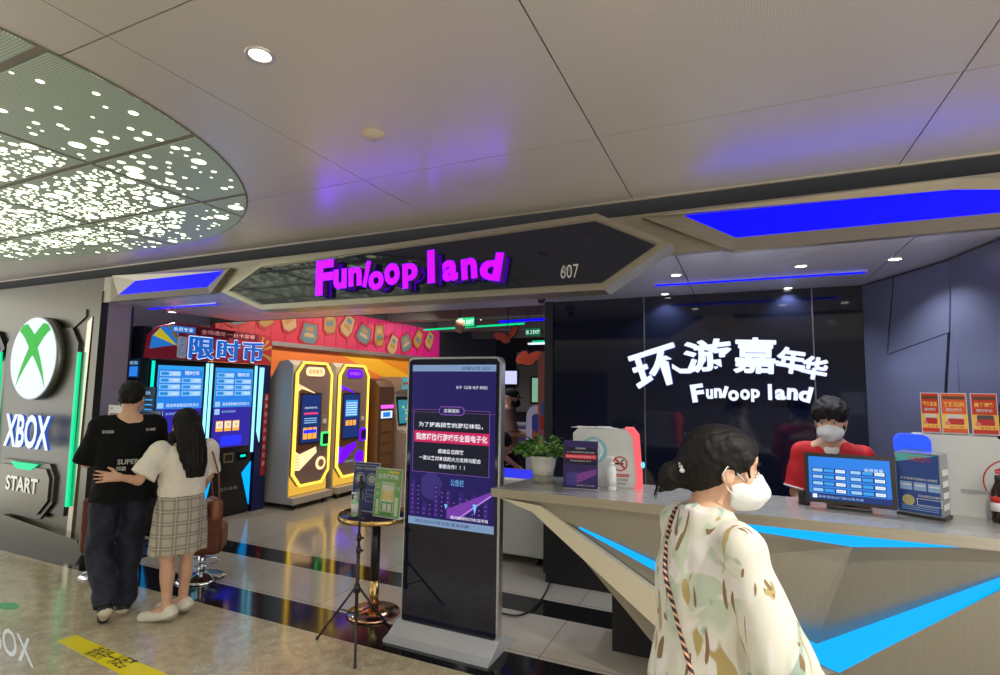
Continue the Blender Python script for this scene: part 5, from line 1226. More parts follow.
# skirted game table far back
def pool_table(x, y, label):
    t = empty('game_table', (x, y, 0), label, 'table'); mp_ = mat('purple_skirt', (.10, .06, .42), .5)
    MB().bx(x - .7, x + .7, y - .4, y + .4, .55, .80, mp_, .02).build('apron', t); MB().bx(x - .74, x + .74, y - .44, y + .44, .80, .86, mat('table_pale', srgb(150, 150, 190), .4), .02).build('tabletop', t)
    for a_ in (-.55, .55):
        for b2 in (-.28, .28): MB().bx(x + a_ - .04, x + a_ + .04, y + b2 - .04, y + b2 + .04, 0, .56, M_black).build('leg', t)
pool_table(on(524, 410, 'y', 9.6).x, 9.6, 'purple skirted game table behind the person in the cap'); pool_table(-4.9, 11.6, 'purple skirted game table farthest back')
# terracotta arched panel by the black partition
P = trY([(539, 470), (538, 362), (540, 354), (547, 349), (554, 352), (556, 470)], 5.6)
t = empty('arched_panel', (-1.95, 5.6, 0), 'tall terracotta arched panel with blue and white picture at the partition', 'panel')
A_ = [(p_[0], p_[1]) for p_ in P]; A_[0] = (A_[0][0], 0); A_[-1] = (A_[-1][0], 0)
MB().prism([(a_[0] if a_[0] < -1.72 else -1.72, a_[1]) for a_ in A_], frY(5.6), -.06, 0, mat('terracotta', srgb(178, 96, 80), .5)).build('board', t)
fr = frY(5.6, 0, 0); m = MB(); m.prism([(-2.03, 1.50), (-1.90, 1.66), (-1.80, 1.58), (-1.78, 1.35), (-2.02, 1.25)], fr, 0, .006, mat('pic_blue', srgb(60, 100, 150), .5)); m.prism([(-2.0, 1.28), (-1.8, 1.02), (-1.76, 1.0), (-1.76, 1.16), (-1.93, 1.34)], fr, .006, .010, M_white); m.prism([(-2.04, 1.36), (-1.96, 1.4), (-1.99, 1.22), (-2.04, 1.24)], fr, .010, .013, redm); m.build('picture', t)
# air hockey style table with blue lit top behind the counter end
t = empty('hockey_table', (-2.1, 5.2, 0), 'white game table on casters with blue lit top behind the tall screen', 'game table')
x0_, x1_ = -2.75, -1.71
m = MB(); m.bx(x0_, x1_, 4.87, 5.5, .08, .66, mat('table_white', srgb(190, 192, 186), .35), .02); m.build('cabinet', t)
m = MB(); m.bx(x0_ - .01, x1_ + .01, 4.86, 5.51, .70, .80, mat('table_white'), .03); m.build('rim', t)
m = MB(); m.bx(x0_ + .05, x1_ - .05, 4.92, 5.45, .66, .802, emis('table_blue', (.02, .03, .75), 1.0)); m.build('play_field', t)
m = MB(); m.prism(rrect(x1_ - .45, .60, .38, .10, .045), frY(4.87), 0, .02, mat('handle_blue', srgb(30, 50, 120), .4)); m.prism(rrect(x1_ - .41, .635, .30, .035, .017), frY(4.87), .02, .026, mat('handle_orange', srgb(200, 80, 40), .4)); m.build('side_badge', t)
for a_ in (x0_ + .1, x1_ - .1):
    for b2 in (4.95, 5.4): m = MB(); m.cyl((a_ - .02, b2, .04), (a_ + .02, b2, .04), .04, M_black, seg=14); m.build('caster', t)
# white end arch with orange and blue stripe
Y = 5.75; a = on(537, 405, 'y', Y)
t = empty('game_cabinet', (a.x, Y, 0), 'white rounded game cabinet end with orange and blue stripe behind the plant', 'arcade machine')
MB().prism([(a.x - .13, 0), (a.x + .13, 0)] + [(a.x + .13 * math.cos(k), a.z - .14 + .14 * math.sin(k)) for k in [PI * i / 10 for i in range(11)]], frY(Y), -.25, 0, M_white).build('cabinet', t)
m = MB(); m.prism(rrect(a.x - .055, .4, .11, a.z - .50, .05), frY(Y), 0, .012, mat('stripe_orange', srgb(210, 80, 40), .4)); m.prism(rrect(a.x - .055, a.z - .30, .11, .20, .05), frY(Y), .012, .018, mat('stripe_blue', srgb(30, 60, 150), .4)); m.build('stripe', t)
# ------------------------------------------------------------------ people
class Sdf:
    """a distance field on a grid, meshed as one smooth continuous skin"""
    def __init__(s, lo, hi, res):
        s.lo = np.array(lo, float); s.res = res
        s.n = [int(math.ceil((hi[i] - lo[i]) / res)) + 1 for i in range(3)]
        s.ax = [s.lo[i] + res * np.arange(s.n[i]) for i in range(3)]
        s.D = np.full(s.n, 1.0, np.float32)
    def _reg(s, lo, hi, pad):
        sl = []
        for i in range(3):
            a = int(np.floor((lo[i] - pad - s.lo[i]) / s.res)); b = int(np.ceil((hi[i] + pad - s.lo[i]) / s.res)) + 1
            a = max(a, 0); b = min(b, s.n[i])
            if b <= a: return None, None
            sl.append(slice(a, b))
        g = np.meshgrid(*[s.ax[i][sl[i]] for i in range(3)], indexing='ij')
        return tuple(sl), np.stack(g, -1)
    def _put(s, sl, d, k, mode='u'):
        A = s.D[sl]
        if mode == 'u':
            if k > 0:
                h = np.clip(.5 + .5 * (A - d) / k, 0, 1); s.D[sl] = A * (1 - h) + d * h - k * h * (1 - h)
            else: s.D[sl] = np.minimum(A, d)
        elif mode == 's': 
            if k > 0:
                h = np.clip(.5 - .5 * (A + d) / k, 0, 1); s.D[sl] = A * (1 - h) - d * h + k * h * (1 - h)
            else: s.D[sl] = np.maximum(A, -d)
        elif mode == 'i': s.D[sl] = np.maximum(A, d)
    def cone(s, a, b, ra, rb, k=.02, mode='u', cut=False, cut0=False, flat=None):
        a = np.array(a, float); b = np.array(b, float); r = max(ra, rb)
        sl, P = s._reg(np.minimum(a, b) - r, np.maximum(a, b) + r, k + .03)
        if sl is None: return s
        ba = b - a; L = np.dot(ba, ba); q = P - a; t = (q @ ba) / L; h = np.clip(t, 0, 1)
        w = q - h[..., None] * ba
        if flat is not None:                      # squash across one direction
            fn, fs = np.array(flat[0], float), flat[1]; fn = fn / np.linalg.norm(fn); w = w + (w @ fn)[..., None] * fn * (1 / fs - 1)
        d = np.linalg.norm(w, axis=-1) - (ra + (rb - ra) * h)
        if cut: d = np.maximum(d, (t - 1) * math.sqrt(L))
        if cut0: d = np.maximum(d, -t * math.sqrt(L))
        s._put(sl, d, k, mode); return s
    def ell(s, c, r, k=.02, R=None, mode='u'):
        c = np.array(c, float); r = np.array(r, float); m = max(r)
        sl, P = s._reg(c - m, c + m, k + .03)
        if sl is None: return s
        q = P - c
        if R is not None: q = q @ R
        k0 = np.linalg.norm(q / r, axis=-1); k1 = np.linalg.norm(q / (r * r), axis=-1) + 1e-9
        s._put(sl, k0 * (k0 - 1) / k1, k, mode); return s
    def stack(s, lv, k=.02, mode='u', grow=0.):
        """levels (z, cx, cy, rx, ry), joined smoothly upwards"""
        lv = sorted(lv); z = np.array([l[0] for l in lv]); 
        lo = [min(l[1] - l[3] for l in lv) - grow, min(l[2] - l[4] for l in lv) - grow, z[0]]; hi = [max(l[1] + l[3] for l in lv) + grow, max(l[2] + l[4] for l in lv) + grow, z[-1]]
        sl, P = s._reg(np.array(lo), np.array(hi), k + .03)
        if sl is None: return s
        Z = P[..., 2]; Zc = np.clip(Z, z[0], z[-1])
        zz_ = np.linspace(z[0], z[-1], 80); ip = []
        for j in range(1, 5):
            v = np.interp(zz_, z, [l[j] for l in lv]); ker = np.array([1, 2, 3, 2, 1]) / 9.; v = np.convolve(np.pad(v, 2, 'edge'), ker, 'valid'); ip.append(np.interp(Zc, zz_, v))
        cx, cy, rx, ry = ip; rx = rx + grow; ry = ry + grow
        x = (P[..., 0] - cx) / rx; y = (P[..., 1] - cy) / ry
        d = ((np.abs(x) ** 2.3 + np.abs(y) ** 2.3) ** (1 / 2.3) - 1) * np.minimum(rx, ry)
        dz = np.maximum(z[0] - Z, Z - z[-1]); d = np.maximum(d, dz)
        s._put(sl, d, k, mode); return s
    def plane(s, p, n, mode='i'):
        n = np.array(n, float); n /= np.linalg.norm(n)
        g = np.meshgrid(*s.ax, indexing='ij'); d = sum((g[i] - p[i]) * n[i] for i in range(3))
        s.D = np.maximum(s.D, d.astype(np.float32)); return s
    def ripple(s, amp, f, seed=0, st=(1, 1, 1)):
        g = np.meshgrid(*s.ax, indexing='ij'); x, y, z = [g[i] * f * st[i] for i in range(3)]
        wv_ = np.sin(x * 1.3 + 1.7 * np.sin(z * .7 + seed) + seed) + np.sin(y * 1.1 + 1.9 * np.sin(x * .8 + z * .5) + 2.1 * seed) + np.sin(z * .9 + 1.5 * np.sin(x * 1.1 + y * .6 + seed))
        s.D += (amp * wv_ / 2).astype(np.float32); return s
    def mesh(s):
        D = s.D; D = np.pad(D, 1, constant_values=1.0); lo = s.lo - s.res; N_ = D.shape
        I = D < 0
        c = [I[dx:N_[0] - 1 + dx, dy:N_[1] - 1 + dy, dz:N_[2] - 1 + dz] for dx in (0, 1) for dy in (0, 1) for dz in (0, 1)]
        S_ = sum(a.astype(np.int8) for a in c); act = (S_ > 0) & (S_ < 8); idx = np.argwhere(act)
        vid = np.full(act.shape, -1, np.int64); vid[act] = np.arange(len(idx))
        off = np.array([(dx, dy, dz) for dx in (0, 1) for dy in (0, 1) for dz in (0, 1)])
        val = np.stack([D[idx[:, 0] + o[0], idx[:, 1] + o[1], idx[:, 2] + o[2]] for o in off], 1)
        acc = np.zeros((len(idx), 3)); cnt = np.zeros(len(idx))
        for i in range(8):
            for j in range(i + 1, 8):
                if np.abs(off[i] - off[j]).sum() != 1: continue
                m = (val[:, i] < 0) != (val[:, j] < 0); t = val[m, i] / (val[m, i] - val[m, j])
                acc[m] += off[i] + (off[j] - off[i]) * t[:, None]; cnt[m] += 1
        V = lo + s.res * (idx + acc / cnt[:, None]); F = []
        for ax in range(3):
            a = [slice(1, N_[i] - 1) for i in range(3)]; b = list(a); a[ax] = slice(0, N_[ax] - 1); b[ax] = slice(1, N_[ax])
            A = I[tuple(a)]; B = I[tuple(b)]; e = np.argwhere(A != B)
            if len(e) == 0: continue
            sg_ = A[e[:, 0], e[:, 1], e[:, 2]]
            p = e.copy(); 
            for i in range(3):
                if i != ax: p[:, i] += 1
            u, v = [(1, 2), (2, 0), (0, 1)][ax]
            q = []
            for du, dv in ((-1, -1), (0, -1), (0, 0), (-1, 0)):
                r_ = p.copy(); r_[:, u] += du; r_[:, v] += dv; q.append(vid[r_[:, 0], r_[:, 1], r_[:, 2]])
            q = np.stack(q, 1); q[~sg_] = q[~sg_][:, ::-1]; F.append(q)
        F = np.concatenate(F); F = F[(F >= 0).all(1)]
        return V, F
def skin_obj(name, S, mats_, pick=None, parent=None, relax=1, minisl=0):
    V, F = S.mesh()
    me = bpy.data.meshes.new(name)
    for _ in range(relax):                      # one light smoothing pass
        acc = np.zeros_like(V); cnt = np.zeros(len(V))
        for a, b in ((0, 1), (1, 2), (2, 3), (3, 0)):
            np.add.at(acc, F[:, a], V[F[:, b]]); np.add.at(acc, F[:, b], V[F[:, a]]); np.add.at(cnt, F[:, a], 1); np.add.at(cnt, F[:, b], 1)
        V = V * .4 + .6 * acc / np.maximum(cnt, 1)[:, None]
    me.vertices.add(len(V)); me.vertices.foreach_set('co', V.astype(np.float32).ravel())
    me.loops.add(len(F) * 4); me.loops.foreach_set('vertex_index', F.astype(np.int32).ravel())
    me.polygons.add(len(F)); me.polygons.foreach_set('loop_start', np.arange(0, len(F) * 4, 4, dtype=np.int32)); me.polygons.foreach_set('loop_total', np.full(len(F), 4, np.int32))
    for m in mats_: me.materials.append(m)
    if pick is not None: me.polygons.foreach_set('material_index', pick(V[F].mean(1)).astype(np.int32))
    me.polygons.foreach_set('use_smooth', np.ones(len(F), bool)); me.update(calc_edges=True); me.validate()
    o = bpy.data.objects.new(name, me); C.objects.link(o)
    if parent: o.parent = parent
    return o

def rotm(yaw=0, pitch=0, roll=0):               # head turn (left +), nod (down +), tilt; columns are the head's axes
    return np.array(Matrix.Rotation(yaw, 3, 'Z') @ Matrix.Rotation(-pitch, 3, 'X') @ Matrix.Rotation(roll, 3, 'Y'))
skin_m = noisy('skin', srgb(206, 160, 130), srgb(214, 168, 138), 30, .5)
skin_m.node_tree.nodes['Principled BSDF'].inputs['Subsurface Weight'].default_value = .08
lip_m = mat('lip', srgb(170, 90, 80), .4)
hair_m = noisy('black_hair', (.004, .0035, .0035), (.012, .009, .008), 60, .6, 0, 3, .3, (1, 1, .25), spec=.22)
mask_m = mat('mask_white', srgb(222, 222, 220), .7)
eye_w = mat('eye_white', (.6, .58, .55), .3); eye_d = mat('eye_dark', (.01, .008, .006), .15)

def head(S, c, R, s=1., k=.018):
    c = np.array(c, float); T = lambda *p: c + R @ (np.array(p, float) * s)
    S.ell(T(0, -.012, .032), np.array((.074, .092, .088)) * s, k, R)
    S.ell(T(0, .022, -.022), np.array((.063, .068, .082)) * s, .02, R)
    S.ell(T(0, .045, -.078), np.array((.042, .040, .034)) * s, .025, R)
    S.ell(T(0, .072, .045), np.array((.050, .018, .030)) * s, .03, R)
    for q in (-1, 1):
        S.ell(T(q * .040, .058, -.028), np.array((.022, .020, .022)) * s, .02, R)                 # cheekbones
        S.ell(T(q * .031, .100, .004), np.array((.017, .014, .010)) * s, .012, R, 's')            # eye sockets
        S.ell(T(q * .031, .080, .004), np.array((.014, .012, .010)) * s, .006, R)                 # lids
        S.ell(T(q * .077, -.002, -.008), np.array((.008, .019, .031)) * s, .006, R)               # ears
        S.ell(T(q * .084, .004, -.004), np.array((.004, .008, .014)) * s, .004, R, 's')
        S.ell(T(q * .013, .098, -.038), np.array((.009, .010, .008)) * s, .006, R)                # nostril wings
    S.cone(T(0, .088, .008), T(0, .108, -.034), .008 * s, .0115 * s, .012)
    S.ell(T(0, .090, -.062), np.array((.022, .012, .006)) * s, .008, R); S.ell(T(0, .089, -.072), np.array((.019, .012, .006)) * s, .008, R)
    return T
def hand(S, w, d, up, side, s=1., curl=.5, thumb=1., spread=.0):
    """w wrist, d pointing direction, up = back of the hand, side = direction of the thumb"""
    w, d, up = [np.array(v, float) for v in (w, d, up)]; d /= np.linalg.norm(d); up = up - d * (up @ d); up /= np.linalg.norm(up)
    sd = np.array(side, float); sd = sd - d * (sd @ d) - up * (sd @ up); sd /= np.linalg.norm(sd)
    for q in (-.024, -.008, .008, .024): S.cone(w + sd * q * .7 * s, w + d * .078 * s + sd * q * s, .014 * s, .0125 * s, .010)
    for i, (q, L_) in enumerate(((.030, .068), (.0105, .077), (-.0095, .072), (-.029, .056))):
        a = w + d * .078 * s + sd * q * s; dd = d + sd * (q * 6 * spread); dd /= np.linalg.norm(dd)
        for j, (f, r) in enumerate(((.45, .0088), (.30, .0080), (.25, .0070))):
            an = curl * (.35 + .5 * j); v_ = dd * math.cos(an) - up * math.sin(an); b = a + v_ * L_ * f * s; S.cone(a, b, r * s, (r - .0006) * s, .003); a = b
    a = w + d * .025 * s + sd * .026 * s; v_ = d * .65 + sd * .75 * thumb - up * .25; v_ /= np.linalg.norm(v_); b = a + v_ * .038 * s; S.cone(a, b, .0125 * s, .0100 * s, .008)
    v_ = d * .85 + sd * .35 * thumb - up * .3; v_ /= np.linalg.norm(v_); S.cone(b, b + v_ * .030 * s, .0098 * s, .0078 * s, .003)
def body(J, hgt, hs=1., bulk=1., res=.0065, feet=True, curl=.5, female=False, ext=.12, hand_cfg=None):
    """the bare figure as one skin; J holds the joints"""
    P = np.array([v for k_, v in J.items() if k_ != 'R']); lo = P.min(0) - ext - .08; hi = P.max(0) + ext + .06; lo[2] = -.005
    S = Sdf(lo, hi, res); b = bulk
    for q in 'LR':
        S.cone(J['sh' + q], J['el' + q], .045 * b, .036 * b, .03); S.cone(J['el' + q], J['wr' + q], .036 * b, .024 * b, .015)
        S.cone(J['hip' + q], J['kn' + q], .080 * b, .052 * b, .03); S.cone(J['kn' + q], J['an' + q], .053 * b, .034 * b, .02)
        kn = np.array(J['kn' + q]); an = np.array(J['an' + q]); S.ell(kn * .66 + an * .34 - np.array([0, .014, 0]), (.046 * b, .050 * b, .09), .03)
        f = np.array(J['toe' + q]) - np.array(J['an' + q]); S.cone(an, J['toe' + q], .036, .026, .02)
    pl, ch, nk = [np.array(J[k_], float) for k_ in ('pel', 'che', 'nek')]
    sw = abs(J['shR'][0] - J['shL'][0]) / 2
    S.stack([(pl[2] - .09, pl[0], pl[1], .14 * b, .10 * b), (pl[2] + .0, pl[0], pl[1], .160 * b, .115 * b), (pl[2] + .14, (pl[0] + ch[0]) / 2, (pl[1] + ch[1]) / 2, .125 * b, .095 * b), (ch[2] - .06, ch[0], ch[1], .148 * b, .108 * b), (ch[2] + .06, ch[0], ch[1], .16 * b, .102 * b), (nk[2] - .03, nk[0], nk[1] - .01, .10, .065), (nk[2] + .01, nk[0], nk[1] - .005, .058, .055)], .04)
    for q in 'LR': S.cone((nk[0], nk[1] - .01, nk[2] - (.035 if female else .02)), J['sh' + q], .038 if female else .050, (.046 if female else .052) * b, .035)
    T = None
    if 'hed' in J:
        S.cone(nk - np.array([0, .01, .03]), np.array(J['hed']) + J['R'] @ np.array([0, -.022, -.05]), .054, .050, .025)
        T = head(S, J['hed'], J['R'], hs)
    for q in 'LR':
        w = np.array(J['wr' + q]); d = w - np.array(J['el' + q]); cfg = (hand_cfg or {}).get(q)
        if cfg: hand(S, w, cfg[0], cfg[1], cfg[2], hs * .98, cfg[3], spread=cfg[4])
        else: hand(S, w, d, (1, .1, 0) if q == 'R' else (-1, .1, 0), (0, 1, .1), hs, curl)
    return S, T
def eyes(T, R, parent, s=1.):
    for q in (-1, 1):
        m = MB(); M4 = Matrix(R.tolist()).to_4x4(); m.ell(T(q * .031, .0885, .004), (.0125 * s, .006 * s, .0065 * s), eye_w, 16, 10, M4); m.ell(T(q * .031, .0925, .004), (.0052 * s, .003 * s, .0055 * s), eye_d, 12, 8, M4); m.build('eye', parent, world=False)
        m = MB(); m.tube([T(q * .016, .0915, .012), T(q * .031, .0935, .0135), T(q * .045, .086, .009)], .0016 * s, hair_m, 6); m.tube([T(q * .014, .095, .028), T(q * .032, .094, .033), T(q * .050, .083, .027)], .003 * s, hair_m, 6); m.build('eyebrow', parent, world=False)
def face_mask(T, R, parent, s=1., m_=mask_m, res=.004, c=None, kn=False):
    c = T(0, .06, -.05); S = Sdf(c - .12, c + .12, res)
    S.ell(T(0, .056, -.052), np.array((.066, .060, .056)) * s, 0, R); S.ell(T(0, .030, -.058), np.array((.070, .064, .050)) * s, .02, R)
    S.cone(T(0, .100, -.012), T(0, .122, -.052), .012 * s, .010 * s, .03); S.cone(T(0, .122, -.052), T(0, .095, -.098), .010 * s, .012 * s, .03)
    S.plane(T(0, .075, -.012), R @ np.array([0, -.34, 1.0])); S.plane(T(0, .012, -.05), R @ np.array([0, -1, -.1])); S.plane(T(0, .06, -.112), R @ np.array([0, .25, -1.]))
    S.ripple(.0006, 160, 2)
    o = skin_obj('face_mask', S, [m_], None, parent)
    for q in (-1, 1):
        m = MB(); m.tube([T(q * .060, .050, -.020), T(q * .074, .020, .004), T(q * .086, -.008, .018), T(q * .086, -.020, -.004), T(q * .076, .0, -.045), T(q * .062, .040, -.080)], .0018, m_, 6); m.build('ear_loop', o, world=False)
    return o
def place(o, x, y, az, label, group=None):
    o.location = (x, y, 0); o.rotation_euler = (0, 0, math.radians(az - 90)); tag(o, label, 'person', group); return o
def arr(**k): return {a: (np.array(b, float)) for a, b in k.items()}

# ---------------- the woman in the foreground
R = rotm(-.30, .10, 0)
J = arr(pel=(0, 0, .90), che=(0, -.01, 1.18), nek=(0, -.005, 1.335), hed=(.01, .035, 1.455), shL=(-.148, -.01, 1.272), shR=(.148, -.005, 1.272), elL=(-.21, .02, 1.03), elR=(.225, .05, 1.03), wrL=(-.20, .16, .82), wrR=(.21, .21, .83),
        hipL=(-.08, 0, .86), hipR=(.08, 0, .86), knL=(-.09, .02, .48), knR=(.09, .03, .48), anL=(-.09, -.02, .075), anR=(.09, .0, .075), toeL=(-.10, .12, .03), toeR=(.11, .14, .03)); J['R'] = R
S, T = body(J, 1.58, .97, .84, .0055, female=True)
pants_m = mat('dark_trousers', (.02, .02, .025), .7); shoe_w = mat('shoe_white', srgb(205, 200, 190), .5)
wm_ = skin_obj('person', S, [skin_m], None); place(wm_, -.093, 1.685, 33, 'woman with low hair bun, white mask and pale floral blouse in the foreground')
face_mask(T, R, wm_, 1.0, res=.0035); eyes(T, R, wm_)
# hair with low bun
H = Sdf(np.array(J['hed']) - .2, np.array(J['hed']) + .19, .0035)
H.ell(T(0, -.020, .038), (.083, .098, .090), 0, R); H.ell(T(0, -.060, .0), (.070, .062, .075), .03, R); H.ell(T(0, .022, .060), (.076, .070, .060), .02, R)
H.ell(T(0, -.108, -.030), (.030, .045, .036), .03, R); H.ell(T(0, -.145, -.040), (.034, .034, .042), .012, R); H.cone(T(0, -.15, -.05), T(.01, -.172, -.088), .02, .006, .015)
for q in (-1, 1): H.cone(T(q * .070, .050, .045), T(q * .076, .005, .010), .014, .010, .02); H.cone(T(q * .074, .046, .03), T(q * .070, .058, -.005), .008, .004, .01)
H.ell(T(0, .105, -.015), (.068, .060, .062), .012, R, 's'); H.ell(T(0, .06, -.075), (.09, .075, .06), .012, R, 's')
for q in (-1, 1): H.ell(T(q * .088, .008, -.02), (.02, .024, .030), .008, R, 's')
H.ripple(.0016, 210, 1, (1, .5, 1))
hr_ = skin_obj('hair', H, [hair_m], None, wm_)
m = MB(); R4 = Matrix(R.tolist()).to_4x4()
for k in range(7):
    a_ = -1.2 + k * .4; m.ell(T(.030 * math.sin(a_) + .012, -.118 - .004 * math.cos(a_), -.026 + .030 * math.cos(a_)), (.007, .010, .007), M_chrome if k % 2 else mat('clip_pearl', (.6, .6, .62), .25), 10, 6)
m.build('hair_clip', wm_, world=False)
rs_ = random.Random(4); m = MB()
for k in range(10):
    p0 = T(rs_.uniform(-.02, .02), -.165, rs_.uniform(-.07, -.02)); m.tube([p0, p0 + R @ np.array([rs_.uniform(-.01, .01), -.014, -.014]), p0 + R @ np.array([rs_.uniform(-.015, .015), -.02, -.045])], .0012, hair_m, 4)
m.build('loose_strands', hr_, world=False)
# floral blouse
bl = mat('floral_blouse', srgb(226, 222, 200), .75); N, L, b = nodes(bl)
tc = N.new('ShaderNodeTexCoord'); base = (*srgb(206, 205, 192), 1); prev = None
def layer(col, scale, lo, hi, st, seed, kind='noise', dist=2.5):
    global prev
    mp = N.new('ShaderNodeMapping'); mp.inputs['Location'].default_value = (seed, seed * .7, seed * .3); mp.inputs['Scale'].default_value = st; mp.inputs['Rotation'].default_value = (.5 * seed, .8, seed)
    L.new(tc.outputs['Object'], mp.inputs[0])
    t = N.new('ShaderNodeTexNoise'); t.inputs['Scale'].default_value = scale; t.inputs['Detail'].default_value = 1.2; t.inputs['Distortion'].default_value = dist
    L.new(mp.outputs[0], t.inputs['Vector']); r = N.new('ShaderNodeValToRGB'); L.new(t.outputs[0], r.inputs[0])
    r.color_ramp.elements[0].position = lo; r.color_ramp.elements[0].color = (0, 0, 0, 1); r.color_ramp.elements[1].position = hi; r.color_ramp.elements[1].color = (1, 1, 1, 1)
    mx = N.new('ShaderNodeMixRGB'); L.new(r.outputs[0], mx.inputs[0])
    if prev is None: mx.inputs[1].default_value = base
    else: L.new(prev, mx.inputs[1])
    mx.inputs[2].default_value = (*col, 1); prev = mx.outputs[0]
layer(srgb(180, 192, 172), 4.5, .53, .62, (1, 1, .55), 1.3)
layer(srgb(150, 170, 158), 7, .60, .64, (1, 1, .5), 4.1)
layer(srgb(212, 208, 204), 5, .58, .62, (1, 1, 1), 9.2)
layer(srgb(168, 150, 98), 9, .635, .66, (1.5, 1.5, .45), 7.7, dist=1.2)
layer(srgb(128, 100, 68), 8, .67, .68, (1.6, 1.6, .5), 12.9, dist=2.2)
L.new(prev, b.inputs['Base Color']); b.inputs['Subsurface Weight'].default_value = .05
B_ = Sdf((-.36, -.26, .66), (.36, .36, 1.40), .006)
B_.stack([(.72, 0, .0, .205, .16), (.84, 0, 0, .21, .165), (1.0, 0, -.0, .175, .135), (1.16, 0, -.012, .178, .130), (1.25, 0, -.012, .155, .104), (1.30, 0, -.012, .11, .080), (1.345, 0, -.012, .076, .066)], .02)
for q in 'LR': B_.cone((0, -.014, 1.298), J['sh' + q] - np.array([0, 0, .004]), .056, .063, .03)
for q, w_ in (('L', 1), ('R', 1)):
    sh = J['sh' + q] + np.array([0, 0, 0]); el = J['el' + q]; wr = J['wr' + q]
    B_.cone(sh - np.array([0, 0, .01]), el, .060, .074, .02); B_.cone(el, wr, .070, .046, .02, cut=True); B_.ell(el + (wr - el) * .45 + np.array([0, 0, -.02]), (.066, .085, .06), .03)
B_.cone(J['nek'] + np.array([0, .012, .015]), J['nek'] + np.array([0, .03, .10]), .050, .072, .010, 's'); B_.ell(J['nek'] + np.array([0, .045, .01]), (.05, .05, .05), .01, None, 's')
B_.ripple(.006, 26, 3, (1, 1, .5)); B_.ripple(.0025, 70, 5, (1, 1, .35))
skin_obj('blouse', B_, [bl], None, wm_)
# trousers and shoes below
G = Sdf((-.22, -.22, .04), (.22, .22, .92), .01)
G.stack([(.78, 0, 0, .165, .125), (.90, 0, 0, .15, .115)], .03)
for q in 'LR': G.cone(J['hip' + q], J['kn' + q], .095, .085, .03); G.cone(J['kn' + q], J['an' + q] + np.array([0, 0, .01]), .085, .08, .02, cut=True)
G.ripple(.004, 40, 2); skin_obj('trousers', G, [pants_m], None, wm_)
for q in 'LR':
    m = Sdf(J['an' + q] - .16, J['an' + q] + .2, .008); a_ = J['an' + q].copy(); a_[2] = .045; m.cone(a_ + np.array([0, -.03, 0]), J['toe' + q] + np.array([0, .02, .01]), .046, .040, .02); m.plane((0, 0, .002), (0, 0, -1)); m.plane((0, 0, .09), (0, 0, 1)); skin_obj('shoe', m, [shoe_w], None, wm_)
# shoulder strap: woven band from the left shoulder across the back
stm = mat('strap_woven', (.02, .02, .03), .6); N, L, b = nodes(stm)
tc = N.new('ShaderNodeTexCoord'); mp = N.new('ShaderNodeMapping'); mp.inputs['Rotation'].default_value = (.7, 0, .0); wv = N.new('ShaderNodeTexWave'); wv.inputs['Scale'].default_value = 22; wv.bands_direction = 'Z'; rp = N.new('ShaderNodeValToRGB'); rp.color_ramp.interpolation = 'CONSTANT'
L.new(tc.outputs['Object'], mp.inputs[0]); L.new(mp.outputs[0], wv.inputs['Vector']); L.new(wv.outputs[1], rp.inputs[0]); L.new(rp.outputs[0], b.inputs['Base Color'])
rp.color_ramp.elements[0].color = (.012, .012, .02, 1); rp.color_ramp.elements[1].position = .45; rp.color_ramp.elements[1].color = (*srgb(176, 52, 36), 1); e = rp.color_ramp.elements.new(.75); e.color = (*srgb(205, 180, 150), 1)
def on_blouse(x, z, y0=-.30, lift=.006):       # first point of the blouse met from behind
    lo = B_.lo; i = int(round((x - lo[0]) / B_.res)); k = int(round((z - lo[2]) / B_.res)); col = B_.D[i, :, k]; j = int(np.argmax(col < 0)); return np.array([x, lo[1] + j * B_.res - lift, z])
pts = [on_blouse(x, z) for x, z in ((-.06, 1.328), (-.048, 1.29), (-.022, 1.24), (.015, 1.17), (.055, 1.09), (.095, 1.01), (.130, .93), (.155, .87))]
pts = [pts[0] + np.array([0, .06, .006]), pts[0] + np.array([0, .03, .012])] + pts
m = MB(); m.tube([Vector(p) for p in smooth([Vector(p) for p in pts], 4)], .0062, stm, 8); m.build('bag_strap', wm_, world=False)
tb = empty('shoulder_bag', (0, 0, 0), 'small black shoulder bag at the hip of the woman in the floral blouse', 'bag')
loc_w = Matrix.Translation((-.093, 1.685, 0)) @ Matrix.Rotation(math.radians(33 - 90), 4, 'Z'); pw = loc_w @ Vector((.30, -.10, .66))
tb.location = pw; m = MB(); m.box(pw, (.08, .20, .16), mat('bag_black', (.01, .01, .012), .5), math.radians(-60), .03, seg=4); m.build('pouch', tb)

# ---------------- the man at the token machines
trn = noisy('navy_trousers', srgb(14, 18, 34), srgb(24, 30, 50), 30, .75)
tee = mat('black_tee', (.007, .007, .008), .9, spec=.15)
R = rotm(-.35, .05, 0)
J = arr(pel=(0, 0, .94), che=(0, -.0, 1.24), nek=(0, 0, 1.42), hed=(.005, .03, 1.555), shL=(-.165, 0, 1.36), shR=(.165, 0, 1.36), elL=(-.235, .07, 1.10), elR=(.225, .10, 1.11), wrL=(-.10, .28, 1.09), wrR=(.08, .32, 1.12),
        hipL=(-.09, 0, .90), hipR=(.09, 0, .90), knL=(-.12, .02, .50), knR=(.06, .04, .50), anL=(-.05, -.17, .15), anR=(.05, .04, .08), toeL=(-.06, -.06, .035), toeR=(.07, .16, .03)); J['R'] = R
S, T = body(J, 1.68, 1.0, 1.0, .0065)
mn = skin_obj('person', S, [skin_m], None); place(mn, -4.13, 2.50, 148, 'man in black T-shirt and navy trousers, seen from behind')
face_mask(T, R, mn, 1.0, mat('mask_grey', srgb(150, 160, 170), .7), .005); eyes(T, R, mn)
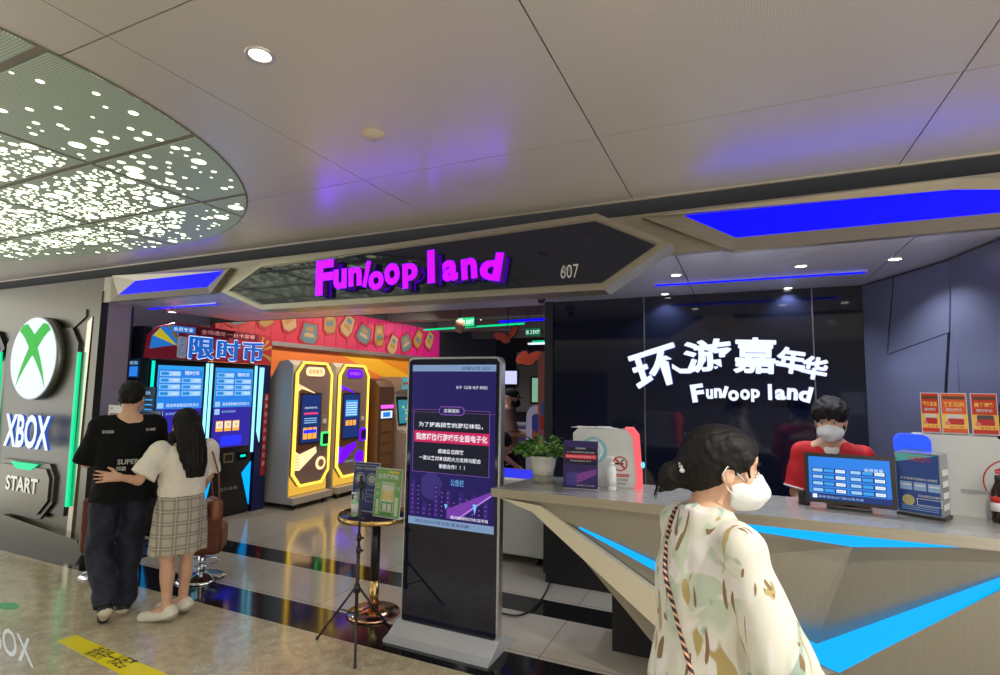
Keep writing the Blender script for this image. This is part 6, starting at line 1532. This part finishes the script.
H = Sdf(np.array(J['hed']) - .16, np.array(J['hed']) + .17, .005)
H.ell(T(0, -.014, .048), (.084, .100, .090), 0, R); H.ell(T(0, -.050, .01), (.072, .060, .070), .02, R); H.ell(T(0, .10, -.03), (.08, .075, .075), .01, R, 's'); H.ell(T(0, .0, -.09), (.12, .12, .07), .01, R, 's')
for q in (-1, 1): H.ell(T(q * .086, .006, -.012), (.018, .026, .032), .006, R, 's')
H.ripple(.003, 120, 1); skin_obj('hair', H, [hair_m], None, mn)
G = Sdf((-.38, -.26, .74), (.38, .34, 1.50), .008)
G.stack([(.82, 0, -.0, .205, .145), (.95, 0, 0, .195, .14), (1.15, 0, -.0, .185, .13), (1.30, 0, -.0, .180, .118), (1.37, 0, -.0, .150, .095), (1.42, 0, -.0, .075, .065)], .03)
for q in 'LR': G.cone((0, 0, 1.385), J['sh' + q], .055, .075, .03); e_ = J['sh' + q] + (J['el' + q] - J['sh' + q]) * 1.0; G.cone(J['sh' + q], e_, .068, .085, .03, cut=True)
G.cone(J['nek'], J['nek'] + np.array([0, .02, .1]), .060, .07, .01, 's'); G.plane((0, 0, .83), (0, 0, -1)); G.ripple(.006, 22, 2, (1, 1, .7)); G.ripple(.002, 60, 4)
ts = skin_obj('t_shirt', G, [tee], None, mn)
def on_back(x, z, lift=.003):
    i = int(round((x - G.lo[0]) / G.res)); k = int(round((z - G.lo[2]) / G.res)); col = G.D[i, :, k]; j = int(np.argmax(col < 0))
    a_, b_ = col[j - 1], col[j]; return Vector((x, G.lo[1] + (j - 1 + a_ / (a_ - b_)) * G.res - lift, z))
def wrap(P2, mm, m, lift=.003): m.add([on_back(x, z, lift) for x, z in P2], [tuple(range(len(P2)))], mm)
prt = mat('shirt_print', srgb(190, 190, 186), .7)
def back_text(txt, x, z, w_, h_, m):
    V_, F_, x0_, x1_, y0_, y1_ = text_mesh(txt, .02); 
    m.add([on_back(x + (a_ - x0_) / (x1_ - x0_) * w_, z + (b_ - y0_) / (y1_ - y0_) * h_, .005) for a_, b_ in V_], F_, prt)
m = MB(); back_text('SUPER', -.05, 1.095, .13, .036, m); m.build('shirt_print', ts, world=False); m = MB(); back_text('超级', -.055, 1.05, .06, .032, m); m.build('shirt_print', ts, world=False); m = MB(); back_text('2020', -.155, 1.315, .07, .02, m); m.build('shirt_print', ts, world=False); m = MB(); back_text('GAME', .105, 1.325, .06, .02, m)
def dsk(cx, cz, r, mm, l, ry=None): wrap([(cx + r * math.cos(2 * PI * i / 18), cz + (ry or r) * math.sin(2 * PI * i / 18)) for i in range(18)], mm, m, l)
m.build('shirt_print', ts, world=False)
G2 = Sdf((-.26, -.34, .05), (.26, .28, .98), .009)
G2.stack([(.84, 0, 0, .175, .125), (.96, 0, 0, .165, .12)], .03)
for q in 'LR': G2.cone(J['hip' + q], J['kn' + q], .100, .082, .03); G2.cone(J['kn' + q], J['an' + q] + np.array([0, 0, .0]), .082, .070, .02, cut=True)
G2.ripple(.008, 30, 2, (1, 1, 1)); G2.ripple(.003, 60, 1); skin_obj('trousers', G2, [trn], None, mn)
shk = mat('shoe_black', (.012, .012, .013), .6); sol = mat('shoe_sole', srgb(205, 195, 175), .6)
def shoe(parent, an, toe, up_m, sole_m, h=.05, wd=.042):
    an = np.array(an, float); toe = np.array(toe, float); S_ = Sdf(np.minimum(an, toe) - .12, np.maximum(an, toe) + .12, .006)
    d = toe - an; d /= np.linalg.norm(d); heel = an - np.array([0, 0, .030]) - np.array([d[0], d[1], 0]) * .03
    S_.cone(heel, toe + d * .015, wd + .002, wd - .006, .02, flat=((0, 0, 1), .8)); S_.cone(heel + np.array([0, 0, .02]), an, .042, .040, .02, cut=True)
    if an[2] < .1: S_.plane((0, 0, .003), (0, 0, -1))
    nrm_ = np.cross(np.cross(d, [0, 0, 1]), d); nrm_ /= np.linalg.norm(nrm_)
    def pk(c): return (((c - heel) @ nrm_) < -.010).astype(int)
    return skin_obj('shoe', S_, [up_m, sole_m], pk, parent)
shoe(mn, J['anL'], J['toeL'], shk, sol); shoe(mn, J['anR'], J['toeR'], shk, sol)

# ---------------- the girl beside him
R = rotm(.35, .08, 0)
J = arr(pel=(0, 0, .84), che=(0, .0, 1.08), nek=(0, 0, 1.245), hed=(0, .03, 1.365), shL=(-.15, 0, 1.195), shR=(.15, 0, 1.195), elL=(-.28, -.01, 1.00), elR=(.19, .05, .98), wrL=(-.40, -.05, 1.04), wrR=(.17, .16, .82),
        hipL=(-.075, 0, .80), hipR=(.075, 0, .80), knL=(-.065, .01, .44), knR=(.075, .05, .44), anL=(-.055, -.03, .085), anR=(.07, .06, .085), toeL=(-.15, .09, .03), toeR=(-.02, .19, .03)); J['R'] = R
gx, gy, gaz = -3.75, 2.68, 160
S, T = body(J, 1.5, .95, .88, .0062, hand_cfg={'L': ((-1, .12, .10), (0, -1, .0), (0, 0, 1), .12, .9)})
gr = skin_obj('person', S, [skin_m], None); place(gr, gx, gy, gaz, 'girl in white puff-sleeved top and grey plaid skirt, touching the back of the man')
eyes(T, R, gr, .95)
H = Sdf((-.20, -.22, .96), (.20, .16, 1.52), .005)
H.ell(T(0, -.014, .045), (.084, .098, .088), 0, R); H.ell(T(0, -.035, .0), (.083, .078, .09), .02, R)
H.stack([(1.0, .05, -.115, .055, .022), (1.10, .035, -.125, .085, .03), (1.20, .02, -.105, .098, .042), (1.30, .01, -.06, .095, .07), (1.38, 0, -.03, .085, .085)], .03)
H.cone((-.09, -.02, 1.30), (-.125, -.045, 1.08), .028, .010, .02); H.ell(T(0, .115, -.03), (.075, .08, .10), .01, R, 's')
H.ripple(.0025, 170, 1, (1, 1, .12)); skin_obj('hair', H, [hair_m], None, gr)
tp = mat('white_top', srgb(228, 220, 205), .75)
G3 = Sdf((-.36, -.20, .82), (.30, .24, 1.32), .006)
G3.stack([(.86, 0, 0, .155, .12), (.95, 0, 0, .15, .115), (1.08, 0, 0, .155, .115), (1.17, 0, -.0, .150, .10), (1.215, 0, -.0, .10, .075)], .02)
for q in 'LR': G3.cone((0, 0, 1.19), J['sh' + q], .045, .065, .03); d_ = J['el' + q] - J['sh' + q]; G3.cone(J['sh' + q] + d_ * .05, J['sh' + q] + d_ * .85, .075, .085, .03, cut=True)
G3.cone(J['nek'] + np.array([0, -.03, -.015]), J['nek'] + np.array([0, .0, .1]), .075, .09, .01, 's'); G3.plane((0, 0, .87), (0, 0, -1)); G3.ripple(.004, 34, 1); G3.ripple(.0018, 90, 2)
skin_obj('blouse', G3, [tp], None, gr)
plaid = mat('plaid_skirt', srgb(150, 142, 130), .8); N, L, b = nodes(plaid)
tc = N.new('ShaderNodeTexCoord'); sp = N.new('ShaderNodeSeparateXYZ'); L.new(tc.outputs['Object'], sp.inputs[0])
def stripes(sock, f, lo):
    a = N.new('ShaderNodeMath'); a.operation = 'MULTIPLY'; a.inputs[1].default_value = f; L.new(sock, a.inputs[0]); c_ = N.new('ShaderNodeMath'); c_.operation = 'SINE'; L.new(a.outputs[0], c_.inputs[0]); r = N.new('ShaderNodeMath'); r.operation = 'GREATER_THAN'; r.inputs[1].default_value = lo; L.new(c_.outputs[0], r.inputs[0]); return r.outputs[0]
sA = [stripes(sp.outputs['X'], 75, .35), stripes(sp.outputs['Z'], 75, .35), stripes(sp.outputs['X'], 75, .97), stripes(sp.outputs['Z'], 75, .97)]
prevc = None
for sck, col in zip(sA, (srgb(100, 94, 90), srgb(100, 94, 90), srgb(215, 205, 190), srgb(215, 205, 190))):
    mm_ = N.new('ShaderNodeMath'); mm_.operation = 'MULTIPLY'; mm_.inputs[1].default_value = .5; L.new(sck, mm_.inputs[0]); mx = N.new('ShaderNodeMixRGB'); L.new(mm_.outputs[0], mx.inputs[0])
    if prevc is None: mx.inputs[1].default_value = (*srgb(178, 168, 150), 1)
    else: L.new(prevc, mx.inputs[1])
    mx.inputs[2].default_value = (*col, 1); prevc = mx.outputs[0]
L.new(prevc, b.inputs['Base Color'])
G4 = Sdf((-.24, -.20, .40), (.24, .22, .92), .007)
G4.stack([(.47, 0, .015, .185, .15), (.60, 0, .01, .18, .145), (.78, 0, 0, .165, .13), (.89, 0, 0, .135, .11)], .0); G4.ripple(.004, 36, 3, (1, 1, .2)); skin_obj('plaid_skirt', G4, [plaid], None, gr)
snk = mat('sneaker_cream', srgb(215, 208, 190), .6)
shoe(gr, J['anL'], J['toeL'], snk, mat('sneaker_sole', srgb(170, 160, 140), .6), wd=.050); shoe(gr, J['anR'], J['toeR'], snk, mat('sneaker_sole'), wd=.050)
gM = Matrix.Translation((gx, gy, 0)) @ Matrix.Rotation(math.radians(gaz - 90), 4, 'Z'); gp = gM @ Vector((.22, -.01, .74))
tb = empty('shoulder_bag', gp, 'brown leather shoulder bag hanging at the hip of the girl in the plaid skirt', 'bag'); lth = mat('tan_leather', srgb(130, 78, 48), .4)
m = MB(); m.box(gp, (.07, .17, .16), lth, math.radians(gaz - 90), .03, seg=4); m.build('pouch', tb)
m = MB(); m.tube([gM @ Vector(v) for v in ((.235, -.08, .80), (.215, -.09, 1.0), (.17, -.085, 1.15), (.135, -.02, 1.262), (.16, .06, 1.18), (.215, .09, 1.0), (.235, .06, .80))], .006, lth, 6); m.build('strap', tb)

# ---------------- the cashier
R = rotm(-.12, .10, .05)
J = arr(pel=(0, 0, .93), che=(0, .02, 1.20), nek=(0, .04, 1.375), hed=(0, .085, 1.50), shL=(-.155, .03, 1.30), shR=(.155, .03, 1.30), elL=(-.20, .05, 1.05), elR=(.20, .05, 1.05), wrL=(-.15, .24, .96), wrR=(.13, .24, .96),
        hipL=(-.09, 0, .89), hipR=(.09, 0, .89), knL=(-.09, .02, .50), knR=(.09, .02, .50), anL=(-.09, -.01, .08), anR=(.09, -.01, .08), toeL=(-.10, .12, .03), toeR=(.10, .12, .03)); J['R'] = R
S, T = body(J, 1.66, 1.0, .98, .006)
cs = skin_obj('person', S, [skin_m], None); place(cs, .50, 3.92, 262, 'cashier with black hair, white mask and red T-shirt behind the counter')
face_mask(T, R, cs, 1.0, res=.004); eyes(T, R, cs)
H = Sdf(np.array(J['hed']) - .16, np.array(J['hed']) + .18, .0045)
H.ell(T(0, -.012, .060), (.100, .110, .098), 0, R); H.ell(T(0, -.05, .0), (.078, .062, .075), .02, R); H.ell(T(0, .055, .070), (.086, .056, .046), .02, R)
H.ell(T(0, .115, -.045), (.075, .075, .082), .008, R, 's'); H.ell(T(0, .0, -.10), (.12, .12, .07), .01, R, 's')
for q in (-1, 1): H.ell(T(q * .09, .006, -.020), (.018, .024, .030), .006, R, 's'); H.cone(T(q * .055, .078, .055), T(q * .052, .088, .024), .014, .006, .01)
H.cone(T(-.015, .095, .060), T(-.010, .104, .026), .014, .005, .01); H.cone(T(.02, .095, .058), T(.026, .100, .030), .013, .005, .01)
H.ripple(.0045, 95, 2); skin_obj('hair', H, [hair_m], None, cs)
rt = mat('red_tee', srgb(200, 26, 34), .7); G5 = Sdf((-.34, -.22, .80), (.34, .28, 1.46), .0065)
G5.stack([(.84, 0, 0, .19, .14), (1.0, 0, .01, .18, .135), (1.16, 0, .02, .165, .12), (1.26, 0, .025, .155, .10), (1.33, 0, .03, .11, .075), (1.37, 0, .03, .08, .07)], .03)
for q in 'LR': G5.cone((0, .028, 1.33), J['sh' + q], .054, .062, .03); d_ = J['el' + q] - J['sh' + q]; G5.cone(J['sh' + q], J['sh' + q] + d_ * .88, .060, .075, .03, cut=True)
G5.cone(J['nek'] + np.array([0, .03, -.005]), J['nek'] + np.array([0, .05, .1]), .056, .08, .01, 's'); G5.ell(J['nek'] + np.array([0, .09, -.03]), (.045, .05, .05), .01, None, 's'); G5.ripple(.004, 28, 2); skin_obj('t_shirt', G5, [rt], None, cs)
G6 = Sdf((-.16, -.14, 1.24), (.16, .24, 1.44), .005); G6.stack([(1.26, 0, .03, .09, .082), (1.33, 0, .032, .075, .076), (1.375, 0, .035, .062, .064)], .0); G6.cone(J['nek'] + np.array([0, .04, .02]), J['nek'] + np.array([0, .07, .1]), .05, .07, .01, 's'); skin_obj('undershirt', G6, [M_white], None, cs)
for q in 'LR':
    e_ = J['sh' + q] + (J['el' + q] - J['sh' + q]) * .875; d_ = (J['el' + q] - J['sh' + q]); d_ /= np.linalg.norm(d_); m = MB(); m.cyl(Vector(e_ - d_ * .008), Vector(e_ + d_ * .004), .0755, M_white, seg=28); m.build('sleeve_trim', cs, world=False)
m = MB(); m.box((.01, .155, 1.285), (.022, .02, .03), M_black, 0, .004); m.tube([Vector((-.07, .07, 1.36)), Vector((-.03, .145, 1.31)), Vector((.01, .155, 1.29))], .003, M_black, 6); m.build('microphone', cs, world=False)
G7 = Sdf((-.22, -.20, .05), (.22, .2, .95), .01); G7.stack([(.80, 0, 0, .17, .125), (.92, 0, 0, .16, .12)], .03)
for q in 'LR': G7.cone(J['hip' + q], J['kn' + q], .095, .075, .03); G7.cone(J['kn' + q], J['an' + q], .075, .06, .02, cut=True)
skin_obj('trousers', G7, [pants_m], None, cs)
shoe(cs, J['anL'], J['toeL'], shk, shk); shoe(cs, J['anR'], J['toeR'], shk, shk)

# ---------------- person in the black cap, deeper in the shop
R = rotm(0, .25, 0)
J = arr(pel=(0, 0, .94), che=(0, .0, 1.24), nek=(0, .01, 1.42), hed=(0, .05, 1.55), shL=(-.18, 0, 1.365), shR=(.18, 0, 1.365), elL=(-.23, .06, 1.10), elR=(.23, .06, 1.10), wrL=(-.14, .26, 1.08), wrR=(.14, .28, 1.08),
        hipL=(-.09, 0, .90), hipR=(.09, 0, .90), knL=(-.09, .02, .50), knR=(.09, .02, .50), anL=(-.09, -.01, .08), anR=(.09, -.01, .08), toeL=(-.10, .12, .03), toeR=(.10, .12, .03)); J['R'] = R
S, T = body(J, 1.68, 1.0, 1.0, .009); cp = skin_obj('person', S, [skin_m], None); place(cp, -2.78, 6.4, 20, 'person in black cap and pinkish beige T-shirt standing deeper in the shop')
face_mask(T, R, cp, 1.0, M_black, .006)
H = Sdf(np.array(J['hed']) - .18, np.array(J['hed']) + .2, .007); H.ell(T(0, -.01, .045), (.085, .102, .085), 0, R); H.cone(T(-.03, .09, .035), T(.03, .09, .035), .012, .012, .01); H.ell(T(0, .115, .035), (.06, .05, .008), .01, R); H.plane(T(0, 0, .015), R @ np.array([0, 0, -1.])); skin_obj('cap', H, [M_matte], None, cp)
tb_ = mat('beige_tee', srgb(170, 132, 122), .7); G8 = Sdf((-.34, -.22, .80), (.34, .28, 1.50), .010)
G8.stack([(.84, 0, 0, .20, .145), (1.1, 0, .0, .19, .135), (1.30, 0, 0, .185, .115), (1.42, 0, .0, .08, .07)], .03)
for q in 'LR': G8.cone((0, 0, 1.385), J['sh' + q], .055, .070, .03); G8.cone(J['sh' + q], J['sh' + q] + (J['el' + q] - J['sh' + q]) * .9, .072, .085, .03, cut=True)
G8.ripple(.004, 28, 2); skin_obj('t_shirt', G8, [tb_], None, cp)
G9 = Sdf((-.22, -.20, .05), (.22, .2, .95), .011); G9.stack([(.80, 0, 0, .17, .125), (.92, 0, 0, .16, .12)], .03)
for q in 'LR': G9.cone(J['hip' + q], J['kn' + q], .095, .075, .03); G9.cone(J['kn' + q], J['an' + q], .075, .06, .02, cut=True)
skin_obj('trousers', G9, [pants_m], None, cp); shoe(cp, J['anL'], J['toeL'], shk, sol); shoe(cp, J['anR'], J['toeR'], shk, sol)

# ---------------- seated player in black behind the game table
R = rotm(-.2, .5, 0)
J = arr(pel=(0, 0, .50), che=(0, .10, .76), nek=(0, .15, .91), hed=(0, .21, 1.01), shL=(-.17, .12, .86), shR=(.17, .12, .86), elL=(-.25, .24, .70), elR=(.24, .27, .72), wrL=(-.12, .42, .84), wrR=(.15, .46, .85),
        hipL=(-.09, 0, .47), hipR=(.09, 0, .47), knL=(-.12, .38, .46), knR=(.12, .38, .46), anL=(-.12, .34, .08), anR=(.12, .34, .08), toeL=(-.13, .46, .03), toeR=(.13, .46, .03)); J['R'] = R
S, T = body(J, 1.6, 1.0, .95, .009); se = skin_obj('person', S, [skin_m], None); place(se, -2.62, 6.02, 285, 'seated person in black shirt with white stripes leaning over the blue lit table')
H = Sdf(np.array(J['hed']) - .18, np.array(J['hed']) + .2, .007); H.ell(T(0, -.012, .05), (.092, .105, .092), 0, R); H.ell(T(0, -.05, .0), (.078, .062, .075), .02, R); H.ell(T(0, .115, -.04), (.075, .075, .085), .01, R, 's'); H.ripple(.004, 95, 2); skin_obj('hair', H, [hair_m], None, se)
G10 = Sdf((-.36, -.22, .40), (.36, .40, .96), .010); G10.stack([(.42, 0, 0, .18, .14), (.6, 0, .04, .17, .13), (.78, 0, .10, .18, .12), (.86, 0, .12, .15, .10), (.91, 0, .15, .08, .07)], .03)
for q in 'LR': G10.cone((0, .12, .875), J['sh' + q], .05, .068, .03); G10.cone(J['sh' + q], J['sh' + q] + (J['el' + q] - J['sh' + q]) * .9, .072, .078, .03, cut=True)
G10.ripple(.004, 28, 2); skin_obj('t_shirt', G10, [tee], None, se)
G11 = Sdf((-.28, -.20, .05), (.28, .56, .64), .011); G11.stack([(.38, 0, 0, .17, .14), (.50, 0, 0, .16, .13)], .03)
for q in 'LR': G11.cone(J['hip' + q], J['kn' + q], .092, .075, .03); G11.cone(J['kn' + q], J['an' + q], .075, .06, .02, cut=True)
skin_obj('trousers', G11, [pants_m], None, se); shoe(se, J['anL'], J['toeL'], shk, sol); shoe(se, J['anR'], J['toeR'], shk, sol)
t = empty('low_stool', (-2.62, 6.02, 0), 'round black stool under the seated person', 'stool'); MB().lathe([(0, .30), (.17, .30), (.18, .32), (.18, .345), (.16, .36), (0, .36)], (-2.62, 6.02, 0), M_black).build('seat', t); MB().cyl((-2.62, 6.02, .02), (-2.62, 6.02, .30), .03, M_chrome, seg=16).build('column', t); MB().lathe([(0, 0), (.16, 0), (.16, .015), (0, .03)], (-2.62, 6.02, 0), M_chrome).build('base', t)
